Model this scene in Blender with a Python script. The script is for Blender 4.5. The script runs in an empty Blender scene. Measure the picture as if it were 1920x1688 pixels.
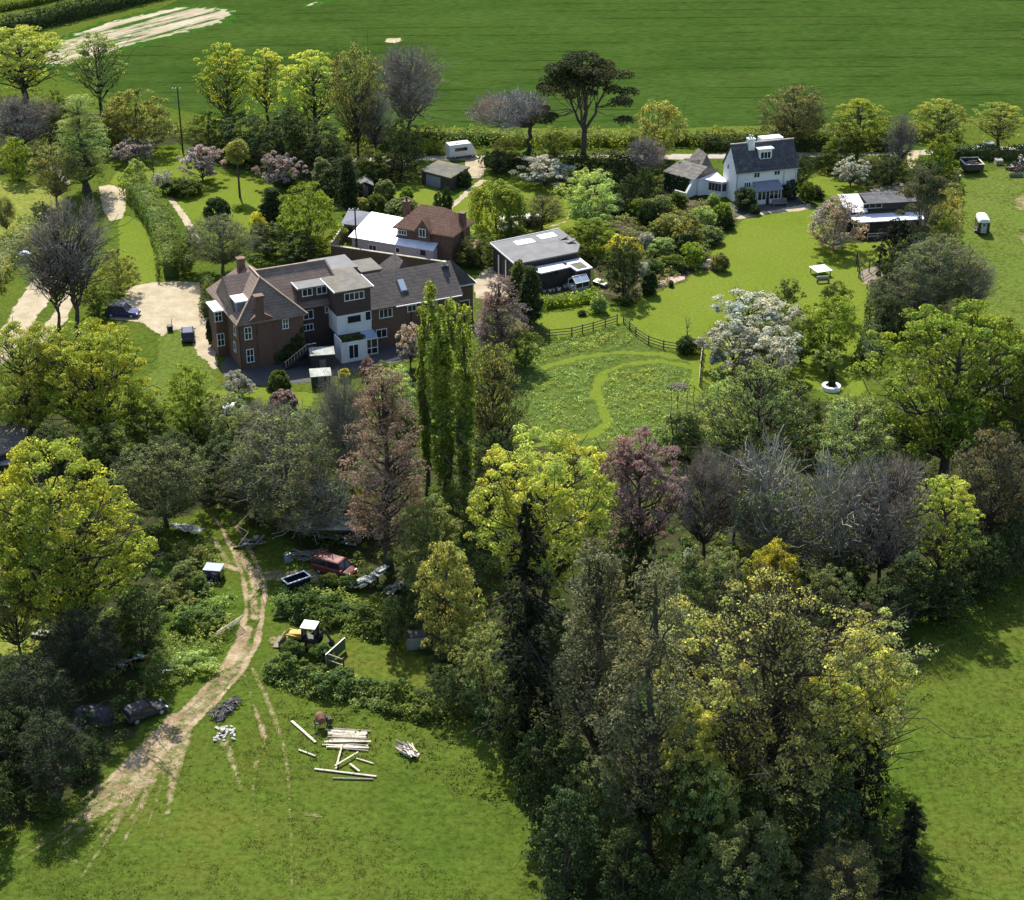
import bpy, math, random
import numpy as np
from mathutils import Vector

# ---------------------------------------------------------------- camera, sky, sun, exposure
SC = bpy.context.scene
COL = SC.collection
R = math.radians
PITCH, CAM_H, FOC = R(27.0), 91.0, 3320.0          # focal length in photo pixels (1920 wide)
CP, SP = math.cos(PITCH), math.sin(PITCH)
cam = bpy.data.cameras.new("camera")
cam.sensor_width = 36.0
cam.lens = FOC / 1920 * 36.0
cam.clip_start, cam.clip_end = 1.0, 6000.0
camo = bpy.data.objects.new("camera", cam)
COL.objects.link(camo)
camo.location = (0, 0, CAM_H)
camo.rotation_euler = (R(90) - PITCH, 0, 0)
SC.camera = camo

SUN_EL, SUN_AZ = R(50), R(-15)                      # behind the houses, a little to the left
world = bpy.data.worlds.new("World")
SC.world = world
world.use_nodes = True
wn = world.node_tree
sky = wn.nodes.new("ShaderNodeTexSky")
sky.sky_type = 'NISHITA'
sky.sun_disc = False
sky.sun_elevation = SUN_EL
sky.sun_rotation = SUN_AZ
bg = wn.nodes["Background"]
bg.inputs[1].default_value = 0.15
wn.links.new(sky.outputs[0], bg.inputs[0])
sl = bpy.data.lights.new("sun", 'SUN')
sl.energy = 5.0
sl.angle = R(0.5)
sl.color = (1.0, 0.955, 0.88)
so = bpy.data.objects.new("sun", sl)
COL.objects.link(so)
sdir = Vector((math.sin(SUN_AZ) * math.cos(SUN_EL), math.cos(SUN_AZ) * math.cos(SUN_EL), math.sin(SUN_EL)))
so.rotation_euler = sdir.to_track_quat('Z', 'Y').to_euler()
so.location = (0, 300, 200)
SC.view_settings.view_transform = 'Standard'
SC.view_settings.look = 'None'
SC.view_settings.exposure = 0.65
SC.view_settings.gamma = 1.0
SC.view_settings.use_curve_mapping = False
SC.cycles.max_bounces = 8
SC.cycles.diffuse_bounces = 5
SC.cycles.transmission_bounces = 5
SC.cycles.transparent_max_bounces = 8


# ---------------------------------------------------------------- photo pixel -> place on the ground
def at(px, py, z=0.0):
    u, v = (px - 960) / FOC, (py - 844) / FOC
    t = (CAM_H - z) / (SP + v * CP)
    return (u * t, t * (CP - v * SP), z)


def z_at(Y, py):
    t = (py - 844) / FOC
    return CAM_H - Y * (SP + t * CP) / (CP - t * SP)


def ppm(Y, z=0.0):
    return FOC / (Y * CP + (CAM_H - z) * SP)


class Frame:
    """local frame of a building: x along its front, y into it"""
    def __init__(s, ox, oy, deg):
        s.o, s.a = (ox, oy), R(deg)
        s.c, s.s = math.cos(s.a), math.sin(s.a)

    def loc(s, X, Y):
        dx, dy = X - s.o[0], Y - s.o[1]
        return dx * s.c + dy * s.s, -dx * s.s + dy * s.c

    def pz(s, px, py, z):
        X, Y, _ = at(px, py, z)
        return s.loc(X, Y)

    def pl(s, px, py, yl):
        """where the sight line meets the wall plane y = yl -> (x, z)"""
        x0, y0 = s.pz(px, py, 0.0)
        x1, y1 = s.pz(px, py, 10.0)
        k = (yl - y0) / (y1 - y0)
        return x0 + (x1 - x0) * k, 10 * k

    def px_plane(s, px, py, xl):
        x0, y0 = s.pz(px, py, 0.0)
        x1, y1 = s.pz(px, py, 10.0)
        k = (xl - x0) / (x1 - x0)
        return y0 + (y1 - y0) * k, 10 * k


# ---------------------------------------------------------------- materials
def mat(name):
    m = bpy.data.materials.new(name)
    m.use_nodes = True
    nt = m.node_tree
    return m, nt, nt.nodes["Principled BSDF"], nt.nodes["Material Output"]


def nd(nt, kind, **kw):
    n = nt.nodes.new(kind)
    for k, v in kw.items():
        if k.startswith('i_'):
            key = k[2:]
            n.inputs[int(key) if key.isdigit() else key.replace('_', ' ')].default_value = v
        else:
            setattr(n, k, v)
    return n


def ramp(nt, stops, fac=None, interp='LINEAR'):
    r = nt.nodes.new("ShaderNodeValToRGB")
    cr = r.color_ramp
    cr.interpolation = interp
    while len(cr.elements) < len(stops):
        cr.elements.new(0.5)
    for e, (p, c) in zip(cr.elements, stops):
        e.position = p
        e.color = (c[0], c[1], c[2], 1)
    if fac is not None:
        nt.links.new(fac, r.inputs[0])
    return r


def noise(nt, scale, detail=4, rough=0.6, vec=None, dist=0.0, stretch=None):
    n = nd(nt, "ShaderNodeTexNoise", i_Scale=scale, i_Detail=detail, i_Roughness=rough, i_Distortion=dist)
    if vec is None:
        vec = nt.nodes.new("ShaderNodeTexCoord").outputs["Object"]
    if stretch:
        mp = nt.nodes.new("ShaderNodeMapping")
        mp.vector_type = 'TEXTURE'
        mp.inputs["Scale"].default_value = stretch[0]
        mp.inputs["Rotation"].default_value = (0, 0, stretch[1])
        nt.links.new(vec, mp.inputs[0])
        vec = mp.outputs[0]
    nt.links.new(vec, n.inputs["Vector"])
    return n


def mixc(nt, a, b, fac, mode='MIX'):
    m = nt.nodes.new("ShaderNodeMix")
    m.data_type = 'RGBA'
    m.blend_type = mode
    for s, i in ((a, 6), (b, 7)):
        if isinstance(s, tuple):
            m.inputs[i].default_value = (s[0], s[1], s[2], 1)
        else:
            nt.links.new(s, m.inputs[i])
    if isinstance(fac, (int, float)):
        m.inputs[0].default_value = fac
    else:
        nt.links.new(fac, m.inputs[0])
    return m.outputs[2]


def bump(nt, h, bsdf, strength=0.5, dist=0.1):
    b = nd(nt, "ShaderNodeBump", i_Strength=strength, i_Distance=dist)
    nt.links.new(h, b.inputs["Height"])
    nt.links.new(b.outputs[0], bsdf.inputs["Normal"])
    return b


def plain(name, c, rough=0.7, metal=0.0, var=0.25, scale=1.5, spec=0.4, dirt=None, bumps=0.0):
    m, nt, b, o = mat(name)
    n = noise(nt, scale, 5, 0.65)
    lo = tuple(x * (1 - var) for x in c)
    hi = tuple(min(1, x * (1 + var)) for x in c)
    r = ramp(nt, [(0.3, lo), (0.7, hi)], n.outputs[0])
    out = r.outputs[0]
    if dirt:
        n2 = noise(nt, scale * 0.4, 6, 0.7)
        rr = ramp(nt, [(0.5, (0, 0, 0)), (0.68, (1, 1, 1))], n2.outputs[0])
        out = mixc(nt, out, dirt, rr.outputs[0])
    nt.links.new(out, b.inputs["Base Color"])
    b.inputs["Roughness"].default_value = rough
    b.inputs["Metallic"].default_value = metal
    b.inputs["Specular IOR Level"].default_value = spec
    if bumps:
        bump(nt, noise(nt, scale * 4, 4).outputs[0], b, bumps, 0.05)
    return m


def grass_nodes(nt, cols, big=0.05, mid=0.35, fine=1.7, stretch=None, amt=0.8):
    a = noise(nt, big, 5, 0.6, stretch=stretch)
    b = noise(nt, mid, 5, 0.7, stretch=stretch)
    c = noise(nt, fine, 4, 0.75, stretch=stretch)
    r1 = ramp(nt, [(0.35, cols[0]), (0.65, cols[1])], a.outputs[0])
    r2 = ramp(nt, [(0.40, (0, 0, 0)), (0.68, (1, 1, 1))], b.outputs[0])
    col = mixc(nt, r1.outputs[0], cols[2], r2.outputs[0])
    r3 = ramp(nt, [(0.34, (0.48, 0.50, 0.42)), (0.50, (1.0, 1.0, 1.0)), (0.66, (1.36, 1.32, 1.4))], c.outputs[0])
    col = mixc(nt, col, r3.outputs[0], amt, 'MULTIPLY')
    mb = nd(nt, "ShaderNodeMath", operation='ADD')
    nt.links.new(b.outputs[0], mb.inputs[0])
    nt.links.new(c.outputs[0], mb.inputs[1])
    return col, mb.outputs[0]


def grass(name, cols, bs=0.6, bd=0.25, **kw):
    m, nt, b, o = mat(name)
    col, h = grass_nodes(nt, cols, **kw)
    nt.links.new(col, b.inputs["Base Color"])
    b.inputs["Roughness"].default_value = 1.0
    b.inputs["Specular IOR Level"].default_value = 0.0
    bump(nt, h, b, bs, bd * .5)
    return m


BASE_GRASS = ((0.050, 0.082, 0.012), (0.098, 0.112, 0.020), (0.074, 0.114, 0.016))


def soil(name, cols, under=BASE_GRASS, thr=0.5, sharp=0.22, scale=1.2, stretch=None, grit=4.0):
    """bare earth or gravel that thins out into grass where the 'edge' attribute falls to 0"""
    m, nt, b, o = mat(name)
    gcol, gh = grass_nodes(nt, under)
    n1 = noise(nt, 0.5, 5, 0.65, stretch=stretch)
    n2 = noise(nt, grit, 4, 0.8, stretch=stretch)
    r1 = ramp(nt, [(0.32, cols[0]), (0.5, cols[1]), (0.68, cols[2])], n1.outputs[0])
    r2 = ramp(nt, [(0.3, (0.6, 0.6, 0.6)), (0.65, (1.12, 1.12, 1.12))], n2.outputs[0])
    sc = mixc(nt, r1.outputs[0], r2.outputs[0], 0.8, 'MULTIPLY')
    at_ = nd(nt, "ShaderNodeAttribute", attribute_name="edge")
    n3 = noise(nt, scale, 6, 0.72, stretch=stretch)
    ad = nd(nt, "ShaderNodeMath", operation='ADD')
    sb = nd(nt, "ShaderNodeMath", operation='SUBTRACT', i_1=0.5)
    nt.links.new(n3.outputs[0], sb.inputs[0])
    ml = nd(nt, "ShaderNodeMath", operation='MULTIPLY', i_1=1.9)
    nt.links.new(sb.outputs[0], ml.inputs[0])
    nt.links.new(at_.outputs["Fac"], ad.inputs[0])
    nt.links.new(ml.outputs[0], ad.inputs[1])
    rf = ramp(nt, [(max(0, thr - sharp), (0, 0, 0)), (min(1, thr + sharp), (1, 1, 1))], ad.outputs[0])
    # nothing but grass right at the rim
    rim = ramp(nt, [(0.0, (0, 0, 0)), (0.18, (1, 1, 1))], at_.outputs["Fac"])
    fac = mixc(nt, rf.outputs[0], rim.outputs[0], 1.0, 'MULTIPLY')
    col = mixc(nt, gcol, sc, fac)
    nt.links.new(col, b.inputs["Base Color"])
    b.inputs["Roughness"].default_value = 1.0
    b.inputs["Specular IOR Level"].default_value = 0.0
    bump(nt, n2.outputs[0], b, 0.5, 0.12)
    return m


GAIN = dict(grass_tufts=1.25, lime_leaves=2.5, young_oak_leaves=2.35, golden_leaves=2.2, fresh_green_leaves=2.2, pale_green_leaves=2.5, willow_leaves=2.2, poplar_leaves=2.2, pale_yellow_green_leaves=2.9,
            dark_evergreen_leaves=1.75, ivy_leaves=1.6, black_green_needles=1.2, white_blossom=1.5, pale_pink_blossom=1.2, cream_flowers=1.5,
            brown_twigs=1.6, purple_brown_twigs=1.9, grey_green_twigs=1.35, bronze_needles=1.75, copper_pink_leaves=2.0, pine_needles=1.3, half_open_olive_leaves=3.4, grey_green_leaves=2.0, olive_leaves=2.3)


def leaf(name, cols, trans=0.35, rough=0.75, spec=0.06, tcol=None, patch=None):
    """cols: ramp over the leaf clumps, dark to light"""
    m, nt, b, o = mat(name)
    geo = nt.nodes.new("ShaderNodeNewGeometry")
    n = len(cols)
    cols = [tuple(min(.8, x * GAIN.get(name, 1.9)) for x in c) for c in cols]
    if trans > .2:
        trans += .22
    r = ramp(nt, [(i / max(1, n - 1), c) for i, c in enumerate(cols)], geo.outputs["Random Per Island"])
    nz = noise(nt, 0.45, 4, 0.65)
    rz = ramp(nt, [(0.32, (0.62, 0.66, 0.62)), (0.66, (1.2, 1.18, 1.1))], nz.outputs[0])
    col = mixc(nt, r.outputs[0], rz.outputs[0], 1.0, 'MULTIPLY')
    nh = noise(nt, 0.16, 3, 0.55)
    rh = ramp(nt, [(0.38, (0.86, 0.98, 1.1)), (0.62, (1.14, 1.02, 0.86))], nh.outputs[0])
    col = mixc(nt, col, rh.outputs[0], 1.0, 'MULTIPLY')
    if patch:
        nz2 = noise(nt, 0.22, 3, 0.6)
        rp = ramp(nt, [(0.48, (0, 0, 0)), (0.58, (1, 1, 1))], nz2.outputs[0])
        col = mixc(nt, col, patch, rp.outputs[0])
    oi = nt.nodes.new("ShaderNodeObjectInfo")
    hs = nt.nodes.new("ShaderNodeHueSaturation")
    mr = nd(nt, "ShaderNodeMapRange", i_3=0.8, i_4=1.15)
    nt.links.new(oi.outputs["Random"], mr.inputs[0])
    nt.links.new(mr.outputs[0], hs.inputs["Value"])
    nt.links.new(col, hs.inputs["Color"])
    col = hs.outputs[0]
    nt.links.new(col, b.inputs["Base Color"])
    b.inputs["Roughness"].default_value = rough
    b.inputs["Specular IOR Level"].default_value = spec
    if trans > 0:
        t = nt.nodes.new("ShaderNodeBsdfTranslucent")
        tc = mixc(nt, col, tcol or (1.4, 1.4, 0.7), 1.0, 'MULTIPLY')
        nt.links.new(tc, t.inputs[0])
        mx = nt.nodes.new("ShaderNodeMixShader")
        mx.inputs[0].default_value = trans
        nt.links.new(b.outputs[0], mx.inputs[1])
        nt.links.new(t.outputs[0], mx.inputs[2])
        nt.links.new(mx.outputs[0], o.inputs[0])
    return m


def tiles(name, c1, c2, c3, row=0.28, moss=None, rough=0.8, amt=0.5):
    """courses of roof tiles or bricks: bands up the slope, broken joints, weathering"""
    m, nt, b, o = mat(name)
    tc = nt.nodes.new("ShaderNodeTexCoord")
    br = nd(nt, "ShaderNodeTexBrick", i_Scale=1.0)
    mp = nt.nodes.new("ShaderNodeMapping")
    mp.inputs["Rotation"].default_value = (R(90), 0, 0)
    # x+y against z, so that the courses run level on every face
    sx = nt.nodes.new("ShaderNodeSeparateXYZ")
    nt.links.new(tc.outputs["Object"], sx.inputs[0])
    ad = nd(nt, "ShaderNodeMath", operation='ADD')
    nt.links.new(sx.outputs[0], ad.inputs[0])
    nt.links.new(sx.outputs[1], ad.inputs[1])
    cx = nt.nodes.new("ShaderNodeCombineXYZ")
    nt.links.new(ad.outputs[0], cx.inputs[0])
    nt.links.new(sx.outputs[2], cx.inputs[1])
    nt.links.new(cx.outputs[0], br.inputs["Vector"])
    br.inputs["Color1"].default_value = (*c1, 1)
    br.inputs["Color2"].default_value = (*c2, 1)
    br.inputs["Mortar"].default_value = (*(x * 0.45 for x in c1), 1)
    br.inputs["Mortar Size"].default_value = row * 0.07
    br.inputs["Brick Width"].default_value = row * 1.4
    br.inputs["Row Height"].default_value = row
    n = noise(nt, 0.8, 6, 0.7)
    rr = ramp(nt, [(0.42, (0, 0, 0)), (0.66, (1, 1, 1))], n.outputs[0])
    ml = nd(nt, "ShaderNodeMath", operation='MULTIPLY', i_1=amt)
    nt.links.new(rr.outputs[0], ml.inputs[0])
    col = mixc(nt, br.outputs[0], c3, ml.outputs[0])
    if moss:
        n2 = noise(nt, 1.6, 6, 0.75)
        r2 = ramp(nt, [(0.55, (0, 0, 0)), (0.64, (1, 1, 1))], n2.outputs[0])
        col = mixc(nt, col, moss, r2.outputs[0])
    nt.links.new(col, b.inputs["Base Color"])
    b.inputs["Roughness"].default_value = rough
    b.inputs["Specular IOR Level"].default_value = 0.3
    bump(nt, br.outputs["Fac"], b, 0.6, -0.03)
    return m


M = {}
M['ground'] = grass('rough_grass', BASE_GRASS, 0.7, 0.3)
M['paddock'] = grass('paddock_grass', ((0.082, 0.128, 0.018), (0.108, 0.142, 0.026), (0.104, 0.130, 0.030)), 0.7, 0.3, mid=0.5)
M['lawn'] = grass('mown_lawn', ((0.108, 0.148, 0.018), (0.142, 0.170, 0.026), (0.126, 0.172, 0.021)), 0.25, 0.08, fine=2.4, amt=.45)
M['olive_lawn'] = grass('dry_lawn', ((0.165, 0.180, 0.030), (0.200, 0.200, 0.050), (0.130, 0.175, 0.025)), 0.3, 0.1)
M['meadow'] = grass('long_meadow_grass', ((0.058, 0.098, 0.014), (0.082, 0.120, 0.022), (0.104, 0.134, 0.036)), 1.0, 0.5, mid=0.7, fine=1.6)
M['verge'] = grass('verge_grass', ((0.085, 0.115, 0.020), (0.12, 0.135, 0.028), (0.08, 0.115, 0.020)), 0.6, 0.2)

def crop_mat():
    m, nt, b, o = mat('young_cereal_crop')
    col, h = grass_nodes(nt, ((0.030, 0.060, 0.010), (0.040, 0.074, 0.013), (0.048, 0.080, 0.016)), big=0.025, mid=0.10, fine=1.3, stretch=((3.0, 1.0, 1.0), R(2)), amt=0.7)
    tc = nt.nodes.new("ShaderNodeTexCoord")
    for sc, lo, w0, w1, ds in ((0.045, 0.62, 0.01, 0.05, 0.7), (0.30, 0.80, 0.10, 0.55, 0.9)):
        mp = nt.nodes.new("ShaderNodeMapping")
        mp.inputs["Rotation"].default_value = (0, 0, R(-2))
        nt.links.new(tc.outputs["Object"], mp.inputs[0])
        wv = nd(nt, "ShaderNodeTexWave", bands_direction='Y', i_Scale=sc, i_Distortion=ds, i_Detail=3.0)
        wv.inputs["Detail Scale"].default_value = 0.6
        nt.links.new(mp.outputs[0], wv.inputs[0])
        r = ramp(nt, [(w0, (lo, lo, lo)), (w1, (1, 1, 1))], wv.outputs["Fac"])
        nz = noise(nt, 0.05, 3)
        rz = ramp(nt, [(0.42, (0, 0, 0)), (0.58, (1, 1, 1))], nz.outputs[0])
        col = mixc(nt, col, mixc(nt, col, r.outputs[0], 1.0, 'MULTIPLY'), rz.outputs[0])
    nt.links.new(col, b.inputs["Base Color"])
    b.inputs["Roughness"].default_value = 1.0
    b.inputs["Specular IOR Level"].default_value = 0.0
    bump(nt, h, b, 0.5, 0.12)
    return m


M['crop'] = crop_mat()
M['dirt'] = soil('dirt_track_earth', ((0.18, 0.130, 0.072), (0.31, 0.235, 0.14), (0.44, 0.35, 0.225)), thr=0.42, sharp=0.20, scale=1.3)
M['faint'] = soil('worn_wheel_marks', ((0.20, 0.155, 0.075), (0.29, 0.235, 0.12), (0.38, 0.31, 0.17)), thr=0.52, sharp=0.42, scale=1.0)
M['gravel'] = soil('pale_gravel', ((0.36, 0.29, 0.185), (0.43, 0.36, 0.24), (0.50, 0.43, 0.31)), thr=0.25, sharp=0.12, scale=1.0, grit=6.0)
M['chalk'] = soil('bare_chalky_earth', ((0.30, 0.24, 0.15), (0.40, 0.34, 0.235), (0.50, 0.44, 0.33)),
                  under=((0.026, 0.074, 0.008), (0.034, 0.086, 0.011), (0.040, 0.094, 0.013)), thr=0.93, sharp=0.07, scale=0.35,
                  stretch=((9.0, 1.0, 1.0), R(52)))
M['floor'] = soil('woodland_floor', ((0.030, 0.036, 0.014), (0.046, 0.052, 0.020), (0.060, 0.058, 0.028)), thr=0.45, sharp=0.25, scale=0.8, grit=2.5)  # earth colour darkened for the deep shade between the trees
M['asphalt'] = plain('worn_asphalt', (0.07, 0.068, 0.066), 0.9, var=0.3, scale=2.5)
M['lane'] = plain('tan_lane', (0.33, 0.29, 0.23), 0.9, var=0.25, scale=1.0)  # plain tan surface with random tone
M['paving'] = plain('stone_paving', (0.38, 0.33, 0.25), 0.85, var=0.3, scale=1.8, bumps=0.3)
M['bed'] = soil('garden_bed_soil', ((0.05, 0.04, 0.028), (0.09, 0.07, 0.05), (0.14, 0.11, 0.075)), thr=0.35, sharp=0.2)
M['woodchip'] = plain('wood_chip', (0.20, 0.16, 0.11), 0.9, var=0.4, scale=4)
M['pinkbed'] = plain('pink_gravel', (0.42, 0.30, 0.24), 0.9, var=0.35, scale=3)

M['tile_brown'] = tiles('brown_clay_tiles', (0.185, 0.130, 0.100), (0.245, 0.175, 0.138), (0.30, 0.225, 0.175), 0.3, moss=(0.17, 0.13, 0.085))
M['ridge'] = plain('tan_ridge_tiles', (0.34, 0.25, 0.18), 0.85, var=0.25)
M['tile_red'] = tiles('weathered_red_tiles', (0.23, 0.115, 0.075), (0.31, 0.165, 0.11), (0.15, 0.085, 0.06), 0.3, moss=(0.30, 0.19, 0.10))
M['tile_dark'] = tiles('dark_brown_tiles', (0.075, 0.062, 0.055), (0.115, 0.095, 0.082), (0.145, 0.12, 0.10), 0.3)
M['slate'] = tiles('grey_slate', (0.055, 0.054, 0.060), (0.082, 0.080, 0.088), (0.11, 0.105, 0.11), 0.3, moss=(0.16, 0.145, 0.11))
M['slate_lichen'] = tiles('lichened_slate', (0.10, 0.09, 0.08), (0.15, 0.135, 0.115), (0.20, 0.18, 0.14), 0.3, moss=(0.26, 0.24, 0.18))
M['brick'] = tiles('red_brown_brick', (0.150, 0.084, 0.058), (0.205, 0.118, 0.082), (0.15, 0.10, 0.075), 0.16, amt=0.4)
M['brick_dark'] = tiles('tile_hung_wall', (0.085, 0.056, 0.046), (0.118, 0.076, 0.060), (0.08, 0.058, 0.05), 0.2, amt=0.4)
M['brick_light'] = tiles('paler_brick', (0.20, 0.12, 0.085), (0.26, 0.16, 0.115), (0.17, 0.11, 0.08), 0.16, amt=0.4)  # paler mix than the other brick walls
M['render'] = plain('white_render', (0.76, 0.75, 0.73), 0.85, var=0.06, scale=0.9, dirt=(0.66, 0.64, 0.6))
M['render_mauve'] = plain('mauve_grey_render', (0.50, 0.43, 0.41), 0.85, var=0.1)
M['white'] = plain('white_paint', (0.80, 0.80, 0.79), 0.5, var=0.04)
M['metal_white'] = plain('white_sheet_metal', (0.74, 0.74, 0.77), 0.38, var=0.07, scale=0.7, dirt=(0.60, 0.60, 0.63))
M['felt_grey'] = plain('grey_roof_felt', (0.16, 0.155, 0.15), 0.8, var=0.25, scale=0.7, dirt=(0.15, 0.15, 0.145))
M['felt_moss'] = plain('mossy_flat_roof', (0.135, 0.122, 0.100), 0.85, var=0.3, scale=0.9, dirt=(0.12, 0.095, 0.045))
M['felt_moss2'] = plain('mossy_felt', (0.095, 0.090, 0.070), 0.85, var=0.3, scale=0.6, dirt=(0.17, 0.135, 0.045))
M['slate_blue'] = plain('blue_grey_slate', (0.20, 0.205, 0.24), 0.6, var=0.15)
M['timber'] = plain('dark_stained_timber', (0.045, 0.038, 0.034), 0.75, var=0.3, scale=2)
M['timber_grey'] = plain('weathered_timber', (0.19, 0.165, 0.135), 0.85, var=0.3, scale=3)
M['timber_pale'] = plain('pale_sawn_timber', (0.52, 0.46, 0.35), 0.85, var=0.35, scale=5, dirt=(0.25, 0.22, 0.15))
M['fence'] = plain('dark_fence_wood', (0.065, 0.055, 0.045), 0.85, var=0.3, scale=3)
M['bark'] = plain('bark', (0.060, 0.050, 0.038), 0.9, var=0.4, scale=3, bumps=0.5)
M['bark_grey'] = plain('grey_bark', (0.13, 0.115, 0.095), 0.9, var=0.4, scale=3, bumps=0.5)
M['bark_lichen'] = plain('lichen_covered_bark', (0.31, 0.295, 0.25), 0.9, var=0.35, scale=1.5, dirt=(0.20, 0.18, 0.14))
M['bark_pine'] = plain('pine_bark', (0.085, 0.062, 0.050), 0.9, var=0.4, scale=2.5)


def glass_mat(name, c=(0.02, 0.024, 0.03), rough=0.08):
    m, nt, b, o = mat(name)
    b.inputs["Base Color"].default_value = (*c, 1)
    b.inputs["Roughness"].default_value = rough
    b.inputs["Specular IOR Level"].default_value = 0.6
    return m


def paint(name, c, rough=0.25, coat=0.6):
    m, nt, b, o = mat(name)
    n = noise(nt, 2.0, 4)
    r = ramp(nt, [(0.3, tuple(x * 0.88 for x in c)), (0.7, c)], n.outputs[0])
    nt.links.new(r.outputs[0], b.inputs["Base Color"])
    b.inputs["Roughness"].default_value = rough
    b.inputs["Coat Weight"].default_value = coat
    return m


M['glass'] = glass_mat('window_glass')
M['glass_pale'] = glass_mat('pale_glass', (0.35, 0.42, 0.5), 0.1)
M['skylight'] = plain('translucent_skylight', (0.82, 0.82, 0.80), 0.4, var=0.03)
M['car_blue'] = paint('dark_blue_car_paint', (0.030, 0.026, 0.13))
M['car_navy'] = paint('navy_car_paint', (0.014, 0.013, 0.040))
M['car_red'] = plain('faded_red_van_paint', (0.15, 0.024, 0.022), 0.45, var=0.3, scale=1.5, dirt=(0.20, 0.10, 0.07))
M['car_white'] = paint('white_vehicle_paint', (0.75, 0.75, 0.74), 0.35, 0.3)
M['car_silver'] = paint('silver_car_paint', (0.42, 0.42, 0.46), 0.3)
M['yellow'] = plain('faded_yellow_machine_paint', (0.42, 0.27, 0.03), 0.6, var=0.35, scale=2.5, dirt=(0.12, 0.08, 0.04))
M['rubber'] = plain('black_rubber', (0.02, 0.02, 0.02), 0.8, var=0.2)
M['black'] = plain('black_plastic', (0.025, 0.025, 0.028), 0.6, var=0.2)
M['steel'] = plain('galvanised_steel', (0.45, 0.45, 0.45), 0.45, 0.6, var=0.2)
M['rust'] = plain('rusty_steel', (0.17, 0.075, 0.045), 0.85, var=0.4, scale=3)
M['ash'] = plain('ash_and_char', (0.045, 0.043, 0.046), 0.95, var=0.6, scale=3, dirt=(0.26, 0.25, 0.27), bumps=.8)
M['bluegrey'] = plain('blue_tarpaulin', (0.20, 0.27, 0.36), 0.5, var=0.2)
M['green_net'] = plain('green_mesh', (0.085, 0.13, 0.07), 0.8, var=0.2)
M['orange'] = plain('orange_plastic', (0.45, 0.13, 0.04), 0.6, var=0.3)
M['fibre'] = plain('mossy_fibre_cement', (0.36, 0.37, 0.32), 0.85, var=0.35, scale=2, dirt=(0.14, 0.17, 0.09))
M['stone'] = plain('pale_stone', (0.42, 0.39, 0.33), 0.85, var=0.3, scale=2)
M['yellow_tarp'] = plain('yellow_tarpaulin', (0.60, 0.48, 0.05), 0.5, var=0.15)
M['wood_ring'] = plain('whitewashed_stone', (0.78, 0.76, 0.72), 0.7, var=0.08)

LF = {}
LF['lime'] = leaf('lime_leaves', ((0.095, 0.106, 0.024), (0.150, 0.163, 0.037), (0.205, 0.216, 0.060), (0.255, 0.258, 0.088)), 0.4)
LF['yellow'] = leaf('young_oak_leaves', ((0.060, 0.074, 0.016), (0.105, 0.124, 0.024), (0.165, 0.186, 0.036), (0.225, 0.235, 0.045), (0.175, 0.150, 0.045)), 0.4)
LF['golden'] = leaf('golden_leaves', ((0.15, 0.135, 0.020), (0.25, 0.22, 0.035), (0.32, 0.285, 0.06)), 0.38)
LF['mid'] = leaf('mid_green_leaves', ((0.045, 0.061, 0.016), (0.080, 0.102, 0.028), (0.126, 0.150, 0.046)), 0.35)
LF['fresh'] = leaf('fresh_green_leaves', ((0.064, 0.084, 0.015), (0.110, 0.138, 0.026), (0.165, 0.194, 0.044)), 0.38)
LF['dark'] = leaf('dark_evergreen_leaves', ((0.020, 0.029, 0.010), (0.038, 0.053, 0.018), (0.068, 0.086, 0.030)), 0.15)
LF['olive'] = leaf('olive_leaves', ((0.080, 0.080, 0.026), (0.135, 0.132, 0.048), (0.195, 0.188, 0.076)), 0.36)
LF['greygreen'] = leaf('grey_green_leaves', ((0.070, 0.080, 0.034), (0.120, 0.136, 0.062), (0.18, 0.20, 0.10)), 0.34)
LF['palegreen'] = leaf('pale_green_leaves', ((0.085, 0.110, 0.036), (0.145, 0.178, 0.068), (0.215, 0.242, 0.108)), 0.35)
LF['bronze'] = leaf('bronze_needles', ((0.095, 0.064, 0.046), (0.170, 0.118, 0.090), (0.25, 0.185, 0.148)), 0.25, tcol=(1.1, .95, .8))
LF['purple'] = leaf('copper_pink_leaves', ((0.095, 0.060, 0.058), (0.175, 0.115, 0.112), (0.26, 0.185, 0.18)), 0.25, tcol=(1.1, .9, .85))
LF['copper'] = leaf('purple_plum_leaves', ((0.055, 0.036, 0.034), (0.105, 0.072, 0.066), (0.18, 0.135, 0.12), (0.34, 0.28, 0.26)), 0.25, tcol=(1.2, 0.8, 0.7))
LF['white'] = leaf('white_blossom', ((0.14, 0.16, 0.06), (0.36, 0.34, 0.27), (0.56, 0.52, 0.46), (0.68, 0.64, 0.57)), 0.30, tcol=(1, 1, 0.9))
LF['pink'] = leaf('pale_pink_blossom', ((0.14, 0.12, 0.08), (0.32, 0.25, 0.25), (0.48, 0.39, 0.40), (0.62, 0.54, 0.55)), 0.30, tcol=(1, 0.95, 0.9))
LF['magnolia'] = leaf('cream_flowers', ((0.07, 0.075, 0.03), (0.30, 0.21, 0.15), (0.55, 0.44, 0.35), (0.72, 0.62, 0.54)), 0.30, tcol=(1, 0.9, 0.8))
LF['conifer'] = leaf('dull_conifer_needles', ((0.042, 0.041, 0.019), (0.082, 0.080, 0.038), (0.142, 0.136, 0.072)), 0.15)
LF['blackfir'] = leaf('black_green_needles', ((0.010, 0.013, 0.007), (0.018, 0.022, 0.011), (0.034, 0.040, 0.020)), 0.08)
LF['pine'] = leaf('pine_needles', ((0.024, 0.030, 0.012), (0.042, 0.048, 0.020), (0.070, 0.072, 0.032)), 0.12)
LF['willow'] = leaf('willow_leaves', ((0.080, 0.098, 0.022), (0.125, 0.150, 0.036), (0.180, 0.205, 0.06)), 0.4)
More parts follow.
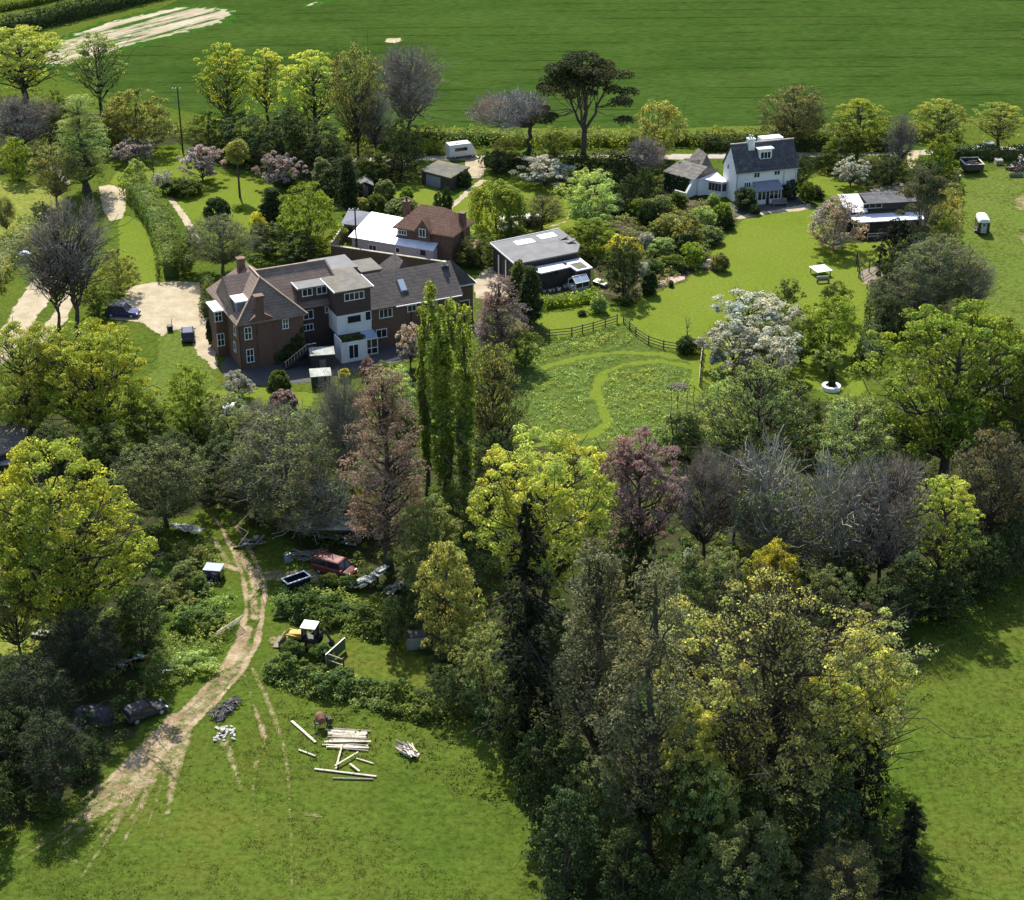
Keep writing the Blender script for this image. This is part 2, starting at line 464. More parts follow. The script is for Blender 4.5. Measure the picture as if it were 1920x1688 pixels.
LF['poplar'] = leaf('poplar_leaves', ((0.058, 0.075, 0.018), (0.102, 0.125, 0.030), (0.155, 0.180, 0.050)), 0.4)
LF['bramble'] = leaf('bramble_leaves', ((0.040, 0.062, 0.018), (0.076, 0.108, 0.034), (0.120, 0.155, 0.056)), 0.28)
LF['twig'] = leaf('brown_twigs', ((0.14, 0.118, 0.098), (0.20, 0.172, 0.145), (0.27, 0.24, 0.205)), 0.0)
LF['twig_purple'] = leaf('purple_brown_twigs', ((0.12, 0.10, 0.09), (0.17, 0.142, 0.128), (0.23, 0.20, 0.18)), 0.0)
LF['greyolive'] = leaf('half_open_olive_leaves', ((0.085, 0.084, 0.034), (0.142, 0.142, 0.060), (0.210, 0.210, 0.094)), 0.42)
LF['spray'] = leaf('pale_yellow_green_leaves', ((0.12, 0.120, 0.036), (0.19, 0.188, 0.060), (0.26, 0.255, 0.095)), 0.38)
LF['twig_grey'] = leaf('grey_green_twigs', ((0.13, 0.12, 0.085), (0.20, 0.185, 0.135), (0.30, 0.28, 0.22)), 0.0)
LF['brown'] = leaf('brown_budding_leaves', ((0.055, 0.047, 0.026), (0.095, 0.082, 0.046), (0.145, 0.13, 0.078)), 0.25)
LF['grass'] = leaf('grass_tufts', ((0.068, 0.094, 0.014), (0.098, 0.118, 0.020), (0.130, 0.144, 0.030)), 0.3)
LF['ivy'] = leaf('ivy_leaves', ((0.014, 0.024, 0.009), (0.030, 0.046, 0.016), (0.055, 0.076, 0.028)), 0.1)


# ---------------------------------------------------------------- mesh helpers
class MB:
    """collects faces and links them as ONE mesh object"""
    def __init__(s):
        s.v, s.f = [], []

    def add(s, verts, faces):
        k = len(s.v)
        s.v += [tuple(p) for p in verts]
        s.f += [tuple(i + k for i in f) for f in faces]
        return s

    def box(s, x0, x1, y0, y1, z0, z1):
        v = [(x, y, z) for z in (z0, z1) for y in (y0, y1) for x in (x0, x1)]
        return s.add(v, [(0, 2, 3, 1), (4, 5, 7, 6), (0, 1, 5, 4), (2, 6, 7, 3), (0, 4, 6, 2), (1, 3, 7, 5)])

    def obox(s, c, sx, sy, sz, rz=0.0, ry=0.0, rx=0.0):
        """box centred on c, turned about x, then y, then z"""
        from mathutils import Euler
        e = Euler((rx, ry, rz), 'XYZ').to_matrix()
        v = []
        for z in (-.5, .5):
            for y in (-.5, .5):
                for x in (-.5, .5):
                    p = e @ Vector((x * sx, y * sy, z * sz))
                    v.append((c[0] + p.x, c[1] + p.y, c[2] + p.z))
        return s.add(v, [(0, 2, 3, 1), (4, 5, 7, 6), (0, 1, 5, 4), (2, 6, 7, 3), (0, 4, 6, 2), (1, 3, 7, 5)])

    def bar(s, a, b, w, h=None):
        """square bar from a to b"""
        a, b = Vector(a), Vector(b)
        d = (b - a).normalized()
        up = Vector((0, 0, 1)) if abs(d.z) < .95 else Vector((0, 1, 0))
        r = d.cross(up).normalized() * (w / 2)
        u = r.cross(d).normalized() * ((h or w) / 2)
        v = [a - r - u, a + r - u, a + r + u, a - r + u, b - r - u, b + r - u, b + r + u, b - r + u]
        return s.add(v, [(3, 2, 1, 0), (4, 5, 6, 7), (0, 1, 5, 4), (1, 2, 6, 5), (2, 3, 7, 6), (3, 0, 4, 7)])

    def prism(s, pts, z0, z1):
        """upright prism over a polygon; z1 may be a list of heights"""
        n = len(pts)
        zt = z1 if isinstance(z1, (list, tuple)) else [z1] * n
        zb = z0 if isinstance(z0, (list, tuple)) else [z0] * n
        area = sum(pts[i][0] * pts[(i + 1) % n][1] - pts[(i + 1) % n][0] * pts[i][1] for i in range(n))
        if area < 0:
            pts = pts[::-1]
            zt, zb = zt[::-1], zb[::-1]
        v = [(p[0], p[1], z) for p, z in zip(pts, zb)] + [(p[0], p[1], z) for p, z in zip(pts, zt)]
        f = [tuple(range(n - 1, -1, -1)), tuple(range(n, 2 * n))]
        f += [(i, (i + 1) % n, n + (i + 1) % n, n + i) for i in range(n)]
        return s.add(v, f)

    def loft(s, rings, cap=True):
        """rings of equal length joined one to the next"""
        n = len(rings[0])
        v = [p for r in rings for p in r]
        f = []
        for k in range(len(rings) - 1):
            for i in range(n):
                f.append((k * n + i, k * n + (i + 1) % n, (k + 1) * n + (i + 1) % n, (k + 1) * n + i))
        if cap:
            f += [tuple(range(n - 1, -1, -1)), tuple(range((len(rings) - 1) * n, len(rings) * n))]
        return s.add(v, f)

    def cyl(s, c, r, h, n=16, axis='z', r2=None):
        r2 = r if r2 is None else r2
        rings = []
        for k, rr in ((0, r), (1, r2)):
            ring = []
            for i in range(n):
                a = 2 * math.pi * i / n
                p, q = rr * math.cos(a), rr * math.sin(a)
                if axis == 'z':
                    ring.append((c[0] + p, c[1] + q, c[2] + k * h))
                elif axis == 'y':
                    ring.append((c[0] + q, c[1] + k * h, c[2] + p))
                else:
                    ring.append((c[0] + k * h, c[1] + p, c[2] + q))
            rings.append(ring)
        return s.loft(rings)

    def hip(s, x0, x1, y0, y1, ze, zr, xl, xr, yc=None, th=0.16, swap=False):
        """hipped roof (gabled where the ridge reaches the end); swap: ridge along y"""
        if swap:
            yc = (x0 + x1) / 2 if yc is None else yc
            v = [(x0, y0, ze), (x1, y0, ze), (x1, y1, ze), (x0, y1, ze), (yc, xl, zr), (yc, xr, zr)]
            f = [(0, 1, 4), (1, 2, 5, 4), (2, 3, 5), (3, 0, 4, 5)]
        else:
            yc = (y0 + y1) / 2 if yc is None else yc
            v = [(x0, y0, ze), (x1, y0, ze), (x1, y1, ze), (x0, y1, ze), (xl, yc, zr), (xr, yc, zr)]
            f = [(0, 1, 5, 4), (1, 2, 5), (2, 3, 4, 5), (3, 0, 4)]
        v += [(x0, y0, ze - th), (x1, y0, ze - th), (x1, y1, ze - th), (x0, y1, ze - th)]
        f += [(6, 7, 1, 0), (7, 8, 2, 1), (8, 9, 3, 2), (9, 6, 0, 3), (9, 8, 7, 6)]
        return s.add(v, f)

    def slab(s, quad, th=0.14):
        """sloping slab whose TOP is the given polygon (x, y, z)"""
        n = len(quad)
        area = sum(quad[i][0] * quad[(i + 1) % n][1] - quad[(i + 1) % n][0] * quad[i][1] for i in range(n))
        if area < 0:
            quad = quad[::-1]
        v = list(quad) + [(p[0], p[1], p[2] - th) for p in quad]
        f = [tuple(range(n)), tuple(range(2 * n - 1, n - 1, -1))]
        f += [((i + 1) % n, i, n + i, n + (i + 1) % n) for i in range(n)]
        return s.add(v, f)

    def build(s, name, material, parent=None, loc=None, bevel=0.0, smooth=False):
        me = bpy.data.meshes.new(name)
        me.from_pydata(s.v, [], s.f)
        me.validate()
        me.materials.append(material)
        if smooth:
            me.polygons.foreach_set('use_smooth', [True] * len(me.polygons))
        o = bpy.data.objects.new(name, me)
        COL.objects.link(o)
        if parent:
            o.parent = parent
        if loc:
            o.location = loc
        if bevel:
            m = o.modifiers.new("bevel", 'BEVEL')
            m.width, m.segments, m.limit_method = bevel, 2, 'ANGLE'
        return o


def tag(o, label=None, cat=None, group=None, kind=None):
    if label:
        o['label'] = label
    if cat:
        o['category'] = cat
    if group:
        o['group'] = group
    if kind:
        o['kind'] = kind
    return o


def thing(name, label, cat, loc=(0, 0, 0), rz=0.0, group=None):
    o = bpy.data.objects.new(name, None)
    o.empty_display_size = 0.5
    COL.objects.link(o)
    o.location = loc
    o.rotation_euler = (0, 0, rz)
    return tag(o, label, cat, group)


def copy_tree(o, parent=None):
    c = o.copy()
    COL.objects.link(c)
    c.parent = parent
    for ch in list(o.children):
        copy_tree(ch, c)
    return c


def np_mesh(name, V, F, material=None, smooth=False):
    """V (n,3); F (m,4) quads, as fast as foreach_set allows"""
    me = bpy.data.meshes.new(name)
    V = np.asarray(V, dtype=np.float32)
    F = np.asarray(F, dtype=np.int32)
    me.vertices.add(len(V))
    me.vertices.foreach_set('co', V.ravel())
    me.loops.add(F.size)
    me.loops.foreach_set('vertex_index', F.ravel())
    me.polygons.add(len(F))
    me.polygons.foreach_set('loop_start', np.arange(0, F.size, F.shape[1], dtype=np.int32))
    me.polygons.foreach_set('loop_total', np.full(len(F), F.shape[1], dtype=np.int32))
    if smooth:
        me.polygons.foreach_set('use_smooth', np.ones(len(F), dtype=bool))
    me.update(calc_edges=True)
    if material:
        me.materials.append(material)
    return me


def link(name, me, parent=None, material=None):
    o = bpy.data.objects.new(name, me)
    COL.objects.link(o)
    if parent:
        o.parent = parent
    if material:
        o.material_slots[0].link = 'OBJECT'
        o.material_slots[0].material = material
    return o


# ---------------------------------------------------------------- plants
def unit(a):
    return a / np.maximum(np.linalg.norm(a, axis=1, keepdims=True), 1e-9)


def cards(P, N, a, b, rng, T=None):
    """one leaf-shaped quad per point: P centre, N facing, half-length a, half-width b"""
    n = len(P)
    N = unit(N)
    if T is None:
        T = rng.normal(size=(n, 3))
    T = unit(T - N * (T * N).sum(1, keepdims=True))
    B = np.cross(N, T)
    a = np.broadcast_to(np.asarray(a, float).reshape(-1, 1), (n, 1))
    b = np.broadcast_to(np.asarray(b, float).reshape(-1, 1), (n, 1))
    V = np.empty((n, 4, 3))
    V[:, 0] = P + T * a
    V[:, 1] = P + B * b + N * b * .35
    V[:, 2] = P - T * a
    V[:, 3] = P - B * b + N * b * .35
    F = np.arange(4 * n).reshape(n, 4)
    return V.reshape(-1, 3), F


def merge(parts):
    V, F, k = [], [], 0
    for v, f in parts:
        V.append(v)
        F.append(f + k)
        k += len(v)
    return np.concatenate(V), np.concatenate(F)


def tube(pts, rad, n=5):
    pts = np.asarray(pts, float)
    m = len(pts)
    d = np.gradient(pts, axis=0)
    d = unit(d)
    ref = np.array([0.31, 0.87, 0.38])
    s = unit(np.cross(d, ref))
    t = np.cross(d, s)
    ang = np.linspace(0, 2 * np.pi, n, endpoint=False)
    rad = np.asarray(rad, float).reshape(-1, 1, 1)
    V = pts[:, None, :] + rad * (s[:, None, :] * np.cos(ang)[None, :, None] + t[:, None, :] * np.sin(ang)[None, :, None])
    F = []
    for k in range(m - 1):
        for i in range(n):
            F.append((k * n + i, k * n + (i + 1) % n, (k + 1) * n + (i + 1) % n, (k + 1) * n + i))
    return V.reshape(-1, 3), np.array(F)


def limb(a, b, r0, r1, rng, seg=6, sag=0.15, wob=0.06):
    a, b = np.asarray(a, float), np.asarray(b, float)
    L = np.linalg.norm(b - a)
    t = np.linspace(0, 1, seg + 1)[:, None]
    p = a + (b - a) * t
    p[:, 2] += (np.sin(t[:, 0] * np.pi) * -sag * L * .5) + (t[:, 0] ** 2 - t[:, 0]) * 0.0
    w = rng.normal(size=(seg + 1, 3)) * wob * L * np.sin(t * np.pi)
    p += w * .5
    r = r0 + (r1 - r0) * t[:, 0] ** .8
    return p, r


def env(shape, t):
    if shape == 'round':
        return np.sqrt(np.maximum(0, 1 - (2 * t - 1) ** 2)) * .97 + .03
    if shape == 'dome':
        return np.sqrt(np.maximum(0, 1 - np.maximum(0, (t - .25) / .75) ** 2)) * np.minimum(1, .62 + t * 1.5)
    if shape == 'cone':
        return np.maximum(.06, (1 - t) ** .75) * np.minimum(1, .75 + t * 2)
    if shape == 'column':
        return np.sin(np.pi * np.clip(t * .92 + .06, 0, 1)) ** .5
    if shape == 'tall':
        return np.minimum(1, np.maximum(.1, 1 - t) ** .45) * np.minimum(1, .6 + t * 1.2)
    return np.ones_like(t)


def clump_centres(rng, n, z0, z1, rx, shape, inner=.45, lump=.14):
    t = rng.random(n * 6)
    keep = rng.random(n * 6) < env(shape, t) ** 1.1
    t = t[keep][:n]
    a = rng.random(len(t)) * 2 * np.pi
    # uneven outline: slow wobble of the radius round the crown
    ph = rng.random(4) * 6.28
    wob = 1 + lump * (np.sin(2 * a + ph[0]) + .8 * np.sin(3 * a + ph[1] + 3 * t) + .6 * np.sin(5 * a + ph[2] - 4 * t))
    r = rx * env(shape, t) * wob * np.sqrt(inner ** 2 + (1 - inner ** 2) * rng.random(len(t)))
    return np.stack([r * np.cos(a), r * np.sin(a), z0 + (z1 - z0) * t], 1)


def leafy(rng, C, rc, per, size, flat=.65, up=.55, asp=.62):
    """leaf clumps round the centres C"""
    n = len(C)
    rcs = rc * (0.65 + .7 * rng.random(n))
    k = np.repeat(np.arange(n), per)
    d = unit(rng.normal(size=(len(k), 3)))
    d[:, 2] = np.where(d[:, 2] < -.35, -d[:, 2], d[:, 2])
    q = (.35 + .65 * np.sqrt(rng.random(len(k))))[:, None]
    P = C[k] + d * q * rcs[k][:, None] * np.array([1, 1, flat])
    N = d * .7 + np.array([0, 0, up]) + rng.normal(size=P.shape) * .55
    s = size * (.6 + .8 * rng.random(len(k)))
    return cards(P, N, s, s * asp, rng)


def skeleton(rng, C, H, zc, r0, nl, lean=(0, 0), fork=None, tip=.025, sub=0, stem_top=.72):
    """trunk and limbs reaching for nl of the clump centres; returns tubes"""
    parts = []
    top = np.array([lean[0], lean[1], H * stem_top])
    P, r = limb((0, 0, -.3), top, r0, r0 * .22, rng, 9, 0, .035)
    r[0] *= 1.45
    parts.append(tube(P, r, 7))
    idx = rng.permutation(len(C))[:nl]
    for i in idx:
        c = C[i]
        hd = math.hypot(c[0], c[1])
        zt = max(zc * .75, min(H * .68, c[2] - hd * (.55 + .5 * rng.random())))
        f = zt / (H * stem_top)
        f = min(.97, max(.12, f))
        k = f * (len(P) - 1)
        j = int(k)
        a = P[j] + (P[min(j + 1, len(P) - 1)] - P[j]) * (k - j)
        rr = max(tip * 1.6, r0 * (.20 + .22 * (1 - f)))
        p, q = limb(a, c, rr, tip, rng, 6, .12 * rng.random(), .09)
        parts.append(tube(p, q, 5))
        for _ in range(sub):
            j = rng.integers(2, 6)
            e = c + rng.normal(size=3) * np.array([1, 1, .7]) * np.linalg.norm(c - a) * .28
            p2, q2 = limb(p[j], e, q[j] * .7, tip * .7, rng, 4, .05, .1)
            parts.append(tube(p2, q2, 4))
    return parts


def twigs(rng, C, per, L, w, spread=.8, up=.5):
    """sprays of fine twigs out of the clump centres"""
    k = np.repeat(np.arange(len(C)), per)
    out = unit(C * np.array([1, 1, .25]))
    D = unit(out[k] * .55 + np.array([0, 0, up]) + rng.normal(size=(len(k), 3)) * spread)
    ln = L * (.4 + .9 * rng.random(len(k)))
    P = C[k] + rng.normal(size=(len(k), 3)) * L * .33 + D * ln[:, None] * .5
    N = rng.normal(size=(len(k), 3))
    return cards(P, np.cross(D, N), ln * .5, w * (.6 + .8 * rng.random(len(k))), rng, T=D)


IVY = []
PROTO = {}                                             # kind -> list of (H, W, trunk mesh, crown mesh)


def proto(kind, H, W, trunk_parts, crown_parts):
    tm = np_mesh('trunk', *merge(trunk_parts), material=M['bark'], smooth=True) if trunk_parts else None
    cm = None
    if crown_parts:
        V, F = merge(crown_parts)
        if kind != 'flatbare':
            W = 2 * np.percentile(np.hypot(V[:, 0], V[:, 1]), 96)
        H = np.percentile(V[:, 2], 99.7)
        cm = np_mesh('crown', V, F, material=LF['mid'])
    PROTO.setdefault(kind, []).append((H, W, tm, cm))


def make_protos():
    for s in (1, 2, 3):                                # high-headed lime: open underneath, dense top
        g = np.random.default_rng(s)
        C = clump_centres(g, 230, 5.6, 13.4, 4.7, 'dome', .4, .15)
        Ctop = C[np.argsort(C[:, 2])]
        cr = [leafy(g, Ctop[80:], .55, 80, .105, .5, 1.1), leafy(g, Ctop[:80], .5, 30, .12, .7, .5)]
        cr.append(leafy(g, clump_centres(g, 40, 2.0, 6.5, 3.4, 'round', .2), .5, 26, .12))
        proto('lime', 14, 10.4, skeleton(g, C, 14, 4.5, .42, 46, sub=2, tip=.04), cr)
    for s in (11, 12, 13):                             # broad oak: leafy pads on spreading limbs
        g = np.random.default_rng(s)
        C = clump_centres(g, 340, 3.0, 16.9, 7.8, 'round', .50, .20)
        cr = [leafy(g, C, .88, 105, .135, .5, 1.15), leafy(g, clump_centres(g, 60, 3, 13, 5, 'round', .1), .9, 30, .17)]
        proto('oak', 18, 17, skeleton(g, C, 18, 4.0, .62, 64, sub=2, tip=.06), cr)
    for s in (21, 22, 23, 24, 25):                     # shrubby tree, leafy to the ground
        g = np.random.default_rng(s)
        C = clump_centres(g, 210, .5, 7.4, 3.7, 'dome' if s % 2 else 'round', .45, .24)
        cr = [leafy(g, C, .55, 52, .118, .6, .95)]
        proto('bushtree', 8, 8, skeleton(g, C, 8, 1.0, .2, 26, sub=1, tip=.03), cr)
    for s in (31, 32, 33):                             # coming into leaf: branches show through a thin haze of leaves
        g = np.random.default_rng(s)
        C = clump_centres(g, 260, 2.6, 12.6, 5.3, 'round', .4, .2)
        cr = [leafy(g, C, .7, 46, .115, .7, .85)]
        proto('bud', 13, 11, skeleton(g, C, 13, 3.0, .34, 60, sub=4, tip=.035) + [twigs(g, C, 22, 1.0, .02)], cr)
    for s in (36,):                                    # very large half-leafed tree
        g = np.random.default_rng(s)
        C = clump_centres(g, 560, 4.0, 21.0, 8.6, 'round', .35, .34)
        cr = [leafy(g, C, .95, 30, .135, .6, .8), leafy(g, C[np.hypot(C[:, 0], C[:, 1]) > 6.2], .75, 55, .14, .5, .9)]
        proto('bigbud', 22, 18, skeleton(g, C, 22, 4.0, .55, 120, sub=5, tip=.05) + [twigs(g, C, 30, 1.2, .026)], cr)
    for s in (41, 42, 43):                             # bare tree: fine twig haze on open limbs
        g = np.random.default_rng(s)
        C = clump_centres(g, 210, 4.0 if s < 43 else 6.8, 14.3, 5.8, 'round' if s < 43 else 'dome', .30, .22)
        cr = [twigs(g, C, 40 if s < 43 else 22, 1.2, .020, .8, .6)]
        proto('bare', 15, 12, skeleton(g, C, 15, 4.0, .40, 90, sub=5, tip=.04, stem_top=.6), cr)
    for s in (46, 47):                                 # lichen-grey crooked limbs in ivy
        g = np.random.default_rng(s)
        C = clump_centres(g, 190, 1.2, 11.4, 5.3, 'round', .3, .24)
        lo = C[C[:, 2] < 8.5]
        cr = [twigs(g, C, 15, 1.0, .030, 1.0, .3)]
        proto('lichen', 12, 11, skeleton(g, C, 12, 2.0, .34, 80, sub=6, tip=.075, stem_top=.55), cr)
        v, f = leafy(g, lo, .7, 24, .115, .8, .6)
        IVY.append(np_mesh('ivy', v, f, material=LF['greygreen']))
    for s in (51, 52):                                 # feathery redwood
        g = np.random.default_rng(s)
        C = clump_centres(g, 330, 3.0, 17.7, 3.6, 'tall', .45, .2)
        cr = [leafy(g, C, .62, 46, .125, .6, .9, .35)]
        proto('redwood', 18, 7, skeleton(g, C, 18, 3.0, .42, 60, sub=1, tip=.035, stem_top=.93), cr)
    for s in (61, 62):                                 # upright poplar
        g = np.random.default_rng(s)
        P = []
        for k in range(7):
            a, d = g.random() * 6.28, 1.15 * math.sqrt(g.random())
            h = 21.5 * (.62 + .38 * g.random()) if k else 21.6
            b = np.array([d * math.cos(a), d * math.sin(a)])
            t = g.random(48)
            rr = .72 * np.sin(np.pi * np.clip(t * .9 + .08, 0, 1)) ** .6 * np.sqrt(g.random(48))
            aa = g.random(48) * 6.28
            P.append(np.stack([b[0] * (.45 + .55 * t) + rr * np.cos(aa), b[1] * (.45 + .55 * t) + rr * np.sin(aa), 3.0 + (h - 3.0) * t], 1))
        C = np.concatenate(P)
        v, f = leafy(g, C, .42, 42, .13, 1.6, .5)
        proto('poplar', 22, 4.6, skeleton(g, C, 22, 1.5, .40, 30, tip=.03, stem_top=.9), [(v, f)])
    for s in (71, 72, 73):                             # tall conifer: drooping whorls
        g = np.random.default_rng(s)
        tp, cp = [], []
        P, r = limb((0, 0, -.3), (0, 0, 21.8), .42, .03, g, 10, 0, .012)
        tp.append(tube(P, r, 7))
        for z in np.arange(2.5, 21.4, .62):
            t = (z - 2.5) / 19.5
            L0 = 3.7 * (1 - t) ** .7 * (.78 + .3 * math.sin(z * 1.3 + s) + .16 * math.sin(z * 3.1)) + .35
            for k in range(6):
                a = g.random() * 6.28
                L = L0 * (.45 + .55 * g.random()) * (1 + .4 * math.sin(a * 2 + z * .5 + s))
                dr = np.array([math.cos(a), math.sin(a), -.28 - .25 * g.random()])
                s0 = np.array([0, 0, z + .4 * g.random()])
                if k < 2:
                    p, q = limb(s0, s0 + dr * L, .06, .015, g, 3, .1, .05)
                    tp.append(tube(p, q, 4))
                m = int(14 + L * 15)
                u = np.sqrt(g.random(m))[:, None]
                side = np.array([-math.sin(a), math.cos(a), 0])
                Pp = s0 + dr * L * u + side * (g.normal(size=(m, 1)) * .24 * L * (1.15 - u)) + np.array([0, 0, 1]) * g.normal(size=(m, 1)) * .16
                Pp[:, 2] -= (u[:, 0] ** 2) * .35 * L * .5
                T = dr * .8 + side * g.normal(size=(m, 1)) * .7 + np.array([0, 0, -.45])
                cp.append(cards(Pp, np.array([0, 0, 1.]) + dr * .35 + g.normal(size=(m, 3)) * .5, .15 + .13 * g.random(m), .055 + .035 * g.random(m), g, T=T))
        proto('conifer', 22, 7.4, tp, cp)
    g = np.random.default_rng(81)                      # flat-headed pine on forked stems
    tips = []
    tp = []
    f0 = np.array([.2, 0, 5.0])
    p, q = limb((0, 0, -.3), f0, .52, .40, g, 6, 0, .03)
    q[0] *= 1.4
    tp.append(tube(p, q, 8))
    stems = [(-3.0, .4, 13.0), (.7, -.8, 13.8), (3.6, .3, 12.6), (.2, 2.6, 13.2), (-.8, -2.4, 12.2)]
    for e in stems:
        p, q = limb(f0, e, .27, .12, g, 7, .10, .04)
        tp.append(tube(p, q, 6))
        for k in range(11):
            a, d = g.random() * 6.28, 4.0 * math.sqrt(g.random())
            c = np.array([e[0] * 1.05 + d * math.cos(a), e[1] + d * math.sin(a), 0])
            hd = math.hypot(c[0], c[1]) / 7.6
            c[2] = 16.3 * math.sqrt(max(.05, 1 - .50 * hd * hd)) - g.random() * 3.6
            if c[2] < 9.5 + g.random():
                c[2] = 9.5 + 2 * g.random()
            p2, q2 = limb(p[g.integers(3, 8)], c, .08, .03, g, 5, .1, .08)
            tp.append(tube(p2, q2, 4))
            tips.append(c)
    for k in range(9):                                 # a few low side boughs
        a = g.random() * 6.28
        c = np.array([6.4 * math.cos(a), 6.4 * math.sin(a), 7.2 + 2.4 * g.random()])
        p2, q2 = limb((c[0] * .3, c[1] * .3, 8.5), c, .08, .03, g, 5, .1, .08)
        tp.append(tube(p2, q2, 4))
        tips.append(c)
    proto('pine', 17.2, 15.5, tp, [leafy(g, np.array(tips), 1.7, 420, .20, .42, .5, .45)])
    for s in (91,):                                    # weeping willow
        g = np.random.default_rng(s)
        C = clump_centres(g, 90, 4.0, 7.0, 3.4, 'dome', .5, .12)
        cp = [leafy(g, C, .6, 45, .15, .6, .7)]
        for c in np.concatenate([C, clump_centres(g, 110, 3.6, 6.2, 3.9, 'dome', .75, .1)]):
            L = min(c[2] - .4, 1.2 + 3.0 * g.random())
            m = int(22 * L)
            u = g.random((m, 1))
            o = unit(np.array([[c[0], c[1], 0]]))[0]
            Pp = c + np.array([0, 0, -1]) * u * L + o * np.sqrt(u) * .55 + g.normal(size=(m, 3)) * .12
            cp.append(cards(Pp, o + g.normal(size=(m, 3)) * .6, .15, .06, g, T=np.array([[0, 0, -1.]]) + g.normal(size=(m, 3)) * .25))
        proto('willow', 7.3, 8.6, skeleton(g, C, 7, 1.8, .24, 22, tip=.04, stem_top=.6), cp)
    for s in (95, 96, 97):                             # blossom: low spreading crown, gaps
        g = np.random.default_rng(s)
        C = clump_centres(g, 85, 1.3, 5.7, 3.3, 'dome', .45, .2)
        cp = [leafy(g, C, .50, 62, .125, .8, .4, .8)]
        proto('blossom', 6, 7, skeleton(g, C, 6, 1.1, .2, 30, sub=2, tip=.03, stem_top=.5) + [twigs(g, C, 8, .7, .02)], cp)
    for s in (101, 102):                               # dense column
        g = np.random.default_rng(s)
        C = clump_centres(g, 130, .3, 5.8, 1.15, 'tall', .6, .08)
        proto('cypress', 6, 2.5, [tube([(0, 0, -.2), (0, 0, 2), (0, 0, 5)], [.12, .1, .03], 6)], [leafy(g, C, .33, 80, .11, 1.2, .5, .5)])
    for s in (111, 112, 113, 114):                     # garden shrub
        g = np.random.default_rng(s)
        C = clump_centres(g, 70, .15, 2.5, 1.4, 'dome', .5, .16)
        st = [tube(*limb((0, 0, -.1), c, .05, .02, g, 4, .05, .08), 4) for c in C[:9]]
        proto('shrub', 2.9, 3.2, st, [leafy(g, C, .42, 80, .105, .75, .6)])
    for s in (121, 122):                               # clipped dome
        g = np.random.default_rng(s)
        C = clump_centres(g, 150, .1, 2.0, 1.2, 'dome', .8, .03)
        st = [tube(*limb((0, 0, -.1), c, .05, .02, g, 4, .05, .08), 4) for c in C[:7]]
        proto('clipped', 2.15, 2.6, st, [leafy(g, C, .26, 70, .075, .8, .6)])
    g = np.random.default_rng(131)                     # tuft of strap leaves on a bare stem
    C = clump_centres(g, 60, 4.6, 7.9, 1.6, 'round', .3, .1)
    cp = [leafy(g, C, .55, 80, .2, .9, .2, .25)]
    proto('tufted', 8, 3.6, [tube([(0, 0, -.2), (.05, 0, 2.5), (0, 0, 5), (0, 0, 6.4)], [.2, .15, .15, .1], 7)], cp)
    g = np.random.default_rng(141)                     # dead snag
    C = np.array([(-.6, .2, 3.4), (.5, .1, 4.2), (.9, -.2, 3.0), (-.2, -.3, 4.6)])
    proto('snag', 4.8, 2.2, skeleton(g, C, 4.5, 1.4, .2, 4, tip=.03, stem_top=.75, sub=2), [twigs(g, C, 8, .7, .02)])
    g = np.random.default_rng(151)                     # wind-swept flat bare tree
    C = clump_centres(g, 150, 5.6, 9.0, 4.6, 'dome', .3, .14) + np.array([-2.2, 0, 0])
    tp = []
    p, q = limb((0, 0, -.3), (.3, 0, 5.0), .36, .22, g, 7, 0, .05)
    tp.append(tube(p, q, 7))
    for c in C[:44]:
        p2, q2 = limb((.3, 0, 4.9), c, .12, .035, g, 6, .05, .09)
        tp.append(tube(p2, q2, 5))
        for _ in range(3):
            e = c + g.normal(size=3) * .9
            p3, q3 = limb(p2[3], e, .05, .02, g, 4, .05, .1)
            tp.append(tube(p3, q3, 4))
    proto('flatbare', 9.4, 9.6, tp, [twigs(g, C, 52, .95, .02, .7, .8)])
    g = np.random.default_rng(161)                     # leggy stems in ivy
    C = clump_centres(g, 60, .3, 4.6, 1.7, 'dome', .5, .15)
    tp = [tube(*limb((x, y, -.2), (x * 1.6, y * 1.3, 6.0 + g.random()), .09, .02, g, 6, 0, .03), 5) for x, y in ((-.7, 0), (-.3, .3), (.1, -.2), (.5, .1))]
    proto('leggy', 6.8, 3.8, tp, [leafy(g, C, .5, 85, .13, .9, .5), twigs(g, np.array([(-1, 0, 5.), (-.4, .3, 5.6), (.2, -.2, 5.5), (.8, .1, 5.2)]), 40, .9, .02)])


make_protos()
TREE_RNG = random.Random(7)


def plant(kind, lf, px, py, top, wpx, label, name=None, cat='tree', bark='bark', group=None, rot=None, var=None, xs=0):
    """a tree whose foot stands at photo pixel (px, py), whose top shows at row 'top' and whose crown is wpx wide"""
    X, Y, _ = at(px, py)
    H = max(.4, z_at(Y, top))
    W = wpx / ppm(Y, H * .6)
    L = PROTO[kind]
    h0, w0, tm, cm = L[(TREE_RNG.randrange(len(L)) if var is None else var) % len(L)]
    o = thing(name or NAMES.get(kind, 'tree'), label, cat, (X + xs, Y, 0), TREE_RNG.random() * 6.28 if rot is None else rot, group)
    o.scale = (W / w0, W / w0, H / h0)
    if tm:
        link('trunk' if cat == 'tree' else 'stems', tm, o, M[bark])
    if kind == 'lichen':
        link('ivy', IVY[(var or 0) % 2], o)
    if cm:
        link('crown' if cat == 'tree' else 'foliage', cm, o, LF[lf])
    return o


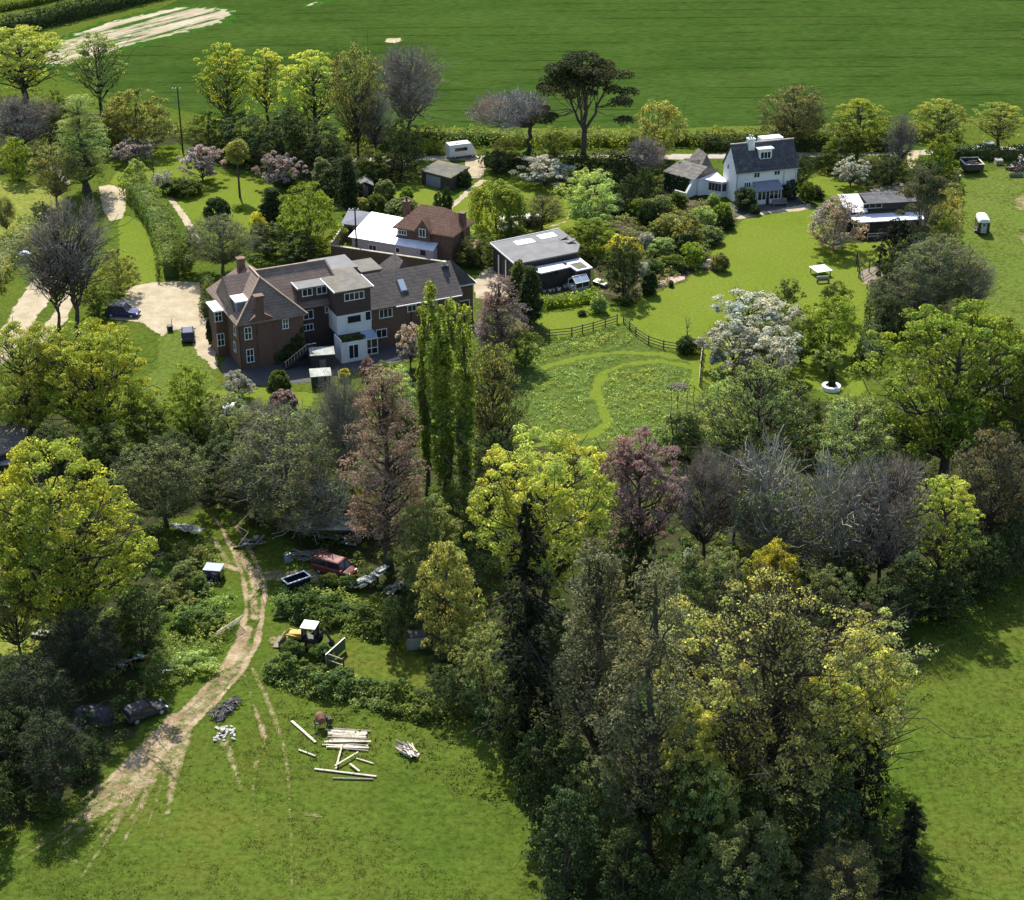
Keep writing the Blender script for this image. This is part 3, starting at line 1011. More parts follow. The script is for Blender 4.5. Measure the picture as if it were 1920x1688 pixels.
NAMES = dict(lime='lime_tree', oak='oak_tree', bushtree='bushy_tree', bud='budding_tree', bigbud='budding_tree', bare='bare_tree', lichen='lichen_tree',
             redwood='redwood_tree', poplar='poplar_tree', conifer='conifer_tree', pine='pine_tree', willow='willow_tree',
             blossom='blossom_tree', cypress='cypress_tree', shrub='shrub', clipped='clipped_shrub', tufted='tufted_tree',
             snag='dead_tree', flatbare='bare_tree', leggy='ivy_thicket')


def brambles(name, label, pts, w, h, lf, dens=3.0, size=.13, cat='brambles', seed=3):
    """uneven sprawling thicket along a line of photo pixels"""
    rng = np.random.default_rng(seed + len(label))
    P = np.array([at(*p)[:2] for p in pts], float)
    seg = np.linalg.norm(np.diff(P, axis=0), axis=1)
    cum = np.concatenate([[0], np.cumsum(seg)])
    n = int(cum[-1] * w * dens)
    t = rng.random(n) * cum[-1]
    i = np.clip(np.searchsorted(cum, t) - 1, 0, len(seg) - 1)
    d = (P[i + 1] - P[i]) / seg[i][:, None]
    ph = rng.random(4) * 6.28
    ww = w * (1 + .35 * np.sin(t * .8 + ph[0]) + .2 * np.sin(t * 2.1 + ph[1]))
    off = (rng.random(n) - .5) * ww
    hh = h * (.75 + .3 * np.sin(t * 1.1 + ph[2]) + .25 * np.sin(off * 1.9 + t * .6 + ph[3]))
    z = hh * np.sqrt(np.maximum(.02, 1 - (2 * off / ww) ** 2)) * (.25 + .75 * rng.random(n) ** .5)
    C = np.stack([np.interp(t, cum, P[:, 0]) - d[:, 1] * off, np.interp(t, cum, P[:, 1]) + d[:, 0] * off, z], 1)
    V, F = leafy(rng, C, .5, 62, size, .7, .7)
    c = V.mean(0) * np.array([1, 1, 0])
    o = link(name, np_mesh(name, V - c, F, LF[lf]))
    o.location = c
    return tag(o, label, cat)


def hedge(name, label, pts, w, h, lf, world=False, dens=30, size=.13, cat='hedge', wob=.12):
    """leafy hedge along a line of photo pixels"""
    rng = np.random.default_rng(len(label) * 7 + len(pts))
    P = np.array([p[:2] if world else at(*p)[:2] for p in pts], float)
    seg = np.linalg.norm(np.diff(P, axis=0), axis=1)
    cum = np.concatenate([[0], np.cumsum(seg)])
    L = cum[-1]
    n = int(L * (w + 2 * h) * dens)
    t = rng.random(n) * L
    x = np.interp(t, cum, P[:, 0])
    y = np.interp(t, cum, P[:, 1])
    i = np.clip(np.searchsorted(cum, t) - 1, 0, len(seg) - 1)
    d = (P[i + 1] - P[i]) / seg[i][:, None]
    nx, ny = -d[:, 1], d[:, 0]
    u = rng.random(n) * (w + 2 * h)
    hh = h * (1 + wob * (np.sin(t * .9) + .7 * np.sin(t * 2.3 + 1) + .5 * np.sin(t * 5.1)) * .7)
    ww = w * (1 + wob * (np.sin(t * 1.3 + 2) + .6 * np.sin(t * 3.7)) * .8)
    top = (u > h) & (u < h + w)
    lft = u <= h
    off = np.where(top, (u - h - w / 2) / w * ww, np.where(lft, -ww / 2, ww / 2))
    z = np.where(top, hh - .12 * hh * (2 * off / ww) ** 2, np.where(lft, u / h, (u - h - w) / h) * hh * .95)
    jit = rng.normal(size=(n, 3)) * np.array([.12, .12, .10])
    Q = np.stack([x + nx * off, y + ny * off, z], 1) + jit
    N = np.stack([np.where(top, 0, np.sign(off)) * nx, np.where(top, 0, np.sign(off)) * ny, np.where(top, 1., .2)], 1) + rng.normal(size=(n, 3)) * .36
    s = size * (.6 + .8 * rng.random(n))
    parts = [cards(Q, N, s, s * .65, rng)]
    # woody core
    for k in range(len(P) - 1):
        a, b = P[k], P[k + 1]
        dd = (b - a) / seg[k]
        a = a + dd * (.8 if k == 0 else 0)
        b = b - dd * (.8 if k == len(P) - 2 else 0)
        nn = np.array([-dd[1], dd[0]]) * w * .28
        V = []
        for zz in (0, h * .66):
            for q in (a - nn, b - nn, b + nn, a + nn):
                V.append((q[0], q[1], zz))
        parts.append((np.array(V), np.array([(4, 5, 6, 7), (0, 1, 5, 4), (1, 2, 6, 5), (2, 3, 7, 6), (3, 0, 4, 7)])))
    V, F = merge(parts)
    c = V.mean(0) * np.array([1, 1, 0])
    o = link(name, np_mesh(name, V - c, F, LF[lf]))
    o.location = c
    return tag(o, label, cat)


# ---------------------------------------------------------------- ground sheets
ZK = .35                                              # ground sheets lie a few millimetres above one another


def inside(P, poly):
    x, y = P[:, 0], P[:, 1]
    r = np.zeros(len(P), bool)
    n = len(poly)
    for i in range(n):
        x0, y0 = poly[i]
        x1, y1 = poly[(i + 1) % n]
        c = (y0 > y) != (y1 > y)
        with np.errstate(divide='ignore', invalid='ignore'):
            xi = x0 + (y - y0) * (x1 - x0) / (y1 - y0)
        r ^= c & (x < xi)
    return r


def seg_dist(P, a, b, wa=0, wb=0):
    d = b - a
    t = np.clip(((P - a) @ d) / max(1e-9, d @ d), 0, 1)
    return np.linalg.norm(P - a - t[:, None] * d, axis=1), wa + (wb - wa) * t


def sheet(name, polys, lines, material, z, cell=.5, soft=1.0, kind='structure', px=True, jag=0.0, worn=(), wk=.5):
    """ground sheet cut to polygons and to strips along lines [(px, py, width px), ...]; 'edge' runs 0..1 over soft metres"""
    polys = [np.array([at(*p)[:2] for p in q] if px else q, float) for q in polys]
    ls = []
    for q in lines:
        ls.append([(np.array(at(a, b)[:2]), w / ppm(at(a, b)[1]) * .5) for a, b, w in q])
    allp = [p for q in polys for p in q] + [p + np.array([s * w, s * w]) for q in ls for p, w in q for s in (-1, 1)]
    allp += [np.array(at(a, b)[:2]) for q in worn for a, b, w in q]
    lo, hi = np.min(allp, 0) - cell, np.max(allp, 0) + cell
    nx, ny = int((hi[0] - lo[0]) / cell) + 1, int((hi[1] - lo[1]) / cell) + 1
    gx, gy = np.meshgrid(lo[0] + np.arange(nx + 1) * cell, lo[1] + np.arange(ny + 1) * cell)
    G = np.stack([gx.ravel(), gy.ravel()], 1)
    D = np.full(len(G), -9.0)
    for q in polys:
        e = np.full(len(G), 1e9)
        for i in range(len(q)):
            e = np.minimum(e, seg_dist(G, q[i], q[(i + 1) % len(q)])[0])
        D = np.maximum(D, np.where(inside(G, q), e, -e))
    for q in ls:
        for (a, wa), (b, wb) in zip(q[:-1], q[1:]):
            d, w = seg_dist(G, a, b, wa, wb)
            D = np.maximum(D, w - d)
    D2 = np.full(len(G), -9.0)                         # worn lines: same earth, thinner cover
    for q in worn:
        q = [(np.array(at(a, b)[:2]), w / ppm(at(a, b)[1]) * .5) for a, b, w in q]
        for (a, wa), (b, wb) in zip(q[:-1], q[1:]):
            d, w = seg_dist(G, a, b, wa, wb)
            D2 = np.maximum(D2, w - d)
    if jag:
        rng = np.random.default_rng(len(name))
        ph = rng.random((6, 3)) * 6.28
        nz = sum(np.sin(G[:, 0] * (.7 + .55 * k) * math.cos(p[0]) + G[:, 1] * (.7 + .55 * k) * math.sin(p[0]) + p[1]) for k, p in enumerate(ph)) / 6
        D = D + nz * jag * 2
    E = np.maximum(np.clip(D / soft, 0, 1), wk * np.clip(D2 / (soft * .8), 0, 1))
    D = np.maximum(D, D2)
    idx = np.arange(len(G)).reshape(ny + 1, nx + 1)
    F = np.stack([idx[:-1, :-1].ravel(), idx[:-1, 1:].ravel(), idx[1:, 1:].ravel(), idx[1:, :-1].ravel()], 1)
    keep = (D[F] > 0).sum(1) >= (2 if soft < .3 else 3)
    F = F[keep]
    used, inv = np.unique(F, return_inverse=True)
    V = np.concatenate([G[used], np.full((len(used), 1), z * ZK)], 1)
    me = np_mesh(name, V, inv.reshape(F.shape), material)
    a = me.attributes.new('edge', 'FLOAT', 'POINT')
    a.data.foreach_set('value', E[used].astype(np.float32))
    return tag(link(name, me), kind=kind)


def scatter(name, polys, material, dens, hmin, hmax, size, per, seed, kind='stuff', avoid=(), up=.6, rc=.55, fl=.7, patchy=None):
    """low leafy growth over photo-pixel polygons, as one mass"""
    rng = np.random.default_rng(seed)
    parts = []
    for q in polys:
        q = np.array([at(*p)[:2] for p in q])
        lo, hi = q.min(0), q.max(0)
        n = int(np.prod(hi - lo) * dens)
        P = lo + rng.random((n, 2)) * (hi - lo)
        P = P[inside(P, q)]
        for av in avoid:
            P = P[~inside(P, np.array([at(*p)[:2] for p in av]))]
        if patchy is not None:
            nz = np.sin(P[:, 0] * .31 + 1.7 * np.sin(P[:, 1] * .17)) + np.sin(P[:, 1] * .43 + 1.3 * np.sin(P[:, 0] * .23 + 2)) + .8 * np.sin(P[:, 0] * 1.1 + P[:, 1] * .9)
            P = P[nz + rng.normal(size=len(P)) * .7 > patchy]
        h = hmin + (hmax - hmin) * rng.random(len(P)) ** 1.5
        C = np.concatenate([P, h[:, None]], 1)
        parts.append(leafy(rng, C, rc, per, size, fl, up))
    V, F = merge(parts)
    return tag(link(name, np_mesh(name, V, F, material)), kind=kind)


# ---------------------------------------------------------------- the ground
g = MB()
g.add([(-1500, -300, 0), (1500, -300, 0), (1500, 2600, 0), (-1500, 2600, 0)], [(0, 1, 2, 3)])
tag(g.build('ground', M['ground']), kind='structure')


def flat(name, pts, material, z, px=True):
    m = MB()
    q = [at(*p)[:2] for p in pts] if px else pts
    v = [(p[0], p[1], z * ZK) for p in q]
    area = sum(q[i][0] * q[(i + 1) % len(q)][1] - q[(i + 1) % len(q)][0] * q[i][1] for i in range(len(q)))
    m.add(v if area > 0 else v[::-1], [tuple(range(len(v)))])
    return tag(m.build(name, material), kind='structure')


fl = [at(*p)[:2] for p in ((330, 2), (60, 125), (200, 178), (430, 226), (640, 238), (900, 240), (1250, 241), (1600, 230), (1920, 219), (2300, 205))]
flat('field', fl + [(900, 330), (900, 1300), (-60, 1300)], M['crop'], .02, px=False)
sheet('bare_earth', [[(50, 125), (90, 76), (190, 42), (300, 14), (380, 8), (460, 20), (430, 46), (330, 70), (250, 92), (190, 112), (130, 128)],
                     [(545, 14), (600, 0), (650, 0), (590, 14)]],
      [], M['chalk'], .05, cell=.8, soft=2.5, jag=1.2)
sheet('bare_patch', [[(718, 79), (724, 72), (752, 71), (756, 77), (740, 82)]], [], M['gravel'], .05, cell=.4, soft=1.2)
sheet('field_margin', [[(640, 239), (900, 241), (1250, 242), (1600, 231), (1920, 220), (2200, 210), (2200, 222), (1920, 232), (1600, 244), (1250, 256), (900, 254), (640, 252)]],
      [], M['verge'], .04, cell=.6, soft=.2, jag=.25)
sheet('lane', [], [[(640, 300, 18), (880, 296, 22), (1160, 296, 24), (1400, 292, 24), (1700, 287, 24), (2000, 276, 24), (2300, 262, 26)]],
      M['lane'], .04, cell=.5, soft=.2)
sheet('yard', [[(868, 300), (912, 291), (916, 300), (910, 328), (898, 336), (880, 334), (872, 318)]], [], M['gravel'], .06, cell=.4, soft=.8)
sheet('driveway_entrance', [[(1698, 284), (1728, 282), (1722, 300), (1712, 318), (1700, 312)]], [], M['gravel'], .06, cell=.4, soft=.6)

# lawns and rough grass
LAWN = [[(1010, 603), (1030, 582), (1060, 574), (1110, 572), (1160, 577), (1195, 570), (1230, 550), (1285, 530), (1310, 505), (1332, 480), (1358, 450),
         (1385, 425), (1402, 408), (1450, 398), (1520, 388), (1530, 420), (1545, 452), (1600, 458), (1662, 455), (1664, 486), (1616, 500), (1608, 524),
         (1640, 556), (1645, 600), (1624, 652), (1612, 690), (1618, 738), (1570, 752), (1480, 705), (1400, 690), (1335, 722), (1318, 712), (1320, 660), (1290, 662),
         (1262, 656), (1215, 640), (1170, 607), (1150, 606), (1100, 622), (1050, 632), (1018, 620)],
        [(838, 400), (858, 378), (900, 350), (955, 338), (1050, 345), (1100, 380), (1080, 430), (1010, 445), (920, 440), (850, 432)],
        [(742, 362), (770, 348), (822, 350), (828, 384), (800, 400), (735, 388)],
        [(205, 345), (230, 310), (280, 282), (335, 280), (420, 330), (505, 340), (530, 395), (480, 450), (430, 440), (385, 445), (345, 400), (318, 375), (265, 352)],
        [(222, 420), (240, 404), (275, 425), (296, 455), (308, 490), (312, 528), (245, 532), (226, 490)],
        [(1512, 336), (1560, 326), (1612, 350), (1628, 366), (1560, 368), (1528, 356)],
        [(400, 735), (480, 728), (592, 740), (570, 775), (470, 790), (410, 770)]]
sheet('lawn', LAWN, [], M['lawn'], .05, cell=.4, soft=.2, jag=.18)
sheet('dry_lawn', [[(-60, 335), (70, 345), (125, 375), (115, 400), (70, 430), (40, 470), (15, 510), (-60, 520)], [(-40, 1060), (40, 1075), (80, 1120), (85, 1180), (60, 1225), (-40, 1230)]],
      [], M['olive_lawn'], .045, cell=.5, soft=.2, jag=.3)
sheet('grass_bank', [[(302, 628), (335, 612), (362, 640), (392, 690), (402, 730), (350, 760), (240, 780), (215, 750), (300, 690)]], [], M['paddock'], .045, cell=.4, soft=.2, jag=.25)
sheet('paddock', [[(1800, 330), (1880, 318), (2300, 300), (2300, 720), (1920, 690), (1850, 610), (1805, 520), (1796, 400)]], [], M['paddock'], .04, cell=.6, soft=.2, jag=.3)
sheet('worn_paddock_patch', [[(1885, 372), (1930, 355), (1990, 372), (1960, 400), (1900, 396)], [(1896, 440), (1935, 425), (1980, 450), (1920, 470)]], [], M['faint'], .06, cell=.5, soft=3.0)
sheet('meadow', [[(985, 640), (1050, 635), (1105, 624), (1150, 610), (1168, 612), (1212, 646), (1262, 662), (1312, 668), (1318, 715), (1300, 800), (1215, 835), (1060, 840), (950, 800), (955, 700)]],
      [], M['meadow'], .045, cell=.4, soft=.2, jag=.2)
sheet('mown_path', [], [[(1020, 690, 10), (1080, 672, 12), (1160, 661, 15), (1240, 664, 16), (1300, 676, 19)],
                        [(1302, 690, 21), (1240, 678, 12), (1170, 684, 14), (1130, 700, 15), (1116, 735, 16), (1132, 770, 17), (1138, 795, 19), (1110, 815, 19), (1060, 828, 15), (1000, 836, 12)],
                        [(1300, 660, 16), (1308, 700, 21), (1304, 740, 16)]],
      M['lawn'], .065, cell=.25, soft=.2, jag=.22)
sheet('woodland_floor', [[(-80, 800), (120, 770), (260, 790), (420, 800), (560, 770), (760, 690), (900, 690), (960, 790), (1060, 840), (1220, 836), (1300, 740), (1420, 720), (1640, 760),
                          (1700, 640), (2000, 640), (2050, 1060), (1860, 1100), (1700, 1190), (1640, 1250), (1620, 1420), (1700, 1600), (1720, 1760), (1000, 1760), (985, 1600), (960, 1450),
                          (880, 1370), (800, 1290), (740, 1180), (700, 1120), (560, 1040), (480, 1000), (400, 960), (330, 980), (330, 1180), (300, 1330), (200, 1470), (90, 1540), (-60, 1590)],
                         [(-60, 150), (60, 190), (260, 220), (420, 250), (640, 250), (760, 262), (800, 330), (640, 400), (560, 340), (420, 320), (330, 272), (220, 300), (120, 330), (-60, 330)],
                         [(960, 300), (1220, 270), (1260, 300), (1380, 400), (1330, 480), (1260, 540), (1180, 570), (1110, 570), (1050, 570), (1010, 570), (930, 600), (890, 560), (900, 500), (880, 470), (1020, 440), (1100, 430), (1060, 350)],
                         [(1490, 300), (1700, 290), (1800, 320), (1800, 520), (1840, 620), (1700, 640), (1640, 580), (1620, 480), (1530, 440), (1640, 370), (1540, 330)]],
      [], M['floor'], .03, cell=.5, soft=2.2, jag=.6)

# earth and gravel
TR = [[(388, 955, 11), (412, 985, 12), (434, 1025, 15), (450, 1065, 16), (460, 1100, 16), (461, 1150, 16), (446, 1205, 19), (412, 1262, 19), (360, 1318, 21), (305, 1368, 27), (255, 1415, 30), (205, 1462, 23), (150, 1505, 15)],
      [(436, 978, 11), (458, 1010, 14), (482, 1060, 15), (497, 1095, 15), (493, 1150, 16), (480, 1210, 19), (452, 1262, 18), (408, 1312, 16), (356, 1362, 21), (312, 1404, 25), (270, 1446, 23), (230, 1490, 15)],
      [(462, 1180, 31), (448, 1215, 32), (428, 1250, 24)], [(330, 1345, 35), (285, 1395, 46), (245, 1440, 35)],
      [(448, 1040, 21), (474, 1075, 25), (480, 1100, 31)],
      [(456, 1258, 8), (468, 1298, 11), (482, 1340, 12), (494, 1372, 16), (497, 1392, 12), (484, 1420, 8), (478, 1440, 7)],
      [(446, 1068, 21), (420, 1060, 15), (404, 1058, 11)]]
fr = random.Random(21)
FT = [[(474, 1255, 16), (496, 1300, 18), (515, 1345, 18), (530, 1390, 16), (540, 1450, 14), (545, 1540, 12), (548, 1700, 12)],
      [(484, 1420, 12), (474, 1480, 12), (484, 1560, 10), (500, 1640, 10)],
      [(430, 1262, 30), (400, 1300, 40), (350, 1350, 50), (290, 1420, 90), (230, 1480, 80), (170, 1530, 40)],
      [(456, 1215, 50), (440, 1260, 30)], [(474, 1110, 24), (478, 1160, 24)],
      [(420, 1390, 26), (440, 1440, 20), (450, 1480, 16)], [(100, 1600, 14), (150, 1618, 12), (200, 1632, 12)],
      [(575, 1525, 20), (600, 1530, 16)], [(520, 1200, 40), (560, 1190, 20)], [(500, 1080, 40), (600, 1080, 60), (660, 1070, 30)],
      [(405, 1058, 20), (380, 1050, 16)], [(400, 1010, 20), (430, 1060, 20)]]
for k in range(17):                                    # the fan where vehicles turn on to the field
    t = k / 16
    x0, y0 = 200 + 150 * t, 1480 - 100 * t
    x1, y1 = 10 + 310 * t + fr.uniform(-16, 16), 1600 + 40 * math.sin(t * 3) + fr.uniform(-30, 60) - 90 * t * t
    xm, ym = (x0 + x1) / 2 + 22 * (1 - t), (y0 + y1) / 2 + 4
    w = fr.uniform(10, 22)
    FT.append([(x0, y0, w * 1.5), (xm, ym, w), (x1, y1, w * .5)])
sheet('dirt_track', [], TR, M['dirt'], .07, cell=.2, soft=.5, jag=.10, worn=FT, wk=.47)
sheet('driveway', [[(228, 560), (240, 540), (275, 530), (330, 527), (385, 530), (398, 552), (402, 600), (408, 660), (412, 692), (398, 694), (372, 668), (352, 640), (330, 618), (302, 632), (286, 622), (262, 606), (205, 600), (196, 575)]],
      [[(-20, 690, 50), (40, 600, 60), (80, 540, 66), (120, 490, 50), (138, 462, 34)], [(120, 500, 26), (132, 550, 30), (110, 600, 40), (60, 650, 30)]],
      M['gravel'], .07, cell=.35, soft=.9, jag=.15)
sheet('garden_path', [[(184, 350), (206, 346), (238, 356), (238, 388), (232, 410), (206, 416), (190, 392)]],
      [[(92, 310, 16), (112, 322, 22), (126, 345, 16)], [(318, 372, 14), (338, 396, 16), (356, 424, 18), (372, 456, 18)],
       [(905, 340, 18), (880, 358, 16), (858, 378, 14), (842, 394, 12)], [(1024, 428, 6), (1060, 416, 7), (1070, 402, 6)]],
      M['gravel'], .075, cell=.25, soft=.5, jag=.08)
sheet('gravel_court', [[(890, 560), (885, 530), (905, 505), (930, 498), (952, 522), (958, 548), (948, 566)]], [], M['gravel'], .07, cell=.3, soft=.5)
sheet('cottage_patio', [[(1374, 409), (1400, 400), (1450, 394), (1500, 384), (1522, 380), (1524, 392), (1490, 398), (1440, 402), (1385, 413)]], [], M['gravel'], .08, cell=.25, soft=.7)
flat('terrace', [(1360, 404), (1372, 408), (1452, 394), (1512, 382), (1500, 366), (1380, 372)], M['asphalt'], .065)  # dark floor colour carries the cottage's shadow at the wall foot
flat('studio_drive', [(1630, 356), (1690, 342), (1705, 352), (1682, 364), (1640, 366)], M['lane'], .065)
flat('house_yard', [(412, 692), (440, 726), (520, 720), (600, 716), (690, 692), (760, 676), (880, 620), (890, 560), (700, 560), (440, 640)], M['asphalt'], .06)
flat('yard_edging', [(704, 682), (752, 668), (754, 672), (708, 688)], M['paving'], .085)
sheet('garden_bed', [[(1100, 440), (1180, 400), (1260, 370), (1370, 385), (1390, 410), (1350, 450), (1320, 490), (1290, 525), (1230, 545), (1180, 560), (1120, 550)],
                     [(1306, 488), (1330, 478), (1362, 482), (1372, 496), (1358, 508), (1318, 508)]],
      [], M['bed'], .055, cell=.4, soft=1.0, jag=.2)
flat('gravel_bed', [(1236, 521), (1284, 518), (1284, 524), (1256, 534), (1238, 536)], M['pinkbed'], .08)
flat('wood_chip_bed', [(1612, 508), (1650, 498), (1660, 512), (1640, 540), (1618, 532)], M['woodchip'], .08)


# ---------------------------------------------------------------- buildings
def opening(parent, kind, fr, px, py, w, h, plane, frame='white', panes=2, glass='glass', side=0, rows=1, name='window'):
    """window or door whose centre shows at photo pixel (px, py); plane: y (side 0, facing front) or x (side 1, facing left)"""
    t = .09
    if side == 0:
        x, z = fr.pl(px, py, plane)
        ax, c = (1, 0), (x, plane - t / 2 + .01)
    else:
        y, z = fr.px_plane(px, py, plane)
        ax, c = (0, 1), (plane - t / 2 + .01, y)
    m, gl = MB(), MB()
    b = .085

    def bx(mb, u0, u1, z0, z1, th, off=0.0):
        if side == 0:
            mb.box(c[0] + u0, c[0] + u1, c[1] - th / 2 + off, c[1] + th / 2 + off, z + z0, z + z1)
        else:
            mb.box(c[0] - th / 2 + off, c[0] + th / 2 + off, c[1] + u0, c[1] + u1, z + z0, z + z1)
    bx(m, -w / 2, w / 2, h / 2 - b, h / 2, t)
    bx(m, -w / 2 - .04, w / 2 + .04, -h / 2, -h / 2 + b, t + .05, -.02)
    for k in range(panes + 1):
        u = -w / 2 + b / 2 + (w - b) * k / panes
        bb = b if k in (0, panes) else b * .8
        bx(m, u - bb / 2, u + bb / 2, -h / 2 + b, h / 2 - b, t - .006)
    for k in range(1, rows):
        zz = -h / 2 + h * k / rows
        bx(m, -w / 2 + b, w / 2 - b, zz - .03, zz + .03, t - .02)
    o = m.build(name, M[frame], parent)
    bx(gl, -w / 2 + b * .5, w / 2 - b * .5, -h / 2 + b * .5, h / 2 - b * .5, .03, .012)
    gl.build('pane', M[glass], o)
    return o


def house(name, label, cat, fr):
    return thing(name, label, cat, (fr.o[0], fr.o[1], 0), fr.a)


# ---- the large brick house
F1 = Frame(-33.78, 200.25, 24.9)
H1 = house('brick_house', 'large brown-roofed brick house with hipped gable wing, flat-roofed white rear block and long right wing', 'house', F1)
w = MB()
w.box(.35, 8.6, 0, 9, 0, 6.2)
w.box(1.2, 14.9, 2.6, 10.2, 0, 6.2)
w.box(-1.1, 1.6, 5.4, 8.6, 0, 6.0)
w.box(2.55, 4.5, -.12, 1.2, 0, 6.6)
w.build('wall', M['brick'], H1)
w = MB()
w.box(9.0, 12.9, 2.4, 6.6, 0, 8.45)
w.box(12.75, 17.3, -.75, 6.4, 5.35, 8.45)
w.box(12.9, 17.2, -.55, 6.2, 0, 5.35)
w.build('tile_hung_wall', M['brick_dark'], H1)
w = MB()
w.box(17.3, 29.6, -.45, 7.2, 0, 5.6)
w.box(29.3, 32.8, 2.6, 7.6, 0, 5.35)
w.build('rear_wing_wall', M['brick'], H1)
m = MB()
m.hip(-.1, 9.0, -.35, 13.0, 6.15, 10.4, 3.5, 9.4, 4.35, swap=True)
m.hip(.5, 15.3, 1.75, 11.0, 6.1, 10.2, .5, 13.9, 6.35)
m.build('roof', M['tile_brown'], H1)
m = MB()
for (a, b) in (((-.14, -.4, 6.25), (4.35, 3.5, 10.48)), ((9.04, -.4, 6.25), (4.35, 3.5, 10.48)), ((4.35, 3.4, 10.47), (4.35, 7.6, 10.47)),
               ((4.4, 6.35, 10.27), (13.9, 6.35, 10.27)), ((13.9, 6.35, 10.27), (15.3, 1.75, 6.2))):
    m.bar(a, b, .22, .16)
m.build('ridge_tiles', M['ridge'], H1)
m = MB()
m.hip(17.25, 29.9, -.95, 7.6, 5.45, 8.65, 17.25, 29.9, 3.3)
m.hip(24.0, 33.2, 2.3, 8.4, 5.35, 8.60, 26.0, 30.2, 3.45)
m.hip(22.0, 27.4, 5.5, 12.5, 5.0, 8.4, 6.4, 9.4, 24.6, swap=True)
m.build('rear_wing_roof', M['tile_dark'], H1)
m = MB()
m.bar((20.6, -1.02, 5.36), (29.7, -1.02, 5.36), .12)
m.bar((29.9, 2.22, 5.28), (33.2, 2.22, 5.28), .12)
m.bar((33.26, 2.3, 5.3), (33.26, 8.2, 5.3), .10)
m.build('gutter', M['white'], H1)
m = MB()
m.box(8.8, 12.7, 2.1, 6.3, 8.47, 8.62)
m.build('flat_roof', M['felt_grey'], H1)
m = MB()
m.box(12.5, 17.6, -1.05, 6.6, 8.47, 8.66)
m.build('flat_roof', M['felt_moss'], H1)
m = MB()
m.box(13.2, 18.4, 6.62, 11.5, 8.1, 8.5)
m.box(13.4, 18.2, 6.8, 11.3, 0, 8.1)
m.build('rear_flat_block', M['felt_grey'], H1)
m = MB()
m.box(18.6, 21.6, 6.0, 10.4, 7.7, 7.9)
m.box(18.8, 21.4, 6.2, 10.2, 0, 7.7)
m.build('stair_block', M['felt_moss'], H1)
m = MB()
for (a, b) in (((12.44, -1.1, 8.62), (12.44, 4.2, 8.62)), ((17.66, -1.1, 8.62), (17.66, 3.4, 8.62)), ((8.74, 2.06, 8.58), (8.74, 5.6, 8.58))):
    m.bar(a, b, .10, .2)
m.build('fascia', M['white'], H1)
m = MB()
m.box(12.72, 17.28, -.80, 4.0, 2.75, 5.32)
m.build('white_upper_wall', M['render'], H1)
m = MB()
m.box(12.2, 15.7, -3.3, -.84, 0, 2.6)
m.box(12.2, 12.35, -3.3, -.84, 2.6, 3.1)
m.box(12.2, 15.7, -3.3, -3.2, 2.6, 2.75)
m.build('white_ground_floor', M['render'], H1)
MB().box(12.38, 15.62, -3.16, -.86, 2.602, 2.66).build('roof_terrace', M['asphalt'], H1)
tg = np.random.default_rng(77)
tv, tf = leafy(tg, np.stack([12.7 + 2.7 * tg.random(46), -3.0 + .9 * tg.random(46) ** 2, 2.7 + .35 * tg.random(46)], 1), .3, 60, .09, .9, .5)
link('terrace_plants', np_mesh('terrace_plants', tv, tf, LF['dark']), H1)
m = MB()
m.box(15.72, 17.5, -2.3, -.84, 0, .12)
for (x, y) in ((15.76, -2.26), (17.44, -2.26), (17.44, -.9), (16.6, -2.26)):
    m.box(x - .05, x + .05, y - .05, y + .05, .12, 2.2)
m.box(15.7, 17.5, -2.32, -2.2, 2.1, 2.24)
m.box(17.38, 17.5, -2.2, -.84, 2.1, 2.24)
m.box(15.7, 17.5, -2.32, -2.2, .9, 1.0)
gh = m.build('glazed_lean_to', M['white'], H1)
MB().box(15.78, 17.42, -2.26, -2.23, .2, 2.1).box(17.41, 17.44, -2.2, -.9, .2, 2.1).build('pane', M['glass'], gh)
MB().slab([(15.7, -2.3, 2.3), (17.5, -2.3, 2.3), (17.5, -.84, 2.75), (15.7, -.84, 2.75)], .05).build('glass_roof', M['glass_pale'], gh)
m = MB()
m.box(-1.35, 1.0, 5.15, 8.7, 6.02, 6.2)
m.build('bay_roof', M['white'], H1)
# chimneys
cx, cz = F1.pl(485, 561, .2)
m = MB()
m.box(cx - .52, cx + .52, -.1, .75, 6.0, cz + .2)
m.box(cx - .62, cx + .62, -.2, .85, cz + .2, cz + .5)
m.hip(cx - 1.5, cx + 1.5, -.3, 2.2, 6.5, 7.4, -.3, 2.1, cx, swap=True)
m.build('chimney', M['brick'], H1)
MB().box(3.2, 4.1, 8.6, 9.4, 6.0, 11.0).box(3.1, 4.2, 8.5, 9.5, 11.0, 11.25).build('chimney', M['brick'], H1)
cx, cz = F1.pl(830, 492, 3.3)
ch = MB().box(cx - .45, cx + .45, 2.3, 3.2, 6.6, cz - .2).build('chimney', M['timber'], H1)
MB().cyl((cx, 2.75, cz - .2), .3, .55, 8).build('chimney_pot', M['stone'], ch)
# side dormer in the left slope
m = MB()
m.box(.75, 2.75, 1.9, 3.9, 6.6, 8.25)
dm = m.build('dormer', M['slate_blue'], H1)
MB().box(.55, 2.95, 1.7, 4.1, 8.25, 8.42).build('dormer_roof', M['white'], dm)
# roof light
cx, cz = F1.pl(754, 529, 1.2)
m = MB()
m.slab([(cx - .55, .35, 6.62), (cx + .55, .35, 6.62), (cx + .55, 2.0, 7.86), (cx - .55, 2.0, 7.86)], .3)
rl = m.build('roof_light', M['slate'], H1)
MB().slab([(cx - .4, .5, 6.78), (cx + .4, .5, 6.78), (cx + .4, 1.85, 7.8), (cx - .4, 1.85, 7.8)], .03).build('pane', M['glass_pale'], rl)
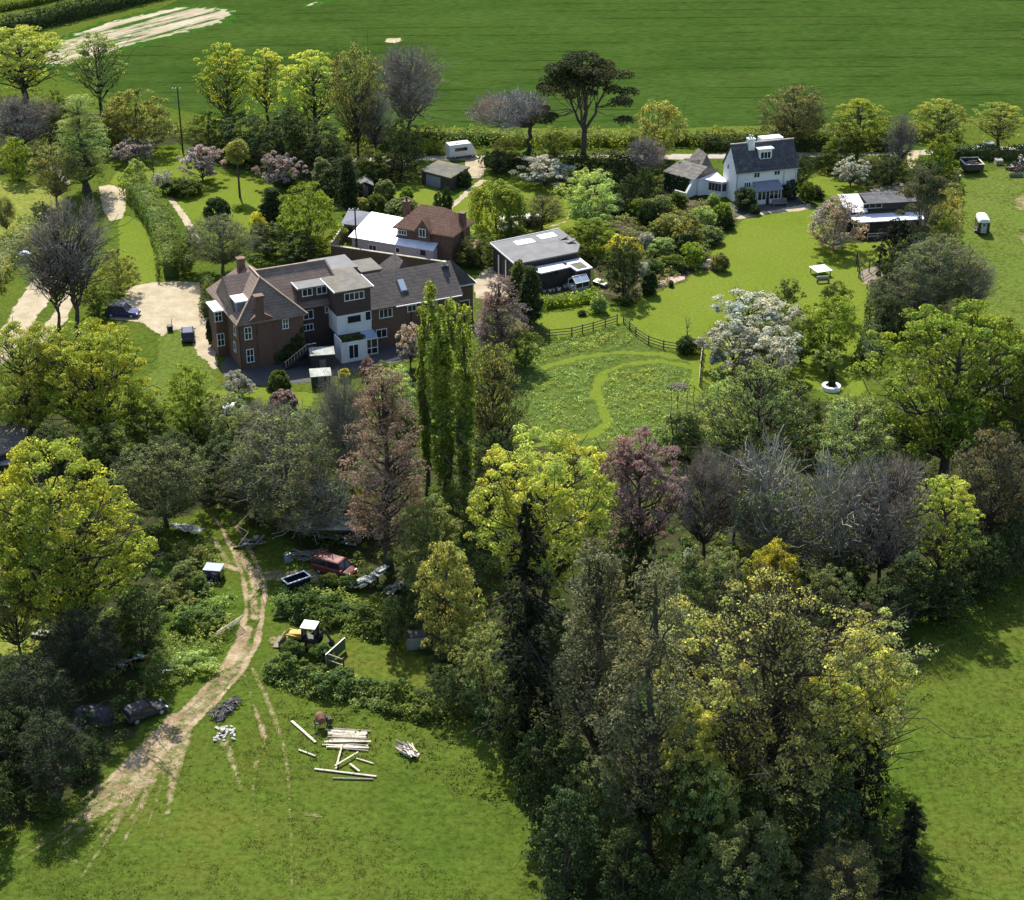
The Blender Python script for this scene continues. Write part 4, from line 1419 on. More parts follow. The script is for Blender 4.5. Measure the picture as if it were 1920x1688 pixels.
# windows
for a in ((465, 625, .95, 1.7, 0), (469, 667, .95, 1.8, 0), (535, 607, .8, 1.35, 0)):
    opening(H1, 'w', F1, *a, panes=2, rows=2)
opening(H1, 'w', F1, 409, 592, .95, 1.6, 5.4, panes=2, rows=2)
opening(H1, 'w', F1, 414, 637, .95, 1.7, 5.4, panes=2, rows=2)
opening(H1, 'w', F1, 441, 620, .8, 1.3, .35, panes=1, side=1)
opening(H1, 'w', F1, 441, 650, .8, 1.3, .35, panes=1, side=1)
opening(H1, 'w', F1, 576, 548, 1.35, 1.05, 2.4, panes=2)
opening(H1, 'w', F1, 603, 544, 1.35, 1.05, 2.4, panes=2)
opening(H1, 'w', F1, 664, 555, 2.65, 1.05, -.75, panes=4)
opening(H1, 'w', F1, 578, 590, 1.35, 1.25, 2.4, panes=2)
opening(H1, 'w', F1, 615, 580, .85, .9, 2.4, panes=2)
opening(H1, 'w', F1, 577, 614, 1.5, .9, 2.4, panes=3)
opening(H1, 'w', F1, 664, 598, 1.7, .85, -.80, panes=2, frame='black')
opening(H1, 'd', F1, 690, 592, .85, 1.3, -.80, panes=1)
opening(H1, 'd', F1, 663, 659, 1.35, 1.95, -3.3, panes=2, name='french_door')
opening(H1, 'w', F1, 723, 587, 1.8, 1.25, -.45, panes=3)
opening(H1, 'w', F1, 715, 625, 1.5, 1.2, -.45, panes=2)
opening(H1, 'w', F1, 772, 578, 1.25, .9, -.45, panes=2)
opening(H1, 'w', F1, 806, 572, 2.0, 1.05, -.45, panes=3)
opening(H1, 'd', F1, 866, 577, 2.2, 2.0, 2.6, panes=1, name='garage_door')
# outside stair and porches at the foot of the house
m = MB()
for k in range(10):
    x = 5.2 + k * .3
    m.box(x, x + .32, -2.2, -1.3, .2 * k, .2 * k + .12)
m.bar((5.1, -2.22, .1), (8.2, -2.22, 2.1), .07, .24)
m.bar((5.1, -1.28, .1), (8.2, -1.28, 2.1), .07, .24)
m.box(8.2, 9.4, -2.25, -.1, 1.95, 2.08)
for (x, y) in ((8.25, -2.2), (9.3, -2.2), (8.25, -1.3), (9.3, -.2)):
    m.box(x - .05, x + .05, y - .05, y + .05, 0, 3.0)
m.build('outside_stair', M['timber'], H1)
m = MB()
m.bar((5.1, -2.26, 1.05), (8.2, -2.26, 3.0), .06)
for k in range(8):
    x = 5.3 + k * .38
    m.bar((x, -2.26, .25 + (x - 5.1) * .645), (x, -2.26, 1.0 + (x - 5.1) * .629), .05)
m.box(8.25, 9.3, -2.3, -2.26, 2.9, 3.0)
m.build('stair_railing', M['timber_pale'], H1)

# ---- lean-to shelters just in front
for (px, py, wd, dp, h, lab, mt, wl) in ((605, 690, 2.8, 1.7, 2.1, 'small timber store with flat grey roof standing beside the outside stair', 'fibre', 'timber'),
                                        (602, 722, 2.3, 1.6, 1.5, 'low shelter with pale square roof in front of the brick house', 'fibre', 'timber')):
    X, Y, _ = at(px, py)
    s = thing('garden_store', lab, 'shed', (X, Y, 0), R(10))
    MB().box(-wd / 2, wd / 2, -dp / 2, dp / 2, 0, h).build('wall', M[wl], s)
    MB().slab([(-wd / 2 - .15, -dp / 2 - .15, h + .1), (wd / 2 + .15, -dp / 2 - .15, h + .1), (wd / 2 + .15, dp / 2 + .15, h + .35), (-wd / 2 - .15, dp / 2 + .15, h + .35)], .1).build('roof', M[mt], s)
    MB().box(-.4, .4, -dp / 2 - .03, -dp / 2 - .002, .05, 1.5).build('door', M['timber_grey'], s)

# ---- house with the white annex roof
F2 = Frame(-23.32, 241.2, -24.83)
H2 = house('tiled_cottage', 'red tiled cottage with hipped roof, gabled dormer and long white annex roof', 'house', F2)
m = MB()
m.box(.15, 6.3, .2, 6.2, 0, 2.5)
m.box(6.3, 13.3, .2, 1.5, 0, 2.5)
m.build('annex_wall', M['render_mauve'], H2)
m = MB()
m.slab([(-.2, -.15, 2.62), (5.7, -.15, 2.62), (6.6, 1.3, 3.1), (6.6, 6.2, 4.25), (.0, 6.5, 4.3)], .12)
m.slab([(5.72, -.15, 2.60), (13.5, -.1, 2.60), (13.5, 1.45, 3.25), (6.62, 1.3, 3.08)], .12)
m.build('annex_roof', M['metal_white'], H2)
m = MB()
m.slab([(-4.0, 4.3, 2.6), (-.8, 4.5, 2.6), (-.25, 6.8, 4.05), (-4.0, 6.8, 4.05)], .12)
m.slab([(-4.0, 6.82, 4.05), (-.25, 6.82, 4.05), (-.25, 9.0, 2.8), (-4.0, 9.0, 2.8)], .12)
m.build('side_roof', M['slate_blue'], H2)
m = MB()
m.box(-3.7, .1, 4.6, 8.8, 0, 2.55)
m.build('side_wall', M['brick_light'], H2)
m = MB()
m.box(6.9, 15.6, 1.55, 7.4, 0, 4.75)
m.prism([(10.3, 1.25), (12.5, 1.25), (12.5, 3.4), (10.3, 3.4)], 4.0, 5.2)
m.build('wall', M['brick'], H2)
m = MB()
m.hip(6.4, 16.1, 1.0, 7.9, 4.7, 7.7, 9.6, 13.6, 3.9)
m.build('roof', M['tile_red'], H2)
m = MB()
m.hip(10.0, 12.8, .75, 4.0, 4.7, 6.6, .75, 3.6, swap=True, th=.1)
m.build('dormer_gable', M['tile_red'], H2)
MB().prism([(10.35, .98), (12.45, .98), (12.45, 1.02), (10.35, 1.02)], 3.4, 4.7).add([(10.3, .72, 4.7), (12.5, .72, 4.7), (11.4, .72, 6.35)], [(0, 1, 2)]).build('gable_wall', M['brick'], H2)
ch = MB().box(6.8, 7.6, 3.6, 4.5, 3.5, 7.6).box(6.72, 7.68, 3.52, 4.58, 7.6, 7.8).build('chimney', M['brick'], H2)
MB().cyl((7.2, 4.05, 7.8), .16, .6, 8).build('chimney_pot', M['timber'], ch)
MB().box(15.2, 16.0, 4.6, 5.5, 3.0, 6.8).box(15.12, 16.08, 4.52, 5.58, 6.8, 7.0).build('chimney', M['brick'], H2)
m = MB()
m.slab([(16.15, 3.0, 3.0), (18.4, 3.0, 2.6), (18.4, 6.0, 2.6), (16.15, 6.0, 3.0)], .14)
m.build('lean_to_roof', M['tile_red'], H2)
MB().box(15.62, 18.1, 3.2, 5.8, 0, 2.55).build('lean_to_wall', M['brick'], H2)
opening(H2, 'w', F2, 699, 465, 1.3, .95, .2, panes=2)
opening(H2, 'w', F2, 746, 469, .75, .8, .2, panes=1)
opening(H2, 'w', F2, 793, 474, .75, .7, .2, panes=1, frame='black')
opening(H2, 'w', F2, 792, 437, 1.05, 1.25, .72, panes=2)
opening(H2, 'w', F2, 755, 436, 1.3, .75, 1.55, panes=3)
opening(H2, 'w', F2, 657, 432, .8, 1.0, 4.6, panes=1, frame='timber')

# ---- garden wall between the two houses
def free_wall(name, label, a, b, h, th, material, cap=None):
    A, B = Vector(at(*a)), Vector(at(*b))
    d = B - A
    o = thing(name, label, 'wall', A, math.atan2(d.y, d.x))
    L = d.length
    MB().box(0, L, -th / 2, th / 2, 0, h).build('wall_body', M[material], o)
    if cap:
        MB().box(-.05, L + .05, -th / 2 - .06, th / 2 + .06, h + .003, h + .11).build('coping', M[cap], o)
    return o


free_wall('garden_wall', 'long brick garden wall running between the two houses', (622, 484), (838, 516), 1.9, .3, 'brick', 'paving')
free_wall('boundary_fence', 'ivy covered board fence sloping down beside the white annex', (622, 478), (648, 440), 1.8, .15, 'timber_grey', 'timber_pale')

# ---- workshop with felt roof
F3 = Frame(.37, 227.7, 28.46)
H3 = house('workshop', 'dark timber workshop with grey felt roof and two rooflights', 'workshop', F3)
m = MB()
m.prism([(.3, .3), (9.8, .3), (11.4, 2.5), (11.5, 8.1), (.7, 7.6)], 0, [3.35, 3.35, 3.35, 3.7, 3.7])
m.build('wall', M['timber'], H3)
m = MB()
m.slab([(0, 0, 3.56), (10.0, 0, 3.56), (11.75, 2.3, 3.62), (11.9, 8.4, 3.98), (.4, 7.9, 3.98)], .2)
m.build('roof', M['felt_grey'], H3)
m = MB()
m.bar((0, -.04, 3.52), (.36, 7.9, 3.94), .08, .2)
m.bar((.4, 7.96, 3.98), (11.9, 8.46, 3.98), .08, .16)
m.build('fascia', M['white'], H3)
for (x0, x1, y0) in ((3.5, 6.4, 5.5), (7.6, 10.3, 6.1)):
    MB().slab([(x0, y0, 3.90), (x1, y0, 3.90), (x1, y0 + 1.5, 3.97), (x0, y0 + 1.5, 3.97)], .05).build('rooflight', M['skylight'], H3)
for (x, y) in ((10.6, 4.9), (10.9, 3.3)):
    MB().slab([(x - .75, y - .3, 3.86), (x + .55, y - .3, 4.2), (x + .55, y + .35, 4.2), (x - .75, y + .35, 3.86)], .12).build('roof_vent', M['black'], H3)
m = MB()
m.prism([(1.9, -.02), (9.9, -.02), (9.95, -3.7), (7.8, -3.7), (7.8, -2.0), (3.0, -2.2)], 0, 2.4)
m.build('lean_to_wall', M['timber'], H3)
m = MB()
m.slab([(1.7, -.02, 2.62), (10.4, -.02, 2.62), (10.1, -3.95, 2.55), (7.55, -3.95, 2.55), (7.55, -2.25, 2.57), (2.8, -2.5, 2.57)], .16)
m.build('lean_to_roof', M['metal_white'], H3)
MB().slab([(7.9, -3.6, 2.575), (9.6, -3.6, 2.575), (9.7, -1.4, 2.61), (7.9, -1.4, 2.61)], .01).build('moss_patch', M['felt_moss2'], H3)
MB().box(7.2, 7.5, -1.3, -.7, 2.6, 2.85).build('roof_vent', M['black'], H3)
for y in (5.1, 3.0):
    MB().slab([(.28, y, .2), (.30, y, .2), (.30, y + .3, .2), (.28, y + .3, .2)], -2.9).build('door_post', M['white'], H3)
opening(H3, 'w', F3, 1040, 512, 1.2, .8, -2.25, panes=2, frame='timber')

# ---- white cottage
F4 = Frame(34.58, 263.0, 16.96)
H4 = house('white_cottage', 'white rendered cottage with grey slate roof, flat-topped dormer, glazed porch and left extension', 'house', F4)
m = MB()
m.box(.15, 10.45, .15, 5.1, 0, 5.0)
m.add([(.15, .15, 5.0), (.15, 5.1, 5.0), (.15, 2.65, 8.4), (.35, .15, 5.0), (.35, 5.1, 5.0), (.35, 2.65, 8.4)], [(0, 2, 1), (3, 4, 5), (0, 3, 5, 2), (1, 2, 5, 4)])
m.add([(10.45, .15, 5.0), (10.45, 5.1, 5.0), (10.45, 2.65, 8.4), (10.25, .15, 5.0), (10.25, 5.1, 5.0), (10.25, 2.65, 8.4)], [(0, 1, 2), (3, 5, 4), (0, 2, 5, 3), (1, 4, 5, 2)])
m.build('wall', M['render'], H4)
m = MB()
m.slab([(0, -.15, 4.95), (10.65, -.15, 4.95), (10.65, 2.65, 8.75), (0, 2.65, 8.75)], .18)
m.slab([(0, 5.45, 4.95), (10.65, 5.45, 4.95), (10.65, 2.66, 8.75), (0, 2.66, 8.75)], .18)
m.build('roof', M['slate'], H4)
m = MB()
m.bar((-.03, 2.65, 8.78), (10.68, 2.65, 8.78), .2, .14)
m.bar((0, -.22, 4.82), (10.65, -.22, 4.82), .12)
m.build('gutter', M['stone'], H4)
cx, cz = F4.pl(1408, 262, 2.4)
ch = MB().box(cx - .5, cx + .5, 1.9, 2.9, 6.5, cz).box(cx - .58, cx + .58, 1.82, 2.98, cz, cz + .25).build('chimney', M['render'], H4)
MB().cyl((cx - .2, 2.4, cz + .25), .16, .55, 8).cyl((cx + .22, 2.4, cz + .25), .16, .45, 8).build('chimney_pot', M['stone'], ch)
x0, z0 = F4.pl(1423, 299, 1.1)
x1, z1 = F4.pl(1448, 279, 1.1)
m = MB()
m.box(x0, x1, 1.1, 3.2, z0 - .6, z1)
dm = m.build('dormer', M['render'], H4)
MB().box(x0 - .25, x1 + .25, .85, 3.6, z1, z1 + .16).build('dormer_roof', M['white'], dm)
opening(H4, 'w', F4, 1435.5, 291, x1 - x0 - .35, 1.15, 1.1, panes=3)
MB().box(5.6, 9.2, 3.2, 5.0, 7.6, 8.92).build('rear_dormer', M['white'], H4)
opening(H4, 'w', F4, 1419, 328, 1.05, .95, .15, panes=2)
opening(H4, 'w', F4, 1457, 323, 1.05, .95, .15, panes=2, frame='white')
opening(H4, 'w', F4, 1401, 347, 1.15, .95, .15, panes=3)
opening(H4, 'w', F4, 1366, 312, .6, .9, .15, panes=1, side=1)
m = MB()
m.slab([(2.9, -1.75, 2.25), (7.4, -1.75, 2.25), (7.3, .12, 3.25), (3.0, .12, 3.25)], .12)
po = m.build('porch_roof', M['slate_blue'], H4)
m = MB()
m.box(3.15, 7.2, -1.55, .12, 0, .75)
for x in (3.15, 3.85, 4.55, 5.15, 5.9, 6.6, 7.1):
    m.box(x, x + .1, -1.57, -1.45, .75, 2.15)
m.box(3.15, 7.2, -1.57, -1.45, 2.05, 2.2)
m.box(3.15, 3.25, -1.45, .1, .75, 2.4)
m.box(7.1, 7.2, -1.45, .1, .75, 2.4)
po = m.build('porch', M['white'], H4)
MB().box(3.2, 4.6, -1.53, -1.49, .8, 2.05).box(5.2, 7.12, -1.53, -1.49, .8, 2.05).build('pane', M['glass'], po)
MB().box(4.66, 5.14, -1.62, -1.5, .02, 2.05).build('door', M['black'], po)
# sunroom and extension on the left
m = MB()
m.prism([(-2.3, 5.0), (-.8, 3.4), (.12, 3.5), (.12, 7.7), (-2.7, 8.6)], 0, 2.45)
m.box(-3.9, -2.2, 5.3, 9.0, 0, 2.4)
m.build('sunroom_wall', M['render'], H4)
MB().slab([(-2.55, 4.75, 2.62), (-.85, 3.1, 2.62), (.13, 3.2, 2.62), (.13, 7.8, 2.75), (-4.2, 8.9, 2.75), (-4.3, 5.4, 2.66), (-2.9, 5.4, 2.64)], .16).build('sunroom_roof', M['white'], H4)
sw = MB()
for k in range(4):
    t0, t1 = k / 4 + .02, (k + 1) / 4 - .02
    a, b = Vector((-2.3, 4.96, 0)), Vector((-.82, 3.36, 0))
    p, q = a + (b - a) * t0, a + (b - a) * t1
    n = Vector((-.73, -.68, 0)) * .04
    sw.prism([(p.x, p.y), (q.x, q.y), (q.x + n.x, q.y + n.y), (p.x + n.x, p.y + n.y)], .95, 2.15)
sw.prism([(-.72, 3.36), (.02, 3.44), (.02, 3.40), (-.72, 3.32)], .95, 2.15)
sw.build('sunroom_window', M['glass'], H4)
m = MB()
m.prism([(-2.36, 4.9), (-.84, 3.28), (.05, 3.36), (.05, 3.42), (-.8, 3.38), (-2.3, 4.98)], .85, .95)
m.prism([(-.86, 3.26), (-.72, 3.26), (-.72, 3.4), (-.86, 3.4)], .95, 2.3)
m.build('sunroom_frame', M['white'], H4)
EX = Vector((-7.85, 10.4, 0))
ex = Vector((3.1, -5.3, 0)).normalized()
ey = Vector((-ex.y, ex.x, 0))


def ext(u, v):
    p = EX + ex * u + ey * v
    return p.x, p.y


m = MB()
m.prism([ext(.2, .2), ext(6.0, .2), ext(6.0, 6.2), ext(.2, 6.2)], 0, 2.7)
m.box(-4.6, .1, 9.3, 12.0, 0, 2.7)
m.build('extension_wall', M['render'], H4)
m = MB()
zr = 4.15
E_ = [(*ext(-.1, -.1), 2.75), (*ext(6.3, -.1), 2.75), (*ext(6.3, 6.6), 2.75), (*ext(-.1, 6.6), 2.75), (*ext(.9, 3.3), zr), (*ext(6.2, 3.3), zr)]
m.add(E_, [(0, 1, 5, 4), (1, 2, 5), (2, 3, 4, 5), (3, 0, 4), (3, 2, 1, 0)])
m.hip(-5.2, .1, 9.05, 12.2, 2.75, 4.0, -5.2, .1, 10.6)
m.hip(-2.4, .14, 8.95, 14.0, 2.85, 4.95, 10.2, 13.9, -.6, swap=True)
m.build('extension_roof', M['slate_lichen'], H4)
def ivy(parent, P, size=.11, lf='ivy', seed=5):
    rg = np.random.default_rng(seed)
    v, f = leafy(rg, np.array(P), .28, 46, size, 1.0, .4)
    return link('wall_ivy', np_mesh('wall_ivy', v, f, LF[lf]), parent)


ig = np.random.default_rng(6)
ivy(H4, [(*ext(.3 + 4.8 * ig.random(), .02), .1 + 2.5 * ig.random()) for _ in range(150)])
ivy(H1, [(4.6 + 3.9 * t, -.1, z) for t, z in [(q, ig.random() * (1.0 + 3.2 * q)) for q in ig.random(90)]], seed=7)
m = MB()
for (x, z) in ((.3, 4.8), (8.2, 4.8), (10.2, 4.8)):
    m.cyl((x, .06, 0), .05, z, 8)
m.build('downpipe', M['steel'], H4)
m = MB()
for (x, y, z) in ((8.75, 2.3, 8.3), (17.2, -.62, 5.2), (22.8, -.55, 5.4), (.25, -.1, 6.0)):
    m.cyl((x, y, 0), .06, z, 8)
m.build('downpipe', M['black'], H1)
m = MB()
m.slab([(3.05, -.1, 5.0), (3.35, -.1, 5.0), (3.35, 2.3, 8.26), (3.05, 2.3, 8.26)], .01)
m.build('lichen_streak', M['slate_lichen'], H4, loc=(0, 0, .012))
m = MB()
m.prism([ext(5.6, -1.6), ext(6.0, -1.6), ext(6.0, .15), ext(5.6, .15)], 0, [.9, .9, 2.6, 2.6])
m.prism([ext(3.6, -1.6), ext(5.6, -1.6), ext(5.6, -1.4), ext(3.6, -1.4)], 0, .9)
m.build('buttress_wall', M['render'], H4)

# ---- garden studio
F5 = Frame(51.7, 249.8, 8.73)
H5 = house('garden_studio', 'dark timber garden studio with white sheet roof, clerestory window and veranda', 'summerhouse', F5)
m = MB()
m.box(-1.8, 9.4, .5, 4.7, 0, 3.1)
m.prism([(1.3, .9), (9.4, .9), (9.4, 4.5), (1.3, 4.5)], 3.1, [4.15, 4.15, 4.35, 4.35])
m.box(-.5, 9.0, -1.1, .5, 0, 2.3)
m.build('wall', M['timber'], H5)
m = MB()
m.slab([(-2.1, .2, 3.25), (1.15, .2, 3.25), (1.15, 4.95, 4.45), (-2.1, 4.95, 4.45)], .08)
for k in range(14):
    x = -2.0 + k * .235
    m.bar((x, .2, 3.28), (x, 4.95, 4.48), .06, .05)
m.build('sheet_roof', M['metal_white'], H5)
MB().slab([(1.2, .6, 4.3), (9.7, .6, 4.3), (9.7, 4.9, 4.55), (1.2, 4.9, 4.55)], .12).build('roof', M['slate'], H5)
MB().slab([(-1.6, .45, 2.78), (9.3, .45, 2.78), (9.3, -1.9, 2.4), (-.8, -1.9, 2.4), (-1.5, -.6, 2.55)], .09).build('veranda_roof', M['metal_white'], H5)
opening(H5, 'w', F5, 1636, 386, 2.9, .75, .9, panes=3, frame='steel')
opening(H5, 'd', F5, 1604, 429, .8, 1.7, -1.1, panes=1, name='door')
opening(H5, 'w', F5, 1625, 425, .8, .9, -1.1, panes=1)
m = MB()
for z in (.55, .95):
    m.bar((.2, -3.0, z), (3.4, -3.0, z), .06, .14)
for x in (.25, 1.8, 3.35):
    m.box(x - .05, x + .05, -3.05, -2.95, 0, 1.0)
m.build('veranda_rail', M['timber_pale'], H5)
MB().box(-.4, 8.8, -2.95, -1.12, .02, .22).build('deck', M['timber'], H5)

# ---- garage beyond the red-tiled cottage
GP = [at(*p, 2.35)[:2] for p in ((787, 319), (822, 300), (881, 313), (845, 334))]
gc = np.mean(GP, 0)
gl = [(p[0] - gc[0], p[1] - gc[1]) for p in GP]
G1 = thing('garage', 'flat mossy-roofed garage at the edge of the gravel yard', 'garage', (gc[0], gc[1], 0))
MB().prism([(x * .93, y * .93) for x, y in gl], 0, 2.1).build('wall', M['timber'], G1)
MB().slab([(x, y, 2.35) for x, y in gl], .24).build('roof', M['felt_moss2'], G1)
d0, d1 = Vector(gl[0]), Vector(gl[3])
dd = (d1 - d0).normalized()
nn = Vector((dd.y, -dd.x)) * .02
p, q = d0 * .93 + dd * 1.0, d0 * .93 + dd * 4.0
MB().prism([(p.x, p.y), (q.x, q.y), (q.x + nn.x * 3, q.y + nn.y * 3), (p.x + nn.x * 3, p.y + nn.y * 3)], .1, 1.9).build('door', M['slate_blue'], G1)


def shed(name, label, px, py, wd, dp, hw, hr, rz, wall, roof, along_y=True):
    X, Y, _ = at(px, py)
    s = thing(name, label, 'shed', (X, Y, 0), rz)
    MB().box(-wd / 2, wd / 2, 0, dp, 0, hw).add([(-wd / 2, 0, hw), (wd / 2, 0, hw), (0, 0, hr - .12)], [(0, 1, 2)]).build('wall', M[wall], s)
    m = MB()
    e = .2
    m.slab([(-wd / 2 - e, -e, hw - .05), (0, -e, hr), (0, dp + e, hr), (-wd / 2 - e, dp + e, hw - .05)], .07)
    m.slab([(wd / 2 + e, -e, hw - .05), (0, -e, hr), (0, dp + e, hr), (wd / 2 + e, dp + e, hw - .05)], .07)
    m.build('roof', M[roof], s)
    MB().box(-.4, .4, -.04, -.002, .05, hw - .15).build('door', M['timber_grey'], s)
    return s


shed('garden_shed', 'small dark shed with grey ridged roof beside the round shrubs', 686, 368, 2.2, 2.6, 1.8, 2.4, R(8), 'timber', 'felt_grey')
shed('garden_shed', 'low white-roofed garden shed between the willow and the workshop', 1000, 425, 2.4, 1.4, 1.4, 1.7, R(20), 'timber', 'white')
# dark farm building at the left edge
BP = [at(*p, 3.2)[:2] for p in ((-70, 815), (60, 798), (38, 842), (-70, 866))]
bc = np.mean(BP, 0)
bl = [(p[0] - bc[0], p[1] - bc[1]) for p in BP]
B1 = thing('outbuilding', 'dark outbuilding with mossy roof under the trees at the left edge', 'outbuilding', (bc[0], bc[1], 0))
MB().prism([(x * .95, y * .95) for x, y in bl], 0, 2.9).build('wall', M['timber'], B1)
MB().slab([(x, y, z) for (x, y), z in zip(bl, (3.5, 3.5, 3.1, 3.1))], .2).build('roof', M['felt_moss'], B1)
MB().slab([(bl[2][0] - 4, bl[2][1] - 1.6, 2.0), (bl[2][0] - .5, bl[2][1] - 1.3, 2.0), (bl[2][0] - .3, bl[2][1] + .3, 2.5), (bl[2][0] - 4, bl[2][1] + .1, 2.5)], .1).build('lean_to_roof', M['steel'], B1)
# fallen shelter near the track
X, Y, _ = at(612, 1022)
S = thing('open_shelter', 'collapsed open shelter with patchy sheet roof under the bare branches', 'shelter', (X, Y, 0), R(-4))
m = MB()
m.slab([(-2.9, -.6, 2.1), (3.2, -.5, 2.2), (3.0, 1.9, 2.7), (-2.2, 2.0, 2.6)], .08)
m.build('roof', M['fibre'], S)
m = MB()
for (x, y) in ((-2.6, -.4), (2.9, -.3), (2.8, 1.7), (-2.0, 1.8)):
    m.box(x - .07, x + .07, y - .07, y + .07, 0, 2.05)
m.bar((-2.6, -.5, 1.9), (2.9, -.4, 2.0), .1, .18)
m.build('post', M['timber'], S)
MB().box(-2.2, 2.8, 1.6, 1.75, 0, 2.3).build('back_wall', M['timber'], S)


# ---------------------------------------------------------------- vehicles and things in the grounds
def wheel(parent, x, y, r, w, rim='steel'):
    t = MB().cyl((x, y - w / 2, r), r, w, 16, 'y').build('wheel', M['rubber'], parent)
    MB().cyl((x, y - w / 2 - .012, r), r * .6, w + .024, 12, 'y').build('rim', M[rim], t)
    return t


def car(name, label, px, py, head, paint_, L=4.3, W=1.75, Hh=1.5, van=False, cat='car', z=0.0, glass='glass'):
    """x forward"""
    X, Y, _ = at(px, py)
    o = thing(name, label, cat, (X, Y, z), head)
    hb = Hh * (.56 if not van else .6)
    prof = [(-.5, .80, .45, hb * .86), (-.485, .93, .28, hb * .97), (-.35, 1, .22, hb), (0, 1, .20, hb), (.2, 1, .20, hb * .98),
            (.36, .98, .22, hb * .88), (.46, .90, .26, hb * .74), (.5, .76, .36, hb * .60)]
    rings = []
    for t, wf, z0, z1 in prof:
        h = W / 2 * wf
        rings.append([(t * L, -h * .86, z0), (t * L, -h, z0 + .15), (t * L, -h, z1 - .16), (t * L, -h * .88, z1),
                      (t * L, h * .88, z1), (t * L, h, z1 - .16), (t * L, h, z0 + .15), (t * L, h * .86, z0)])
    MB().loft(rings).build('body', M[paint_], o, smooth=False, bevel=.04)
    f0, f1, r0, r1 = (.22, .06, -.46, -.36) if not van else (.33, .2, -.49, -.47)
    wb, wt = W * .45, W * .38

    def ring(x0, x1, hw, zz):
        return [(x0 * L, -hw, zz), (x1 * L, -hw, zz), (x1 * L, hw, zz), (x0 * L, hw, zz)]
    MB().loft([ring(r0, f0, wb, hb - .03), ring(r1, f1, wt, Hh - .05)]).build('windows', M[glass], o)
    m = MB().loft([ring(r1 - .012, f1 + .012, wt + .03, Hh - .06), ring(r1 + .02, f1 - .02, wt - .08, Hh)])
    for xb, xt in ((r0, r1), (f0, f1), ((r0 + f0) / 2, (r1 + f1) / 2)):
        for s in (-1, 1):
            m.bar((xb * L, s * wb, hb - .03), (xt * L, s * wt, Hh - .05), .09)
    m.build('roof', M[paint_], o)
    for x in (-.3, .31):
        for s in (-1, 1):
            wheel(o, x * L, s * (W / 2 - .1), .32, .22)
    for s in (-1, 1):
        MB().obox((L * .47, s * W * .33, hb * .66), .16, .36, .14, s * -.3).build('headlight', M['white'], o)
        MB().obox((-L * .485, s * W * .38, hb * .8), .08, .18, .2).build('tail_light', M['car_red'], o)
        MB().obox((f0 * L - .1, s * (W / 2 + .08), hb + .05), .12, .18, .14).build('door_mirror', M[paint_], o)
    return o


car('parked_car', 'dark blue people carrier parked on the gravel under the oak', 231, 592, R(-7), 'car_blue', 4.5, 1.8, 1.65)
car('parked_car', 'navy estate car parked on the edge of the grass by the brick house', 353, 634, R(101), 'car_navy', 4.4, 1.75, 1.5)
car('parked_car', 'silver car half hidden behind the hedge beyond the tipped trailer', 1846, 284, R(176), 'car_silver', 4.3, 1.75, 1.5)
car('parked_car', 'pale car beside the rubbish pile at the edge of the paddock', 1918, 290, R(190), 'car_white', 4.3, 1.75, 1.5)
car('parked_car', 'white hatchback on the grass at the left edge under the oak', -2, 1158, R(62), 'car_white', 4.0, 1.7, 1.5)

# camper
X, Y, _ = at(866, 294)
o = thing('camper_van', 'white camper van parked behind the mossy garage', 'camper van', (X, Y, 0), R(22))
m = MB()
m.loft([[(-2.6, -1.05, .4), (2.3, -1.05, .4), (2.3, 1.05, .4), (-2.6, 1.05, .4)], [(-2.6, -1.08, 1.6), (1.9, -1.08, 1.6), (1.9, 1.08, 1.6), (-2.6, 1.08, 1.6)],
        [(-2.5, -1.0, 2.5), (1.3, -1.0, 2.5), (1.3, 1.0, 2.5), (-2.5, 1.0, 2.5)]])
m.build('body', M['car_white'], o, bevel=.08)
MB().box(-1.6, .6, -1.10, -1.06, 1.35, 1.9).box(-1.6, .6, 1.06, 1.10, 1.35, 1.9).build('windows', M['glass'], o)
MB().obox((1.86, 0, 1.95), .06, 1.7, .7, 0, R(-32)).build('windscreen', M['glass'], o)
MB().box(-1.2, -.4, -.4, .4, 2.5, 2.62).build('roof_hatch', M['steel'], o)
for x in (-1.6, 1.5):
    for s in (-1, 1):
        wheel(o, x, s * .95, .33, .2)

# horse trailer, seen from its rear ramp
X, Y, _ = at(1843, 442)
o = thing('horse_trailer', 'white-roofed horse trailer standing alone on the paddock grass', 'trailer', (X, Y, 0), R(-4))
m = MB()
m.box(-.85, .85, 0, 3.0, .45, 2.0)
m.build('body', M['car_navy'], o)
m = MB()
rg = []
for y in (-.05, .5, 2.7, 3.1):
    k = 1 if .2 < y < 3 else .9
    rg.append([(-.88 * k, y, 2.0), (-.78 * k, y, 2.35), (-.45 * k, y, 2.55 * (.97 + .03 * k)), (.45 * k, y, 2.55 * (.97 + .03 * k)), (.78 * k, y, 2.35), (.88 * k, y, 2.0)])
m.loft(rg)
m.build('roof', M['car_white'], o)
MB().box(-.42, .42, -.06, -.003, .4, 1.9).build('ramp', M['fibre'], o)
MB().box(-.18, .18, -.075, -.062, 1.5, 1.8).build('window', M['glass'], o)
for s in (-1, 1):
    t = MB().cyl((s * .96 - .11, 1.4, .34), .34, .22, 16, 'x').build('wheel', M['rubber'], o)
    MB().cyl((s * .96 - .122, 1.4, .34), .2, .244, 12, 'x').build('rim', M['white'], t)
    MB().box(s * .86 - .18, s * .86 + .18, .9, 1.9, .70, .78).build('mudguard', M['black'], o)
MB().bar((0, 3.0, .5), (0, 4.1, .5), .12).build('drawbar', M['steel'], o)
MB().obox((-1.08, .1, .8), .16, .1, .2).build('side_light', M['white'], o)

